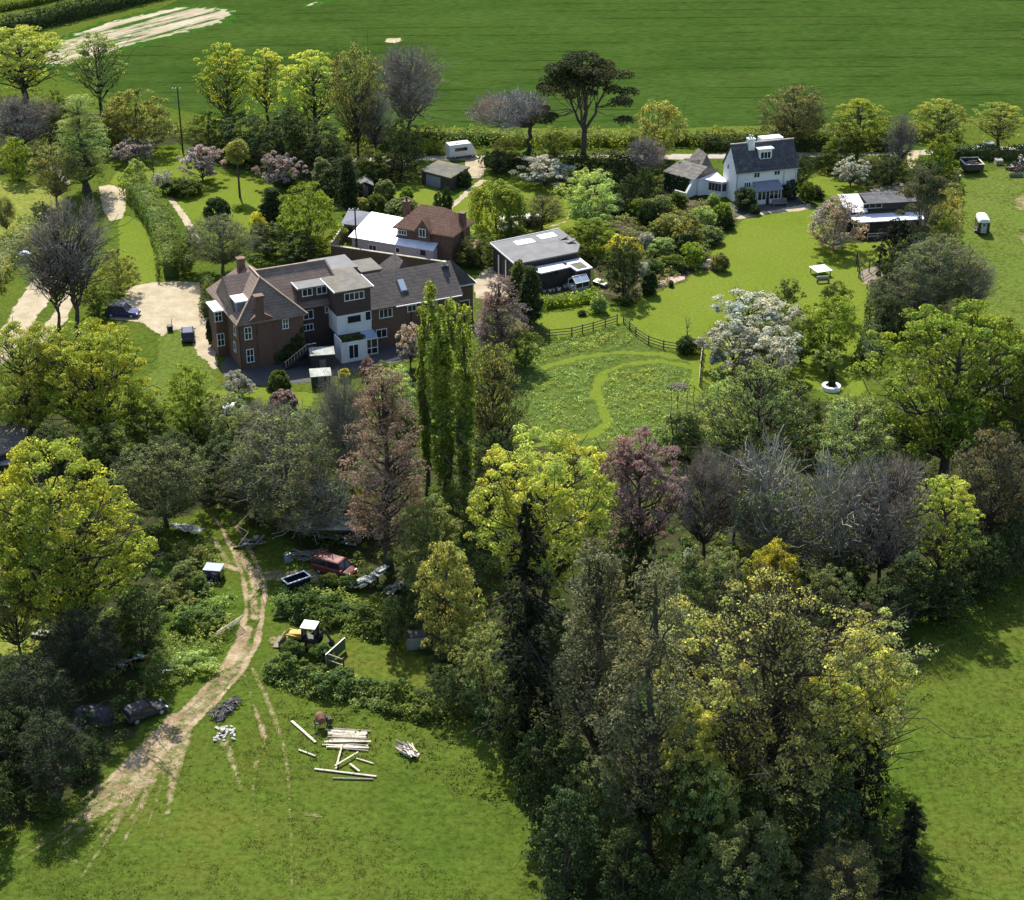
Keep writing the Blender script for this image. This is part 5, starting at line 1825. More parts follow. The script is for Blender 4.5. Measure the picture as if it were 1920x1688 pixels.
# tipping trailer full of logs
X, Y, _ = at(1826, 328)
o = thing('flatbed_trailer', 'high-sided trailer loaded with brush and logs in the corner of the paddock', 'trailer', (X, Y, 0), R(4))
m = MB()
m.box(-1.5, 1.5, 0, 3.2, .75, .9)
m.box(-1.5, 1.5, -.06, .02, .9, 1.75)
m.box(-1.5, 1.5, 3.16, 3.24, .9, 1.9)
m.box(-1.54, -1.46, .02, 3.16, .9, 1.7)
m.box(1.46, 1.54, .02, 3.16, .9, 1.7)
m.build('body', M['timber'], o)
m = MB()
for a, b in (((-1.52, -.04, 1.76), (1.52, -.04, 1.76)), ((-1.52, 3.22, 1.92), (1.52, 3.22, 1.92)), ((-1.52, 0, 1.72), (-1.52, 3.2, 1.72)), ((1.52, 0, 1.72), (1.52, 3.2, 1.72))):
    m.bar(a, b, .26, .07)
m.build('rail', M['timber_pale'], o)  # wide pale rails stand in for sunlight on the top edges
for s in (-1, 1):
    MB().cyl((s * 1.25 - .12, 1.5, .4), .4, .24, 14, 'x').build('wheel', M['rubber'], o)
lg = random.Random(4)
m = MB()
for k in range(26):
    y, x = .25 + 2.7 * lg.random(), -1.3 + 1.4 * lg.random()
    m.bar((x, y, 1.2 + .25 * lg.random()), (x + 1.0 + .5 * lg.random(), y + .5 * (lg.random() - .5), 1.25 + .3 * lg.random()), .1 + .09 * lg.random())
tl = thing('log_load', 'heap of cut brush and logs lying in the high-sided trailer', 'logs', (X, Y, 0), R(4))
m.build('logs', M['timber_grey'], tl)

# rubbish pile and crates by the paddock hedge
rr = random.Random(9)
X, Y, _ = at(1912, 318)
o = thing('rubbish_pile', 'tall mixed rubbish and timber heap at the far right of the paddock', 'rubbish pile', (X, Y, 0))
for mt, n in (('timber_grey', 34), ('timber_pale', 16), ('rust', 18), ('white', 9), ('black', 14)):
    m = MB()
    for k in range(n):
        a, d = rr.random() * 6.28, rr.random() ** .7 * 2.2
        zc = (2.6 - d) * rr.random()
        m.obox((d * math.cos(a), d * math.sin(a), max(.1, zc)), .2 + .9 * rr.random(), .15 + .35 * rr.random(), .06 + .25 * rr.random(), rr.random() * 6, rr.random(), rr.random())
    m.build({'timber_grey': 'old_timber', 'timber_pale': 'sawn_timber', 'rust': 'rusty_metal', 'white': 'white_scraps', 'black': 'black_scraps'}[mt], M[mt], o)
X, Y, _ = at(1874, 310)
o = thing('pallet_stack', 'stack of pale wooden pallets between the trailer and the rubbish pile', 'pallets', (X, Y, 0), R(5))
m = MB()
for k in range(6):
    for i in range(5):
        m.box(-.6, .6, i * .24, i * .24 + .14, k * .15 + .10, k * .15 + .13)
    for i in range(3):
        m.box(-.6 + i * .55, -.5 + i * .55, .002, 1.1, k * .15, k * .15 + .098)
m.build('slats', M['timber_pale'], o)
X, Y, _ = at(1905, 332)
o = thing('water_trough', 'green water trough on the grass in front of the rubbish pile', 'trough', (X, Y, 0), R(3))
MB().box(-1.1, 1.1, -.35, .35, 0, .12).box(-1.1, 1.1, -.35, -.28, .12, .6).box(-1.1, 1.1, .28, .35, .12, .6).box(-1.1, -1.03, -.28, .28, .12, .6).box(1.03, 1.1, -.28, .28, .12, .6).build('basin', M['green_net'], o)
MB().box(-1.02, 1.02, -.27, .27, .4, .45).build('water', M['glass_pale'], o)
X, Y, _ = at(1797, 352)
o = thing('gate_post', 'dark gate post with white cap on the paddock hedge line', 'post', (X, Y, 0))
MB().box(-.12, .12, -.12, .12, 0, 1.9).build('shaft', M['timber'], o)
MB().box(-.17, .17, -.17, .17, 1.9, 2.1).build('cap', M['white'], o)

# white planter ring, garden table
X, Y, _ = at(1558, 730)
o = thing('planter_ring', 'round whitewashed stone planter on the narrow lawn', 'planter', (X, Y, 0))
m = MB()
n = 24
r0, r1, h = .70, 1.14, .55
ang = [2 * math.pi * i / n for i in range(n)]
m.loft([[(r1 * math.cos(a), r1 * math.sin(a), 0) for a in ang], [(r1 * math.cos(a), r1 * math.sin(a), h) for a in ang], [(r0 * math.cos(a), r0 * math.sin(a), h) for a in ang], [(r0 * math.cos(a), r0 * math.sin(a), .3) for a in ang]], cap=False)
m.build('ring', M['wood_ring'], o)
MB().cyl((0, 0, .28), .72, .05, 20).build('soil', M['timber'], o)
X, Y, _ = at(1538, 515)
o = thing('garden_table', 'large white square table top standing on the main lawn', 'table', (X, Y, 0), R(20))
MB().box(-1.2, 1.2, -1.25, 1.25, .85, .93).build('table_top', M['white'], o)
for x in (-1.0, 1.0):
    for y in (-1.0, 1.0):
        MB().box(x - .05, x + .05, y - .05, y + .05, 0, .85).build('leg', M['timber_grey'], o)
X, Y, _ = at(1543, 531)
o = thing('garden_bench', 'dark garden bench in front of the white table', 'bench', (X, Y, 0), R(10))
MB().box(-.9, .9, -.25, .25, .4, .47).build('seat', M['timber'], o)
MB().box(-.9, .9, .22, .3, .55, .95).build('backrest', M['steel'], o)
for x in (-.8, .8):
    MB().box(x - .05, x + .05, -.22, .28, 0, .4).build('leg', M['timber'], o)
X, Y, _ = at(1452, 388)
o = thing('garden_bench', 'wooden bench on the dark terrace beside the glazed porch', 'bench', (X, Y, 0), R(14))
X2, Y2, _ = at(1462, 386)
o.location = (X2, Y2, 0)
MB().box(-1.2, 1.2, -.28, .28, .42, .5).build('seat', M['timber_grey'], o)
MB().box(-1.2, 1.2, .25, .33, .55, 1.0).build('backrest', M['timber_grey'], o)
for x in (-1.05, 1.05):
    MB().box(x - .06, x + .06, -.25, .3, 0, .42).build('leg', M['timber_grey'], o)
# furniture under the willow
X, Y, _ = at(938, 418)
o = thing('patio_table', 'round patio table with pale top on the paving under the willow', 'table', (X, Y, 0))
MB().cyl((0, 0, .7), .8, .06, 16).build('table_top', M['white'], o)
MB().cyl((0, 0, 0), .1, .7, 8).build('leg', M['steel'], o)
X, Y, _ = at(965, 412)
o = thing('garden_sofa', 'brown curved garden seat with white cushions beyond the willow', 'seat', (X, Y, 0), R(30))
MB().box(-1.2, 1.2, -.4, .4, .1, .45).box(-1.2, 1.2, .3, .45, .45, .85).build('frame', M['rust'], o)
MB().box(-1.1, 1.1, -.38, .28, .46, .58).build('cushion', M['white'], o)
flat('willow_patio', [(925, 422), (962, 408), (978, 414), (970, 424), (940, 434)], M['paving'], .08)

# greenhouse and frame
X, Y, _ = at(1092, 546)
o = thing('cold_frame_house', 'small glazed greenhouse with pale frame below the white workshop roof', 'greenhouse', (X, Y, 0), R(30))
MB().box(-1.1, 1.1, 0, 1.9, 0, .5).build('base', M['stone'], o)
m = MB()
for x in (-1.1, 0, 1.1):
    m.bar((x, 0, .5), (x, 0, 1.3), .07)
    m.bar((x, 0, 1.3), (x, .95, 2.0), .07)
    m.bar((x, .95, 2.0), (x, 1.9, 1.3), .07)
    m.bar((x, 1.9, .5), (x, 1.9, 1.3), .07)
for (y, z) in ((0, 1.3), (.95, 2.0), (1.9, 1.3), (0, .55), (1.9, .55)):
    m.bar((-1.1, y, z), (1.1, y, z), .07)
m.build('frame', M['white'], o)
MB().slab([(-1.07, .02, 1.31), (1.07, .02, 1.31), (1.07, .94, 1.98), (-1.07, .94, 1.98)], .02).slab([(-1.07, .96, 1.98), (1.07, .96, 1.98), (1.07, 1.88, 1.31), (-1.07, 1.88, 1.31)], .02).build('roof_pane', M['glass_pale'], o)
MB().box(-1.06, 1.06, -.02, .0, .58, 1.27).build('pane', M['glass'], o)
X, Y, _ = at(1126, 536)
o = thing('seedling_box', 'long white cold frame beside the greenhouse', 'cold frame', (X, Y, 0), R(-48))
MB().box(-1.1, 1.1, -.4, .4, 0, .45).build('frame', M['timber'], o)
MB().slab([(-1.1, -.42, .5), (0, -.42, .5), (0, .42, .7), (-1.1, .42, .7)], .05).slab([(.05, -.42, .5), (1.1, -.42, .5), (1.1, .42, .7), (.05, .42, .7)], .05).build('lid', M['white'], o)
pr = random.Random(3)
for k in range(7):
    px, py = 1020 + k * 9 + pr.random() * 4, 546 - k * 2.2 + pr.random() * 5
    X, Y, _ = at(px, py)
    o = thing('garden_pot', 'pale plant pot on the shaded yard behind the clipped hedge', 'pot', (X, Y, 0), 0, 'pots in the workshop yard')
    s = .22 + .14 * pr.random()
    MB().cyl((0, 0, 0), s * .75, s * 1.6, 12, r2=s).build('pot', M['white' if k % 2 else 'stone'], o)
    MB().cyl((0, 0, s * 1.6 + .004), s * .9, .02, 12).build('soil', M['timber'], o)

# fences
def post_rail(name, label, pts, h=1.15, rails=3, material='fence', rail_mat=None, step=2.1, mesh=None, px=True):
    P = [Vector(at(*p)) if px else Vector(p) for p in pts]
    o = thing(name, label, 'fence', P[0])
    for a, b in zip(P[:-1], P[1:]):
        L = (b - a).length
        n = max(1, round(L / step))
        for k in range(n + (1 if b is P[-1] else 0)):
            p = a + (b - a) * (k / n) - P[0]
            MB().box(-.07, .07, -.07, .07, -.1, h + .12).build('post', M[material], o, loc=p)
        d = b - a
        nrm = Vector((d.y, -d.x, 0)).normalized() * .09
        m = MB()
        for r in range(rails):
            z = Vector((0, 0, h * (r + 1) / rails - .02))
            m.bar(a - P[0] + nrm + z, b - P[0] + nrm + z, .05, .11)
        m.build('rail', M[rail_mat or material], o)
    return o


post_rail('paddock_fence', 'dark post and rail fence curving below the oval lawn', [(990, 622), (1030, 634), (1072, 630), (1112, 620), (1157, 606)])
post_rail('paddock_fence', 'dark post and rail fence running down from the gap to the bush on the meadow', [(1169, 606), (1192, 630), (1216, 646), (1244, 655), (1275, 660)])
post_rail('paddock_fence', 'pale short fence at the end of the mown path beside the blossom', [(1318, 662), (1314, 695), (1312, 725)], rail_mat='timber_pale')  # pale rails put the sunlight on this fence into the colour
post_rail('garden_fence', 'thin wire garden fence with tall dark posts below the studio', [(1652, 472), (1648, 500), (1610, 522), (1606, 496)], h=1.8, rails=2, material='timber', step=2.6)
post_rail('field_fence', 'short pale rail fence behind the yellow digger', [(612, 1246), (645, 1258)], h=1.3, rails=2, rail_mat='timber_pale')
X, Y, _ = at(612, 1252)
o = thing('mesh_gate', 'green mesh gate leaning open on its post behind the yellow digger', 'gate', (X, Y, 0), R(62))
m = MB()
for a, b in (((0, 0, .2), (3.2, 0, .2)), ((0, 0, 1.4), (3.2, 0, 1.4)), ((0, 0, .2), (0, 0, 1.4)), ((3.2, 0, .2), (3.2, 0, 1.4))):
    m.bar(a, b, .06)
m.build('frame', M['steel'], o)
MB().box(.05, 3.15, -.012, .012, .24, 1.36).build('mesh', M['green_net'], o)
X, Y, _ = at(398, 1202)
o = thing('field_gate', 'grey metal field gate leaning on the brambles beside the track', 'gate', (X, Y, 0), R(55))
m = MB()
for k in range(6):
    m.bar((0, -k * .14, .25 + k * .2), (3.6, -k * .14, .25 + k * .2), .06)
for x in (0, 1.2, 2.4, 3.6):
    m.bar((x, 0.02, .2), (x, -.72, 1.3), .06)
m.build('bars', M['timber_pale'], o)

# poles
def pole(label, px, py, top, lean=0.0, lamp=True):
    X, Y, _ = at(px, py)
    H = z_at(Y, top)
    o = thing('utility_pole', label, 'pole', (X, Y, 0))
    MB().cyl((0, 0, -.2), .16, H + .2, 10, r2=.10).build('shaft', M['timber'], o)
    MB().bar((-.9, 0, H - .35), (.6, 0, H - .35), .12).build('crossarm', M['timber_grey'], o)
    for x in (-.8, -.3, .45):
        MB().cyl((x, 0, H - .29), .07, .22, 8).build('insulator', M['white'], o)
    return o


pole('dark timber utility pole rising from the hedge at the back of the orchard lawn', 343, 286, 164)
pole('slim utility pole standing in front of the white annex roof', 669, 477, 390)

# on the driveway
X, Y, _ = at(319, 621)
o = thing('water_butt', 'small dark tub with a standpipe between the two parked cars', 'tub', (X, Y, 0))
MB().cyl((0, 0, 0), .38, .8, 14, r2=.42).build('tub', M['black'], o)
MB().bar((.15, .2, 0), (.25, .3, 1.6), .07).build('standpipe', M['timber_grey'], o)
X, Y, _ = at(112, 470)
o = thing('covered_heap', 'heap under white and yellow sheets at the top of the left drive', 'covered heap', (X, Y, 0), R(15))


def lump(mb, rng, sx, sy, sz, n=9, c=(0, 0, 0)):
    rings = []
    for k in range(5):
        t = k / 4
        f = math.cos(t * 1.45)
        rings.append([(c[0] + sx * f * math.cos(a) * (1 + .25 * (rng.random() - .5)), c[1] + sy * f * math.sin(a) * (1 + .25 * (rng.random() - .5)), c[2] + sz * math.sin(t * 1.57)) for a in [6.2832 * i / n for i in range(n)]])
    return mb.loft(rings)


lump(MB(), rr, 1.1, .8, .9, c=(-.3, 0, 0)).build('white_sheet', M['white'], o)
lump(MB(), rr, .7, .5, .6, c=(-1.2, -.5, 0)).build('yellow_sheet', M['yellow_tarp'], o)
lump(MB(), rr, .8, .5, .8, c=(1.1, .5, 0)).build('white_sheet', M['fibre'], o)
X, Y, _ = at(48, 487)
o = thing('white_heap', 'crumpled white sheet lying in the left hedge', 'sheet', (X, Y, .8))
lump(MB(), rr, .9, .6, .5).build('sheet', M['white'], o)
X, Y, _ = at(438, 772)
o = thing('garden_dome', 'low white dome tent on the lawn below the brick house', 'tent', (X, Y, 0))
m = MB()
rings = []
for k in range(6):
    t = k / 5 * 1.5
    rings.append([(1.5 * math.cos(t) * math.cos(a), 1.1 * math.cos(t) * math.sin(a), 1.25 * math.sin(t)) for a in [6.2832 * i / 18 for i in range(18)]])
m.loft(rings).build('canopy', M['white'], o, smooth=True)
MB().box(-.35, .35, -1.12, -.9, 0, .7).build('door_flap', M['fibre'], o)
X, Y, _ = at(1272, 728)
o = thing('log_stack', 'grey brushwood heap on the long meadow grass', 'brushwood', (X, Y, 0))
m = MB()
for k in range(40):
    a = rr.random() * 6.28
    c = ((rr.random() - .5) * 1.4, (rr.random() - .5) * 1.2, .1 + .35 * rr.random())
    m.obox(c, .9 + .8 * rr.random(), .06, .06, a, (rr.random() - .5) * .5)
m.build('sticks', M['timber_grey'], o)
lump(MB(), rr, .35, .3, .45, c=(.5, .3, 0)).build('stone', M['stone'], o)
for (px, py, s, lab) in ((1338, 502, .8, 'pale boulder in the small rockery on the main lawn'), (1316, 500, .7, 'grey boulder at the left end of the small rockery'), (1330, 492, .6, 'small stone behind the rockery boulders')):
    X, Y, _ = at(px, py)
    o = lump(MB(), rr, s, s * .7, s * .75).build('boulder', M['stone'], loc=(X, Y, 0))
    tag(o, lab, 'boulder')

# ---- farmyard junk along the dirt track
X, Y, _ = at(576, 1212)
o = thing('backhoe_loader', 'old yellow digger with white cab roof parked among the brambles', 'digger', (X, Y, 0), R(168))
o.scale = (.9, .9, .9)
MB().box(-1.2, 1.9, -.45, .45, .7, 1.0).build('chassis', M['black'], o)
MB().loft([[(.35, -.5, 1.0), (1.9, -.42, 1.0), (1.9, .42, 1.0), (.35, .5, 1.0)], [(.35, -.5, 1.75), (1.85, -.4, 1.55), (1.85, .4, 1.55), (.35, .5, 1.75)]]).build('bonnet', M['yellow'], o, bevel=.05)
m = MB()
for x in (-1.15, .3):
    for s in (-.7, .7):
        m.bar((x, s, 1.0), (x * .9, s * .9, 2.6), .1)
m.box(-1.15, .3, -.7, .7, .95, 1.15)
m.build('cab_frame', M['black'], o)
MB().box(-1.2, .4, -.78, .78, 2.6, 2.72).build('cab_roof', M['white'], o)
MB().box(-1.05, -.95, -.62, .62, 1.2, 2.5).box(.18, .26, -.62, .62, 1.2, 2.5).build('cab_glass', M['glass'], o)
for s in (-1, 1):
    wheel(o, -.75, s * .85, .72, .42, 'yellow')
    wheel(o, 1.45, s * .72, .45, .3, 'yellow')
m = MB()
for s in (-.55, .55):
    m.bar((.4, s, 1.35), (2.0, s, 1.5), .14)
    m.bar((2.0, s, 1.5), (2.7, s, .6), .14)
m.build('loader_arm', M['yellow'], o)
m = MB()
m.slab([(2.6, -1.05, .9), (2.75, -1.05, .9), (2.75, 1.05, .9), (2.6, 1.05, .9)], .8)
m.slab([(2.7, -1.05, .2), (3.4, -1.05, .1), (3.4, 1.05, .1), (2.7, 1.05, .2)], .08)
m.build('front_bucket', M['timber_grey'], o)
m = MB()
m.bar((-1.2, 0, 1.0), (-2.0, 0, 2.3), .26)
m.bar((-2.0, 0, 2.3), (-2.6, 0, 1.1), .2)
m.build('rear_boom', M['timber'], o)
MB().obox((-2.6, 0, .75), .5, .6, .6, 0, .4).build('rear_bucket', M['black'], o)

car('scrap_van', 'dark red scrap van with dented roof left beside the fallen shelter', 628, 1075, R(-28), 'car_red', 4.4, 1.8, 1.75, van=True, cat='van')
X, Y, _ = at(556, 1100)
o = thing('skip_trailer', 'small open box trailer with white rim standing by the track', 'trailer', (X, Y, 0), R(36))
m = MB()
m.box(-1.25, 1.25, -.6, .6, .4, .5)
for (a, b, c, d) in ((-1.25, 1.25, -.65, -.55), (-1.25, 1.25, .55, .65), (-1.3, -1.2, -.55, .55), (1.2, 1.3, -.55, .55)):
    m.box(a, b, c, d, .5, 1.0)
m.build('body', M['car_navy'], o)
m = MB()
for a, b in (((-1.32, -.62, 1.04), (1.32, -.62, 1.04)), ((-1.32, .62, 1.04), (1.32, .62, 1.04)), ((-1.26, -.56, 1.04), (-1.26, .56, 1.04)), ((1.26, -.56, 1.04), (1.26, .56, 1.04))):
    m.bar(a, b, .13, .08)
m.build('rim', M['white'], o)
for s in (-1, 1):
    wheel(o, 0, s * .74, .3, .18)
MB().bar((1.3, 0, .45), (2.2, 0, .45), .09).build('drawbar', M['steel'], o)


def sheets(name, label, px, py, rz, n, spread, mt, z0=.35, s=(1.4, .9), seed=1):
    X, Y, _ = at(px, py)
    r = random.Random(seed)
    o = thing(name, label, 'sheet pile', (X, Y, 0), rz)
    for k in range(n):
        m = MB()
        m.obox(((k / max(1, n - 1) - .5) * spread, (r.random() - .5) * .9, z0 + .12 * k + .1 * r.random()), s[0] * (.7 + .5 * r.random()), s[1] * (.7 + .5 * r.random()), .05, (r.random() - .5) * .9, (r.random() - .5) * .35, (r.random() - .5) * .35)
        m.build('sheet', M[mt], o)
    for k in range(3):
        MB().box((k - 1) * spread * .35 - .1, (k - 1) * spread * .35 + .1, -.1, .1, 0, z0 + .12).build('prop', M['timber'], o)
    return o


sheets('roofing_sheets', 'mossy cement roofing sheets slumped beside the dark red van', 690, 1098, R(42), 7, 3.4, 'fibre', .5, seed=2)
sheets('roofing_sheets', 'pale broken roofing sheets lying in the undergrowth under the oak', 355, 1002, R(-25), 4, 2.4, 'fibre', .5, (1.7, 1.1), seed=5)
X, Y, _ = at(540, 1052)
o = thing('metal_drum', 'upright blue-grey drum at the edge of the shaded track', 'drum', (X, Y, 0), R(30))
MB().cyl((0, 0, 0), .36, .85, 14).build('body', M['bluegrey'], o)
MB().cyl((0, 0, .852), .33, .03, 14).build('lid', M['steel'], o)
m = MB()
for k in range(26):
    a = (rr.random() - .5) * 1.4
    m.obox(((rr.random() - .5) * 2.6, (rr.random() - .5) * 1.6, .15 + .5 * rr.random()), 1.6 + rr.random(), .12, .1, a, (rr.random() - .5) * .3)
X, Y, _ = at(585, 1048)
o = thing('timber_heap', 'jumble of grey beams and branches in front of the fallen shelter', 'timber heap', (X, Y, 0))
m.build('beams', M['timber_grey'], o)
X, Y, _ = at(402, 1084)
o = thing('water_tank', 'dark square tank with pale blue lid in the brambles left of the track', 'tank', (X, Y, 0), R(-8))
MB().box(-.85, .85, -.7, .7, 0, 1.2).build('tank', M['car_navy'], o, bevel=.08)
MB().box(-.9, .9, -.74, .74, 1.2, 1.3).build('lid', M['bluegrey'], o)
X, Y, _ = at(384, 1098)
o = thing('scrap_heap', 'small heap of grey scrap beside the dark tank', 'scrap', (X, Y, 0))
m = MB()
for k in range(14):
    m.obox(((rr.random() - .5) * 1.3, (rr.random() - .5) * .9, .15 + .3 * rr.random()), .3 + .5 * rr.random(), .2, .1, rr.random() * 3, rr.random(), rr.random())
m.build('scrap', M['steel'], o)

for (px, py, rz, mt, n, sp, lab) in ((470, 1022, .4, 'timber_grey', 12, 1.6, 'small heap of grey boards under the trees beside the track fork'),
                                    (640, 1016, -.2, 'steel', 12, 1.8, 'heap of metal scrap behind the dark red van'),
                                    (300, 1260, .9, 'steel', 10, 1.4, 'grey metal scrap between the bramble mound and the dark trees'),
                                    (745, 1105, .5, 'timber_grey', 12, 1.5, 'heap of old boards under the trees right of the roofing sheets')):
    X, Y, _ = at(px, py)
    o = thing('scrap_heap', lab, 'scrap', (X, Y, 0), rz)
    m = MB()
    for k in range(n):
        m.obox(((rr.random() - .5) * sp * 1.6, (rr.random() - .5) * sp, .1 + .45 * rr.random()), .5 + 1.0 * rr.random(), .12 + .4 * rr.random(), .07, (rr.random() - .5) * 2.4, (rr.random() - .5) * .7, (rr.random() - .5) * .5)
    m.build('boards' if mt != 'steel' else 'metal_scrap', M[mt], o)
    m = MB()
    for k in range(5):
        m.obox(((rr.random() - .5) * sp, (rr.random() - .5) * sp * .8, .25 + .4 * rr.random()), .4 + .4 * rr.random(), .3, .08, rr.random() * 3, rr.random() * .5)
    m.build('pale_scraps', M['fibre'], o)

# burnt heap and ash
X, Y, _ = at(424, 1332)
o = thing('bonfire_heap', 'burnt bonfire heap of grey ash between the wheel tracks', 'ash heap', (X, Y, 0), R(60))
lump(MB(), rr, 1.5, .6, .35, 18).build('ash', M['ash'], o)
lump(MB(), rr, .7, .5, .5, 14, c=(.9, .3, 0)).build('ash', M['black'], o)
lump(MB(), rr, .6, .5, .3, 12, c=(-1.2, -.3, 0)).build('ash', M['ash'], o)
m = MB()
for k in range(70):
    m.obox(((rr.random() - .5) * 3.4, (rr.random() - .5) * 1.3, .2 + .3 * rr.random()), .3 + .7 * rr.random(), .07, .06, rr.random() * 6, (rr.random() - .5))
m.build('charred_wood', M['black'], o)
X, Y, _ = at(422, 1378)
o = thing('rubble_heap', 'scatter of pale rubble and broken timber below the burnt heap', 'rubble', (X, Y, 0))
m = MB()
for k in range(34):
    m.obox(((rr.random() - .5) * 1.7, (rr.random() - .5) * 1.9, .06 + .2 * rr.random()), .15 + .4 * rr.random(), .12 + .2 * rr.random(), .1, rr.random() * 6, rr.random() * .6)
m.build('rubble', M['stone'], o)

# plank stack, loose planks, second pile
X, Y, _ = at(652, 1392)
o = thing('plank_stack', 'wide stack of pale sawn planks on the grass below the brambles', 'planks', (X, Y, 0), R(-3))
r2 = random.Random(12)
for k in range(17):
    y = -1.1 + k * .17
    z = .08 + .03 * (k % 3) + (.12 if 4 < k < 13 else 0)
    L = 2.9 + r2.random() * 1.2
    m = MB().obox((r2.random() * .5 - .25 + y * -.1, y, z + .06 * r2.random()), L, .13 + .05 * r2.random(), .07, R(-5 + r2.random() * 9))
    m.build('plank', M['timber_pale' if k % 4 else 'timber_grey'], o)


def plank(label, a, b, w=.16, mt='timber_pale', z=.12):
    A, B = Vector(at(*a)), Vector(at(*b))
    c = (A + B) / 2
    o = MB().bar(A - c, B - c, w, .07).build('loose_plank', M[mt], loc=(c.x, c.y, z))
    return tag(o, label, 'plank', 'planks strewn round the stack')


plank('long pale plank lying left of the plank stack', (547, 1354), (592, 1394), .24)
plank('short pale plank beside the wheel marks below the longest plank', (560, 1408), (592, 1420))
plank('long thin pole along the front of the strewn timber', (590, 1444), (706, 1458), .18)
plank('mossy pole just behind the front pole of strewn timber', (624, 1461), (700, 1463), .14, 'timber_grey')
plank('plank reaching from the plank stack towards the front pole', (642, 1400), (630, 1446), .15, z=.24)
plank('plank crossing the others from lower left to upper right', (628, 1442), (672, 1416), .15, z=.32)
plank('short plank lying on the right end of the front pole', (656, 1436), (674, 1450), .18, z=.22)
plank('thin plank right of the crossing planks', (668, 1424), (700, 1434), .12)
X, Y, _ = at(764, 1412)
o = thing('scrap_timber_pile', 'narrow pile of splintered white timber right of the plank stack', 'timber pile', (X, Y, 0), R(-50))
for mt, nm, n in (('timber_pale', 'pale_timber', 24), ('white', 'white_boards', 6), ('timber_grey', 'grey_timber', 14)):
    m = MB()
    for k in range(n):
        m.obox(((r2.random() - .5) * 1.6, (r2.random() - .5) * 1.0, .1 + .4 * r2.random()), .8 + .9 * r2.random(), .11, .07, (r2.random() - .5) * 1.0, (r2.random() - .5) * .4)
    m.build(nm, M[mt], o)
X, Y, _ = at(603, 1366)
o = thing('cement_mixer', 'rusty drum mixer on a green frame behind the plank stack', 'mixer', (X, Y, 0), R(20))
MB().loft([[(.30 * math.cos(a), -.35, 1.0 + .30 * math.sin(a)) for a in [6.2832 * i / 14 for i in range(14)]], [(.48 * math.cos(a), .15, 1.0 + .48 * math.sin(a)) for a in [6.2832 * i / 14 for i in range(14)]],
           [(.40 * math.cos(a), .6, 1.0 + .40 * math.sin(a)) for a in [6.2832 * i / 14 for i in range(14)]]]).build('drum', M['rust'], o)
m = MB()
for s in (-.55, .55):
    m.bar((s, .1, 0), (s, .1, 1.05), .1)
    m.bar((s, -.5, .05), (s, .7, .05), .1)
m.bar((-.55, .7, .05), (.55, .7, .05), .1)
m.build('frame', M['green_net'], o)
MB().box(.5, .95, -.1, .45, .3, .85).build('motor_box', M['timber'], o)

# wrecked car and scraps under the dark trees on the left
car('scrap_car', 'black wrecked car nosed into the shadow at the bend of the track', 272, 1342, R(38), 'black', 3.9, 1.7, 1.35)
X, Y, _ = at(175, 1350)
o = thing('tarpaulin_heap', 'dark tarpaulin-covered heap in the shade left of the wrecked car', 'covered heap', (X, Y, 0))
lump(MB(), rr, 2.0, 1.3, 1.4, 12).build('tarpaulin', M['black'], o)
lump(MB(), rr, .5, .4, .5, c=(-1.4, -1.6, 0)).build('sack', M['bluegrey'], o)
X, Y, _ = at(240, 1250)
o = thing('machinery_scrap', 'row of orange and grey machinery scrap under the oak', 'scrap', (X, Y, 0), R(30))
for mt, nm, n in (('orange', 'orange_scrap', 7), ('steel', 'grey_scrap', 10), ('white', 'white_scrap', 4)):
    m = MB()
    for k in range(n):
        m.obox(((r2.random() - .5) * 3.4, (r2.random() - .5) * .9, .3 + .6 * r2.random()), .3 + .6 * r2.random(), .25, .2, r2.random() * 3, r2.random(), r2.random())
    m.build(nm, M[mt], o)
X, Y, _ = at(22, 1076)
o = thing('stone_kerb', 'pale stone kerb step at the left edge lawn', 'kerb', (X, Y, 0), R(-28))
MB().box(-2.4, 1.5, -.2, .2, 0, .3).build('slab', M['stone'], o)
X, Y, _ = at(77, 1192)
o = thing('raised_bed', 'small sand-filled raised bed on the left lawn under the oak', 'raised bed', (X, Y, 0), R(-12))
MB().box(-.8, .8, -.55, .55, 0, .3).build('frame', M['timber'], o)
MB().box(-.7, .7, -.45, .45, .3, .34).build('sand', M['stone'], o)
X, Y, _ = at(82, 1178)
o = thing('stone_pillar', 'short pale pillar standing just behind the raised bed', 'pillar', (X, Y, 0))
MB().box(-.14, .14, -.14, .14, 0, 1.1).build('shaft', M['stone'], o)
MB().box(-.2, .2, -.2, .2, 1.1, 1.2).build('cap', M['stone'], o)
X, Y, _ = at(780, 1212)
o = thing('grey_container', 'grey box container half hidden under the trees right of the brambles', 'container', (X, Y, 0), R(10))
MB().box(-.9, .9, -.6, .6, 0, 1.3).build('body', M['steel'], o, bevel=.03)
MB().box(-.92, .92, -.62, .62, 1.3, 1.38).build('lid', M['black'], o)


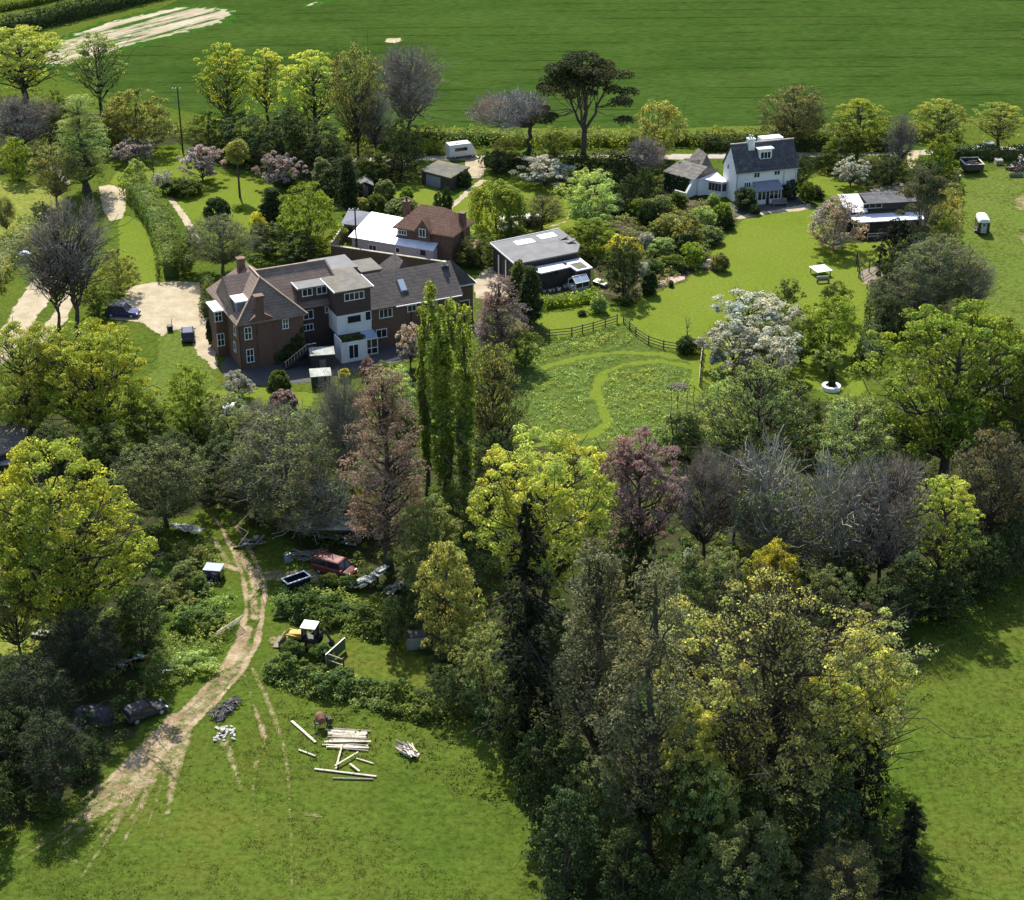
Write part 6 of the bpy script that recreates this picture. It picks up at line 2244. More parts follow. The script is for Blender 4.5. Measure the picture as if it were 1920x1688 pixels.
# ---------------------------------------------------------------- hedges and low growth
hedge('hedge', 'tall dark hedge crossing the far top left corner of the field', [(-40, 78), (120, 40), (240, 10), (330, -12)], 3.0, 3.6, 'dark', dens=14, size=.22)
hedge('hedge', 'low bushy hedge behind the tall far hedge at the top left', [(-30, 26), (60, 10), (130, -6)], 2.2, 1.8, 'mid', dens=14, size=.2)
hedge('hedge', 'field-side hedge of olive scrub from the bare trees to the pines', [(640, 262), (780, 264), (940, 268), (1120, 270), (1250, 270)], 4.6, 1.9, 'mid', dens=15, size=.19, wob=.3)
hedge('hedge', 'long dark roadside hedge on the house side of the lane', [(900, 306), (960, 312), (1080, 310), (1170, 312)], 2.0, 1.9, 'dark', dens=20, size=.18, wob=.25)
hedge('hedge', 'clipped bright hedge between the bare trees and the camper van', [(700, 268), (780, 284), (838, 290)], 2.2, 2.2, 'mid', dens=20, size=.17)
hedge('hedge', 'rough field hedge behind the white cottage', [(1250, 270), (1400, 268), (1550, 266), (1700, 262), (1800, 260)], 3.6, 2.0, 'mid', dens=15, size=.19, wob=.3)
hedge('hedge', 'dark lane-side hedge right behind the white cottage chimney', [(1310, 282), (1420, 280), (1560, 284), (1680, 284)], 1.8, 2.0, 'dark', dens=20, size=.18, wob=.2)
hedge('hedge', 'dark hedge under the lime trees at the top right corner', [(1740, 290), (1800, 294), (1860, 298), (1960, 296)], 2.2, 2.0, 'dark', dens=18, size=.18, wob=.2)
hedge('hedge', 'thick curving clipped hedge beside the left drive', [(246, 362), (268, 380), (290, 410), (306, 440), (318, 480), (322, 525)], 3.6, 3.0, 'bramble', dens=22, size=.16, wob=.08)
hedge('hedge', 'low clipped hedge in front of the workshop greenhouse', [(1012, 578), (1050, 574), (1090, 568), (1122, 560)], 1.7, 1.35, 'fresh', dens=30, size=.13)
hedge('hedge', 'straight garden hedge along the left of the paddock', [(1786, 340), (1784, 400), (1782, 460), (1778, 520)], 2.2, 1.9, 'olive', dens=20, size=.16, wob=.25)
hedge('hedge', 'grey-green roadside hedge along the left edge of the drive', [(66, 432), (10, 490), (-30, 560)], 3.4, 2.2, 'greygreen', dens=16, size=.18, wob=.3)
hedge('hedge', 'dark shrubby border hedge right of the narrow lawn path', [(1650, 560), (1648, 600), (1636, 650), (1622, 700)], 2.8, 2.2, 'dark', dens=20, size=.17, wob=.25)
hedge('hedge', 'small square clipped hedge on the orchard lawn', [(436, 396), (464, 392)], 1.2, .7, 'fresh', dens=40, size=.1)
hedge('hedge', 'ivy-topped hedge on the wall left of the brick house', [(388, 600), (394, 560), (388, 535)], 1.6, 2.2, 'dark', dens=24, size=.14)
brambles('bramble_bank', 'long bank of brambles above the strewn planks', [(500, 1262), (560, 1270), (620, 1290), (700, 1310), (770, 1322), (830, 1350)], 3.4, 1.7, 'bramble', size=.16)
brambles('bramble_bank', 'bramble bank between the yellow digger and the dark trees', [(520, 1150), (580, 1150), (650, 1168), (720, 1190)], 3.6, 2.0, 'bramble', size=.16)
brambles('bramble_bank', 'bramble bank along the left side of the track by the leaning gate', [(330, 1190), (372, 1170), (412, 1150)], 3.2, 1.6, 'bramble', size=.16)
brambles('bramble_bank', 'grass-grown mound of brambles at the bend of the track', [(326, 1262), (360, 1258), (392, 1240)], 3.0, 1.4, 'palegreen', size=.12)
brambles('bramble_bank', 'nettle and bramble mass left of the track around the dark tank', [(330, 1140), (345, 1090), (365, 1045)], 3.2, 1.8, 'greygreen', size=.15)

scatter('nettle_cover', [[(512, 1110), (600, 1100), (690, 1130), (750, 1190), (740, 1215), (640, 1190), (560, 1170), (515, 1160)],
                         [(500, 1250), (560, 1255), (640, 1265), (740, 1290), (830, 1330), (860, 1375), (780, 1350), (650, 1330), (540, 1295), (500, 1280)],
                         [(320, 1180), (400, 1130), (440, 1110), (445, 1160), (420, 1215), (385, 1255), (330, 1290), (312, 1240)],
                         [(330, 1030), (400, 1020), (430, 1060), (400, 1130), (330, 1170)]],
        LF['palegreen'], 2.0, .05, .7, .11, 22, 41)
FOREST = [[(-60, 800), (120, 780), (260, 800), (420, 810), (560, 790), (760, 700), (890, 700), (950, 790), (1060, 850), (1220, 846), (1300, 760), (1420, 740), (1640, 770),
           (1700, 660), (2000, 650), (2030, 1040), (1850, 1090), (1690, 1180), (1630, 1250), (1610, 1420), (1680, 1600), (1700, 1740), (1010, 1740), (995, 1600), (970, 1450),
           (890, 1370), (830, 1290), (760, 1180), (720, 1120), (600, 1020), (500, 990), (460, 930), (360, 930), (320, 1000), (320, 1180), (290, 1320), (190, 1450), (80, 1520), (-60, 1570)]]
scatter('undergrowth', FOREST, LF['bramble'], .55, .1, 1.3, .17, 22, 5)
scatter('woodland_scrub', [[(-60, 170), (60, 200), (260, 225), (420, 255), (640, 255), (760, 268), (790, 330), (650, 390), (560, 335), (420, 312), (330, 268), (220, 296), (120, 325), (-60, 330)],
                           [(1490, 300), (1700, 296), (1790, 320), (1790, 500), (1830, 610), (1700, 630), (1650, 580), (1640, 480), (1690, 420), (1690, 370), (1540, 330)],
                           [(960, 306), (1220, 290), (1250, 310), (1240, 370), (1100, 420), (1060, 350)]],
        LF['mid'], .5, .1, 1.4, .17, 22, 6)
scatter('meadow_tussocks', [[(985, 645), (1050, 640), (1105, 628), (1150, 616), (1168, 618), (1212, 650), (1262, 666), (1300, 672), (1300, 800), (1215, 830), (1060, 835), (960, 795), (965, 700)]],
        LF['palegreen'], 1.6, .02, .30, .10, 14, 8,
        avoid=[[(1010, 682), (1080, 662), (1160, 650), (1240, 652), (1310, 662), (1310, 708), (1240, 690), (1170, 696), (1130, 716), (1132, 750), (1150, 790), (1120, 830), (1000, 846), (1000, 826), (1070, 816), (1118, 798), (1100, 740), (1112, 700), (1160, 672), (1080, 684), (1020, 700)]])
scatter('grass_tufts', [[(420, 1290), (520, 1300), (560, 1340), (860, 1390), (960, 1480), (1010, 1660), (1010, 1720), (-60, 1720), (-60, 1640), (90, 1560), (240, 1480), (330, 1400)],
                        [(1660, 1260), (1860, 1110), (2000, 1060), (2000, 1740), (1740, 1740), (1640, 1420)],
                        [(1800, 340), (1960, 320), (1990, 690), (1920, 660), (1850, 600), (1806, 500)]],
        LF['grass'], 2.6, .0, .02, .055, 13, 31, up=3.5, rc=.42, fl=.22, patchy=.25)
scatter('rough_grass_tufts', [[(520, 1300), (620, 1310), (800, 1345), (880, 1400), (950, 1480), (900, 1500), (760, 1440), (560, 1420), (515, 1350)],
                              [(1640, 1260), (1700, 1200), (1860, 1110), (1940, 1090), (1940, 1150), (1800, 1250), (1700, 1350), (1650, 1380)],
                              [(990, 640), (1050, 634), (1110, 624), (1160, 612), (1160, 640), (1080, 655), (1000, 680)],
                              [(-20, 1560), (80, 1530), (180, 1480), (190, 1500), (90, 1570), (-20, 1620)]],
        LF['mid'], 1.0, .0, .16, .10, 10, 9)
scatter('flower_bed_plants', [[(1110, 440), (1180, 405), (1260, 378), (1365, 390), (1380, 410), (1345, 445), (1318, 485), (1288, 520), (1230, 540), (1180, 555), (1125, 545)]],
        LF['greygreen'], 1.3, .05, .9, .12, 30, 10)

# ---------------------------------------------------------------- trees, back to front
T = plant
# far left group
T('lime', 'lime', 48, 205, 52, 185, 'broad pale lime tree at the far left below the tall dark hedge', var=0)
T('lime', 'palegreen', 192, 232, 62, 105, 'tall thin lime-green tree standing in front of the bare earth patch', var=1)
T('bushtree', 'mid', 110, 250, 170, 70, 'mid-green bush between the two tall trees at the far left')
T('bare', 'twig_purple', 48, 292, 184, 135, 'low purple-brown bare tree at the far left edge', var=1)
T('bushtree', 'dark', 128, 292, 200, 80, 'dark bush between the purple bare tree and the conical green tree')
T('redwood', 'palegreen', 163, 362, 182, 118, 'loose conical green tree rising above the top of the left drive', name='conical_tree', var=1)
T('bud', 'olive', 108, 388, 272, 85, 'thin yellowish tree left of the conical green tree', var=2)
T('bushtree', 'fresh', 36, 340, 258, 74, 'rounded bright green tree on the dry lawn at the left edge')
T('bud', 'olive', 14, 440, 372, 45, 'small sparse sapling on the dry lawn at the left edge', var=0)
T('bushtree', 'olive', 262, 285, 168, 135, 'broad olive bush with rusty top behind the utility pole')
T('bushtree', 'olive', 222, 276, 186, 80, 'dull olive bush leaning out beside the rusty-topped bush')
T('lime', 'yellow', 432, 268, 83, 118, 'yellow-topped lime tree, first of the trio beyond the orchard', var=0)
T('lime', 'lime', 503, 248, 92, 90, 'slimmer lime tree in the middle of the trio beyond the orchard', var=1)
T('lime', 'lime', 592, 270, 96, 120, 'broad lime tree at the right end of the trio beyond the orchard', var=2)
T('bushtree', 'mid', 395, 285, 212, 90, 'pale green bush right of the utility pole')
T('bushtree', 'dark', 455, 300, 215, 110, 'dark evergreen bush under the yellow-topped lime')
T('bushtree', 'dark', 530, 312, 205, 120, 'dark evergreen bush under the slim lime')
T('bushtree', 'dark', 605, 322, 228, 110, 'dark evergreen bush under the broad lime')
T('bushtree', 'mid', 555, 290, 190, 60, 'small pale evergreen between two limes')
T('bud', 'olive', 672, 300, 86, 100, 'tall tree with dark trunk and thin lime top between the limes and the bare tree', var=2)
T('bare', 'twig', 768, 262, 83, 162, 'large bare grey-brown tree against the green field', var=0, bark='bark_grey')
T('bare', 'twig', 705, 300, 172, 80, 'small bare tree beside the foot of the large bare tree', var=1)
T('bushtree', 'dark', 755, 330, 222, 90, 'bluish dark evergreen at the foot of the large bare tree')
T('cypress', 'ivy', 656, 400, 296, 34, 'ivy-clad dark trunk behind the white annex', cat='tree')
T('bushtree', 'mid', 700, 345, 282, 80, 'mid-green bush above the small dark shed')
T('bushtree', 'dark', 640, 372, 300, 85, 'shadowy evergreen left of the small dark shed')
T('flatbare', 'twig_purple', 990, 305, 170, 150, 'wind-swept flat-topped bare tree leaning left of the pine', var=0, rot=0.0)
T('pine', 'pine', 1092, 308, 104, 178, 'tall umbrella pine with forked stems standing before the field', bark='bark_pine', rot=0.0)
T('bushtree', 'olive', 948, 312, 262, 65, 'brownish bush on the verge left of the flat bare tree')
T('bushtree', 'mid', 1040, 300, 248, 60, 'dull green bush on the verge between the flat bare tree and the pine')
T('bushtree', 'olive', 1232, 300, 190, 108, 'olive-yellow tree between the pine and the white cottage')
T('bare', 'twig_purple', 1208, 340, 258, 85, 'small bare brown tree in front of the olive-yellow tree', var=0)
T('bushtree', 'dark', 1170, 350, 290, 70, 'dark bush behind the pale weeping tree')
T('bushtree', 'dark', 1208, 378, 312, 46, 'dark bush at the left end of the cottage extension')
T('bud', 'olive', 1485, 282, 164, 142, 'rounded olive tree directly behind the white cottage roof', var=1)
T('lime', 'yellow', 1606, 308, 188, 112, 'yellow-green tree right behind the white cottage', var=1)
T('bushtree', 'mid', 1575, 320, 255, 80, 'bush under the yellow-green tree behind the white cottage')
T('bare', 'twig_purple', 1682, 330, 216, 56, 'slim dark bare tree beside the gravel gateway', var=1)
T('lime', 'lime', 1757, 300, 188, 110, 'domed lime tree above the gravel gateway', var=2)
T('bushtree', 'fresh', 1757, 345, 252, 58, 'fresh green upright bush in front of the domed lime')
T('lime', 'lime', 1868, 284, 195, 100, 'low domed lime tree above the half-hidden silver car', var=0)
T('bud', 'olive', 1932, 112, 8, 44, 'sliver of a tan tree at the top right edge of the field', var=0)
T('bushtree', 'dark', 1735, 360, 300, 70, 'dark bush below the fresh green upright bush')
T('bushtree', 'dark', 1660, 350, 290, 70, 'dark shrub left of the gravel gateway')
T('bushtree', 'dark', 1505, 345, 290, 50, 'dark shrub against the right end of the white cottage')
# orchard lawn
T('blossom', 'pink', 252, 308, 262, 76, 'greyish blossom tree at the back left of the orchard lawn', var=0)
T('blossom', 'pink', 380, 340, 273, 82, 'pink blossom tree in the middle of the orchard lawn', var=1)
T('blossom', 'pink', 527, 355, 288, 92, 'pink blossom tree at the right end of the orchard lawn', var=2)
T('blossom', 'white', 306, 358, 320, 48, 'small whitish blossom tree near the curved hedge', var=0)
T('blossom', 'palegreen', 258, 352, 300, 50, 'small pale tree at the top of the curved hedge', var=1)
T('shrub', 'mid', 345, 365, 335, 70, 'low green shrubs under the small whitish blossom', cat='shrub')
T('snag', 'twig', 288, 328, 284, 24, 'small dead snag on the orchard lawn', bark='bark')
T('tufted', 'olive', 450, 370, 262, 44, 'bare-stemmed tree with dark tuft standing on the orchard lawn')
T('clipped', 'dark', 408, 416, 372, 50, 'dark rounded bush with bare twigs on the orchard lawn', cat='shrub')
T('cypress', 'dark', 512, 425, 353, 44, 'dark egg-shaped cypress right of the orchard lawn', var=0)
T('cypress', 'greygreen', 606, 362, 298, 44, 'grey conical cypress behind the bright green tree', var=1)
T('bushtree', 'fresh', 582, 470, 343, 122, 'bright green tree just left of the white annex', var=0)
T('shrub', 'golden', 486, 455, 398, 42, 'golden shrub beside the dark egg-shaped cypress', cat='shrub')
T('shrub', 'mid', 532, 345, 322, 50, 'green shrub under the right-hand pink blossom', cat='shrub')
T('bud', 'greygreen', 418, 512, 408, 130, 'grey twiggy tree over the back of the brick house', var=0, bark='bark_grey')
T('bushtree', 'dark', 500, 480, 420, 90, 'dark bush behind the brick house ridge')
T('bushtree', 'dark', 560, 490, 440, 80, 'dark bush between the brick house and the bright green tree')
T('bushtree', 'mid', 345, 515, 440, 60, 'shadowed shrub at the end of the tan path')
T('clipped', 'mid', 706, 393, 366, 38, 'clipped round shrub with pale rim behind the white annex', cat='shrub')
T('clipped', 'olive', 678, 396, 372, 34, 'dull low dome shrub left of the clipped round shrub', cat='shrub')
T('clipped', 'greygreen', 755, 402, 374, 62, 'wide grey-green dome shrub behind the cottage chimney', cat='shrub')
T('clipped', 'fresh', 763, 377, 352, 26, 'small bright clipped ball on the little lawn', cat='shrub')
T('shrub', 'palegreen', 664, 350, 326, 14, 'narrow yellow-green conifer beside the small dark shed', cat='shrub')
T('clipped', 'greygreen', 722, 372, 338, 40, 'grey-green arching shrub right of the small dark shed', cat='shrub')
T('shrub', 'olive', 852, 345, 322, 34, 'flowering shrub against the corner of the mossy garage', cat='shrub')
T('shrub', 'dark', 872, 350, 318, 26, 'dark shrub at the right corner of the mossy garage', cat='shrub')
T('shrub', 'dark', 838, 398, 352, 22, 'dark narrow shrub beside the garden path', cat='shrub')
T('shrub', 'greygreen', 822, 394, 360, 22, 'grey rose arch shrub at the end of the small lawn', cat='shrub')
T('bushtree', 'dark', 935, 322, 285, 60, 'dark bush on the right side of the gravel yard')
T('blossom', 'white', 1022, 348, 297, 106, 'white-pink blossom tree below the umbrella pine', var=1)
T('willow', 'willow', 930, 432, 342, 118, 'weeping willow on the lawn behind the workshop', var=0)
T('bud', 'olive', 1016, 432, 368, 78, 'small bronze-yellow tree behind the workshop roof', var=1)
T('bushtree', 'palegreen', 1106, 428, 322, 134, 'large pale feathery green tree right of the blossom', var=1)
T('bushtree', 'dark', 1178, 392, 328, 62, 'dark tree against the right side of the pale feathery tree')
T('bushtree', 'fresh', 1112, 478, 408, 112, 'yellow-green spreading bush beside the workshop roof', var=2)
T('bushtree', 'mid', 900, 500, 440, 82, 'grey-leaved bush filling the gap between cottage and workshop', var=0)
T('shrub', 'palegreen', 880, 470, 430, 40, 'pale bush at the right wall of the red tiled cottage', cat='shrub')
T('bushtree', 'mid', 960, 450, 415, 50, 'low bush at the back left corner of the workshop')
T('bushtree', 'dark', 1168, 556, 446, 90, 'dark evergreen with golden rim beside the white workshop roof', var=1)
T('shrub', 'golden', 1165, 500, 446, 70, 'golden climber crowning the dark evergreen', cat='shrub')
T('cypress', 'dark', 994, 608, 500, 44, 'dark columnar conifer left of the clipped hedge', var=0)
T('cypress', 'mid', 972, 575, 490, 40, 'green columnar conifer against the workshop wall', var=1)
T('cypress', 'dark', 1217, 552, 508, 32, 'dark columnar shrub at the corner of the flower beds', var=1, cat='tree')
# garden beds beside the lawn
gb = [('shrub', 'dark', 1215, 425, 378, 44, 'dark rounded shrub at the back of the flower beds'),
      ('shrub', 'fresh', 1200, 405, 374, 50, 'fresh green shrub at the back left of the flower beds'),
      ('shrub', 'greygreen', 1240, 400, 368, 40, 'grey-leaved shrub below the cottage extension'),
      ('shrub', 'mid', 1272, 392, 360, 34, 'mid-green shrub at the foot of the cottage extension'),
      ('shrub', 'olive', 1250, 450, 404, 62, 'brownish shrub in the middle of the flower beds'),
      ('shrub', 'white', 1212, 470, 436, 34, 'white-flowered shrub above the golden climber'),
      ('clipped', 'palegreen', 1245, 478, 448, 60, 'pale trailing shrub over the dark bank'),
      ('shrub', 'dark', 1282, 480, 440, 46, 'dark twiggy shrub under the greyish blossom bush'),
      ('blossom', 'olive', 1288, 470, 402, 66, 'greyish bronze bush in the flower beds'),
      ('shrub', 'palegreen', 1322, 430, 390, 50, 'pale green shrub below the sunroom window'),
      ('clipped', 'fresh', 1353, 425, 384, 40, 'bright green ball shrub at the left end of the patio'),
      ('shrub', 'dark', 1365, 430, 400, 26, 'dark shadowed shrub right of the bright ball shrub'),
      ('shrub', 'greygreen', 1330, 455, 424, 52, 'grey-green shrub on the edge of the main lawn'),
      ('shrub', 'fresh', 1300, 500, 458, 50, 'fresh green shrub above the rockery'),
      ('shrub', 'mid', 1262, 505, 478, 50, 'mid-green low shrub near the pink gravel'),
      ('shrub', 'bramble', 1225, 515, 486, 40, 'leafy low shrub left of the pink gravel'),
      ('shrub', 'white', 1207, 520, 494, 26, 'small white-flowered shrub beside the dark evergreen'),
      ('shrub', 'olive', 1349, 508, 474, 36, 'tufted brown grass clump in the rockery'),
      ('shrub', 'dark', 1395, 392, 352, 50, 'dark climber against the cottage left of the porch'),
      ('shrub', 'dark', 1480, 372, 338, 40, 'dark climber against the cottage right of the porch'),
      ('shrub', 'palegreen', 1337, 392, 362, 26, 'spiky pale plant in front of the sunroom'),
      ('shrub', 'mid', 1512, 380, 342, 34, 'leafy shrub at the right end of the terrace'),
      ('shrub', 'dark', 1530, 372, 348, 30, 'dark shrub on the left of the little side lawn'),
      ('shrub', 'dark', 1415, 402, 384, 24, 'dark low planting on the terrace edge left of the porch'),
      ('shrub', 'greygreen', 1156, 400, 364, 50, 'grey feathery shrub right of the pale feathery tree'),
      ('shrub', 'mid', 1150, 380, 340, 46, 'mid-green shrub behind the grey feathery shrub'),
      ('shrub', 'palegreen', 1085, 405, 385, 40, 'pale low shrub on the lawn behind the workshop'),
      ('shrub', 'palegreen', 1122, 586, 552, 34, 'pale flowering shrub at the right end of the clipped hedge'),
      ('shrub', 'dark', 1092, 592, 582, 18, 'tiny dark shrub on the oval lawn'),
      ('shrub', 'dark', 1258, 538, 526, 12, 'small dark pot shrub on the pink gravel'),
      ('shrub', 'mid', 1175, 572, 556, 30, 'low green plants at the lawn edge under the dark evergreen')]
for k, lf, px, py, tp, wd, lab in gb:
    T(k, lf, px, py, tp, wd, lab, cat='tree' if k == 'blossom' else 'shrub')
T('blossom', 'white', 1594, 350, 296, 66, 'white blossom tree on the little side lawn', var=0)
T('bushtree', 'magnolia', 1562, 468, 368, 108, 'pale pink magnolia beside the garden studio', name='magnolia_tree', var=2)
T('shrub', 'white', 1292, 1064, 1032, 30, 'small silvery white shrub among the grey lichen trees', cat='shrub')
T('pine', 'conifer', 1722, 496, 318, 100, 'dark pine with sunlit trunk in front of the garden studio', bark='bark_grey', rot=1.1)
T('bushtree', 'blackfir', 1678, 500, 410, 80, 'black-green conifer at the right end of the studio veranda')
T('bushtree', 'dark', 1705, 540, 440, 80, 'dark undergrowth tree under the studio pine')
T('bushtree', 'olive', 1762, 440, 352, 54, 'olive bush between the studio pine and the paddock')
T('bushtree', 'mid', 1765, 480, 400, 50, 'mid-green bush on the paddock side of the studio pine')
T('bud', 'greygreen', 1750, 590, 448, 160, 'grey-green open tree between the studio and the big oak', var=0, bark='bark_grey')
T('bud', 'greygreen', 1690, 610, 510, 130, 'drooping grey-leaved tree right of the garden path', var=1, bark='bark_grey')
T('bare', 'twig_grey', 1815, 590, 480, 90, 'bare grey bush at the paddock edge', var=0, bark='bark_grey')
T('bushtree', 'dark', 1655, 600, 490, 56, 'dark yew-like bush right of the wood chip bed')
T('bushtree', 'dark', 1668, 640, 560, 70, 'dark bush beside the top of the big oak')
# blossom island on the lawn
T('blossom', 'white', 1402, 612, 550, 126, 'upper left white blossom bush of the lawn island', var=0)
T('blossom', 'white', 1462, 640, 574, 110, 'upper right white blossom bush of the lawn island', var=2)
T('blossom', 'white', 1374, 694, 602, 140, 'lower left white blossom bush of the lawn island', var=1)
T('blossom', 'white', 1446, 708, 618, 130, 'lower right white blossom bush of the lawn island', var=0)
T('blossom', 'greygreen', 1476, 575, 524, 56, 'grey-green shrub on top of the lawn island', var=2)
T('bushtree', 'fresh', 1552, 668, 556, 120, 'dense green dome tree on the lawn island', var=1)
T('bushtree', 'mid', 1563, 600, 528, 72, 'low dark-green bush behind the dome tree', var=2)
T('bushtree', 'mid', 1500, 680, 600, 70, 'leafy shrub between the blossom and the dome tree')
T('blossom', 'palegreen', 1548, 702, 650, 60, 'thin pale bush behind the planter ring', var=0)
T('shrub', 'dark', 1558, 727, 690, 16, 'dark spiky plant growing in the planter ring', cat='shrub')
T('snag', 'twig_grey', 1287, 655, 590, 34, 'sapling with sparse leaves inside a guard on the meadow edge', bark='bark_grey')
T('shrub', 'dark', 1288, 662, 630, 44, 'dark bush at the end of the dark rail fence', cat='shrub')
# around the brick house and the left side
T('clipped', 'mid', 525, 742, 697, 44, 'clipped green ball tree in front of the brick house', cat='shrub')
T('clipped', 'copper', 532, 768, 734, 54, 'low dark dome standing in for the shadow of the clipped green ball', cat='shrub')  # dark dome stands in for the ball's cast shadow
T('blossom', 'white', 448, 745, 700, 74, 'thin white blossom bush at the corner of the brick house', var=2)
T('shrub', 'golden', 647, 712, 692, 26, 'small yellow-green ring shrub by the french doors', cat='shrub')
T('shrub', 'copper', 690, 708, 672, 34, 'purple-leaved shrub by the terrace edging', cat='shrub')
T('blossom', 'magnolia', 770, 690, 606, 60, 'pink-tinged bush left of the poplar', var=0)
T('redwood', 'copper', 935, 680, 522, 112, 'purple plum tree right of the poplar tops', var=1)
T('bushtree', 'mid', 985, 690, 620, 70, 'green bush at the left end of the meadow')
T('bushtree', 'mid', 395, 580, 525, 34, 'climber at the left corner of the brick house')
T('shrub', 'dark', 398, 650, 596, 22, 'dark wall shrub beside the gravel and the brick house', cat='shrub')
T('bare', 'twig_purple', 112, 622, 440, 130, 'bare tree with dark twisted trunk left of the gravel drive', var=2)
T('bare', 'twig_purple', 146, 628, 372, 195, 'tall bare grey-brown tree between the two gravel drives', var=2)
T('bushtree', 'olive', 225, 552, 468, 80, 'rusty olive bush behind the dark blue people carrier')
T('bushtree', 'mid', 185, 590, 520, 80, 'dull green bush at the foot of the tall bare tree')
T('bushtree', 'dark', 80, 415, 380, 50, 'dark low bush on the dry lawn')
T('oak', 'yellow', 190, 835, 612, 205, 'broad yellow-green oak covering the foot of the gravel drive', var=0)
T('oak', 'lime', 60, 832, 614, 190, 'lime-green oak at the left edge beside the yellow-green oak', var=1)
T('bushtree', 'fresh', 358, 815, 686, 118, 'bright green tree at the lower corner of the grass bank', var=0)
T('bushtree', 'mid', 280, 840, 740, 120, 'mid-green bush between the oak and the bright green tree')
T('bushtree', 'greygreen', 430, 842, 745, 130, 'grey-green bush below the white dome tent', var=1)
T('bare', 'twig_grey', 500, 850, 752, 110, 'grey twiggy bush below the brick house lawn', var=0, bark='bark_grey')
T('bushtree', 'dark', 40, 800, 720, 90, 'dark bush above the outbuilding roof')
T('bushtree', 'dark', 100, 905, 800, 120, 'dark evergreen right of the outbuilding')
T('bushtree', 'mid', 200, 900, 800, 130, 'shaded bush behind the big yellow oak')
T('bushtree', 'dark', 330, 905, 815, 110, 'dark bush above the start of the track')
T('bushtree', 'dark', 415, 935, 830, 110, 'very dark bush at the head of the dirt track')
T('bud', 'greygreen', 312, 990, 838, 180, 'grey-green feathery tree behind the big yellow oak', var=1)
T('oak', 'yellow', 140, 1205, 846, 335, 'large golden-green oak dominating the lower left', var=2)
T('bud', 'olive', 40, 1235, 1060, 110, 'thin bare-stemmed sapling on the left lawn', var=0)
T('bushtree', 'dark', 268, 1215, 1105, 120, 'dark bush under the right side of the golden-green oak', var=0)
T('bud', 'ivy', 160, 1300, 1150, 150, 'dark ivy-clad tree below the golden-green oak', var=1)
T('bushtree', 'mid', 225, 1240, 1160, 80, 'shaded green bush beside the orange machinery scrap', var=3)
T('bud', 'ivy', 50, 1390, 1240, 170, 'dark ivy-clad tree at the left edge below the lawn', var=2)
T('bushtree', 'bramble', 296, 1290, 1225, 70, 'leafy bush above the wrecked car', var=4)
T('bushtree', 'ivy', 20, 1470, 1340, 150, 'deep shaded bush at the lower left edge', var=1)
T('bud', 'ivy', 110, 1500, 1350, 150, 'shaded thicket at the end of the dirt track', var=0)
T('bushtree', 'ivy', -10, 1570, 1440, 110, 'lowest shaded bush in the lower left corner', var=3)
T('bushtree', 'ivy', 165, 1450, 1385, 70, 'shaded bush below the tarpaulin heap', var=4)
T('shrub', 'mid', 95, 1525, 1486, 60, 'green shrub on the sunny rim of the lower left shade', cat='shrub')
T('oak', 'dark', -110, 1520, 1270, 230, 'dark shadow-casting tree added beyond the left edge', var=2)  # put beyond the edge to cast the lower left shade

T('bushtree', 'dark', 1585, 1130, 1035, 100, 'dark bush filling the gap under the grey lichen tree', var=1)
T('bushtree', 'ivy', 1700, 1165, 1060, 120, 'ivy-dark bush under the yellow-lime topped tree', var=3)
T('bushtree', 'dark', 1765, 1165, 1075, 110, 'low dark bush on the shaded field edge below the yellow-lime tree', var=4)
T('bushtree', 'ivy', 1850, 1115, 1010, 110, 'ivy-dark bush on the shaded field edge below the brownish tree', var=0)
T('bushtree', 'brown', 1610, 1215, 1130, 100, 'brownish scrub at the edge of the shaded field corner', var=2)
T('bud', 'brown', 1375, 1020, 850, 110, 'ivy-brown tree between the purple-grey tree and the silver lichen tree', var=1)
T('shrub', 'bramble', 548, 1232, 1205, 46, 'bramble clump half hiding the front wheels of the yellow digger', cat='shrub')
T('shrub', 'bramble', 604, 1238, 1208, 44, 'bramble clump half hiding the rear wheels of the yellow digger', cat='shrub')
T('shrub', 'mid', 618, 1100, 1076, 40, 'nettle clump growing against the dark red van', cat='shrub')
T('shrub', 'bramble', 655, 1104, 1078, 36, 'bramble clump between the dark red van and the roofing sheets', cat='shrub')
T('shrub', 'bramble', 372, 1108, 1080, 40, 'bramble clump in front of the dark square tank', cat='shrub')
# centre wood
T('bud', 'greygreen', 540, 985, 782, 255, 'wide grey-green tree overhanging the track and fallen shelter', var=2, bark='bark_grey')
T('bud', 'greygreen', 480, 965, 840, 120, 'mossy green bush right of the head of the track', var=0)
T('lichen', 'twig_grey', 600, 1010, 880, 150, 'pale-limbed bare tree arching over the fallen shelter', var=0, bark='bark_lichen')
T('bare', 'twig_grey', 650, 935, 696, 120, 'upright bare tree in front of the brick house porch', var=0, bark='bark_grey')
T('redwood', 'bronze', 728, 1070, 698, 150, 'tall bronze-pink redwood below the brick house', var=0)
T('bushtree', 'olive', 690, 1000, 900, 100, 'brown-green bush at the foot of the bronze redwood')
T('poplar', 'poplar', 838, 950, 536, 60, 'tallest poplar spire in front of the right house wing', var=0)
T('poplar', 'poplar', 802, 930, 576, 36, 'shorter poplar spire on the left of the tallest poplar', var=1)
T('poplar', 'poplar', 872, 962, 575, 40, 'poplar spire on the right of the tallest poplar', var=1)
T('bud', 'olive', 925, 880, 648, 125, 'bronze-green feathery tree right of the poplars', var=0)
T('bushtree', 'mid', 720, 740, 680, 80, 'pale bush below the dark terrace left of the poplars')
T('bushtree', 'palegreen', 745, 790, 690, 90, 'pale green shrubbery between the bronze redwood and poplars', var=1)
T('bushtree', 'dark', 925, 940, 808, 110, 'dark holly-like bush right of the poplar trunks', var=0)
T('bushtree', 'mid', 850, 1010, 900, 100, 'shaded bush at the feet of the poplars')
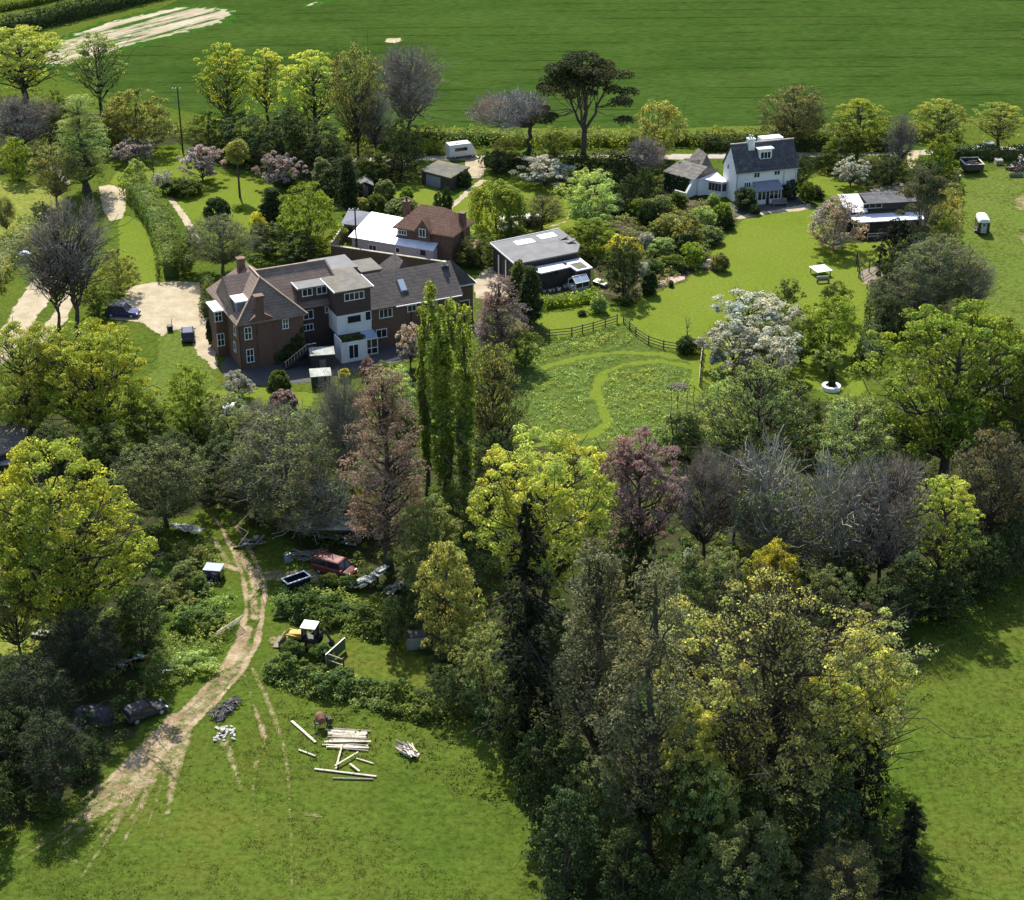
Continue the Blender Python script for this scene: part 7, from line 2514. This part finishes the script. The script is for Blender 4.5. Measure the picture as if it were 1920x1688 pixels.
T('bushtree', 'greygreen', 810, 1120, 930, 140, 'grey-green tree below the poplar trunks', var=2)
T('bushtree', 'olive', 840, 1230, 1020, 160, 'tall olive bush right of the grey container', var=0)
T('bushtree', 'greygreen', 905, 1345, 1180, 130, 'rounded grey-green bush at the left foot of the conifers', var=1)
T('bushtree', 'dark', 850, 1340, 1250, 90, 'dark bush at the edge of the lower left field')
T('bushtree', 'dark', 740, 1215, 1120, 70, 'dark bush behind the bramble bank')
T('oak', 'lime', 1020, 1150, 828, 285, 'great lime-green tree in the centre of the wood', var=0)
T('lime', 'purple', 1192, 1105, 806, 165, 'purple-pink tree rising from the centre of the wood', name='copper_tree', var=1)
T('bushtree', 'dark', 1180, 1120, 980, 110, 'shaded evergreen under the purple-pink tree', var=2)
T('conifer', 'blackfir', 985, 1420, 948, 165, 'black drooping fir in front of the great lime-green tree', var=0)
T('redwood', 'conifer', 1112, 1480, 1025, 190, 'dull green fir right of the black drooping fir', name='conifer_tree', var=0)
T('redwood', 'conifer', 1208, 1595, 1062, 185, 'tall fir with dark trunk at the front of the wood', name='conifer_tree', var=1)
T('bushtree', 'greygreen', 1120, 1600, 1420, 150, 'dull bush between the trunks of the front firs', var=0)
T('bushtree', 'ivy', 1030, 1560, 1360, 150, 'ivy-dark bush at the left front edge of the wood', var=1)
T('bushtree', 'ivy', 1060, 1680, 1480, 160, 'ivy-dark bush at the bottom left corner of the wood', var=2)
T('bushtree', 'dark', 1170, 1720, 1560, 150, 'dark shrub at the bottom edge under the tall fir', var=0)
T('bushtree', 'dark', 960, 1430, 1300, 80, 'dark shrub along the field side of the black fir')
T('leggy', 'greygreen', 1278, 860, 742, 92, 'ivy thicket with tall bare stems at the bottom of the meadow', var=0)
T('bud', 'palegreen', 1412, 900, 682, 190, 'soft lime-green tree below the white blossom', var=1)
T('bushtree', 'palegreen', 1360, 830, 715, 90, 'pale green bush at the meadow end of the blossom')
T('bud', 'palegreen', 1590, 930, 752, 180, 'soft green tree right of the soft lime-green tree', var=2)
T('bushtree', 'mid', 1510, 850, 745, 90, 'mid-green bush between the two soft green trees')
T('bushtree', 'greygreen', 1690, 900, 770, 110, 'grey-green bush at the left foot of the big oak', var=2)
T('oak', 'fresh', 1768, 905, 578, 310, 'big deep green oak filling the right side', var=1)
T('oak', 'mid', 1905, 930, 660, 180, 'second dark oak at the right edge', var=2)
T('bare', 'twig_purple', 1318, 1060, 842, 130, 'purple-grey bare tree right of the purple-pink tree', var=0)
T('lichen', 'twig_grey', 1432, 1062, 820, 210, 'silver lichen-covered tree in the middle of the wood', var=0, bark='bark_lichen')
T('lichen', 'twig_grey', 1560, 1095, 860, 200, 'grey lichen tree left of the yellow-topped tree', var=1, bark='bark_lichen')
T('bare', 'twig_purple', 1645, 1120, 858, 170, 'purple-brown bare dome tree behind the yellow-topped tree', var=1)
T('bushtree', 'palegreen', 1610, 960, 850, 100, 'pale green bush peeping above the purple-brown bare dome')
T('lime', 'lime', 1752, 1125, 896, 130, 'yellow-lime topped tree at the field edge of the wood', var=0)
T('bud', 'brown', 1850, 1050, 818, 175, 'brownish dark tree at the right edge below the oak', var=0)
T('bushtree', 'dark', 1800, 1110, 990, 130, 'dark bush under the brownish tree', var=1)
T('bushtree', 'dark', 1900, 1080, 950, 120, 'dark bush at the right edge of the wood', var=2)
T('bushtree', 'golden', 1446, 1150, 1018, 130, 'golden yellow bush in front of the silver lichen tree', var=0)
T('bushtree', 'greygreen', 1338, 1150, 1028, 130, 'dark grey-green bush left of the golden bush', var=1)
T('bushtree', 'greygreen', 1560, 1180, 1070, 110, 'shaded grey bush right of the golden bush')
T('bushtree', 'dark', 1660, 1200, 1090, 120, 'dark bush in the field-edge shade')
T('bushtree', 'greygreen', 1260, 1260, 1120, 140, 'dull bush behind the tall front fir', var=2)
T('bigbud', 'greyolive', 1436, 1540, 1112, 480, 'huge half-leafed olive tree in the foreground', var=2, bark='bark')
T('lime', 'spray', 1598, 1490, 1196, 165, 'pale yellow-green spray tree on the right of the huge olive tree', var=0)
T('lime', 'spray', 1645, 1450, 1290, 90, 'small pale spray bush reaching out over the right-hand field', var=1)
T('lime', 'spray', 1540, 1560, 1262, 160, 'pale yellow-green tree in front of the huge olive tree', var=2)
T('lime', 'spray', 1280, 1600, 1318, 150, 'pale yellow-green tree on the left of the huge olive tree', var=0)
T('bushtree', 'palegreen', 1320, 1640, 1440, 130, 'pale grey-green tree at the front left foot of the huge olive tree', var=1)
T('bushtree', 'mid', 1290, 1620, 1430, 160, 'leafy green tree at the foot of the huge olive tree', var=2)
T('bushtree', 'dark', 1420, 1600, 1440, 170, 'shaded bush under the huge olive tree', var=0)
T('bushtree', 'greygreen', 1400, 1720, 1540, 190, 'grey-green bush at the bottom edge', var=1)
T('bud', 'olive', 1575, 1760, 1605, 180, 'yellowish feathery bush at the bottom edge', var=1)
T('bushtree', 'dark', 1540, 1620, 1430, 150, 'dark shrub at the right side under the huge olive tree', var=2)
T('bushtree', 'blackfir', 1610, 1560, 1370, 110, 'black-green holly at the right edge of the copse', var=0)
T('conifer', 'blackfir', 1688, 1690, 1508, 120, 'dark young conifer standing alone at the lower right', var=2)
T('bushtree', 'dark', 1290, 1760, 1620, 130, 'low shrub at the bottom edge between the firs and the grey-green bush')
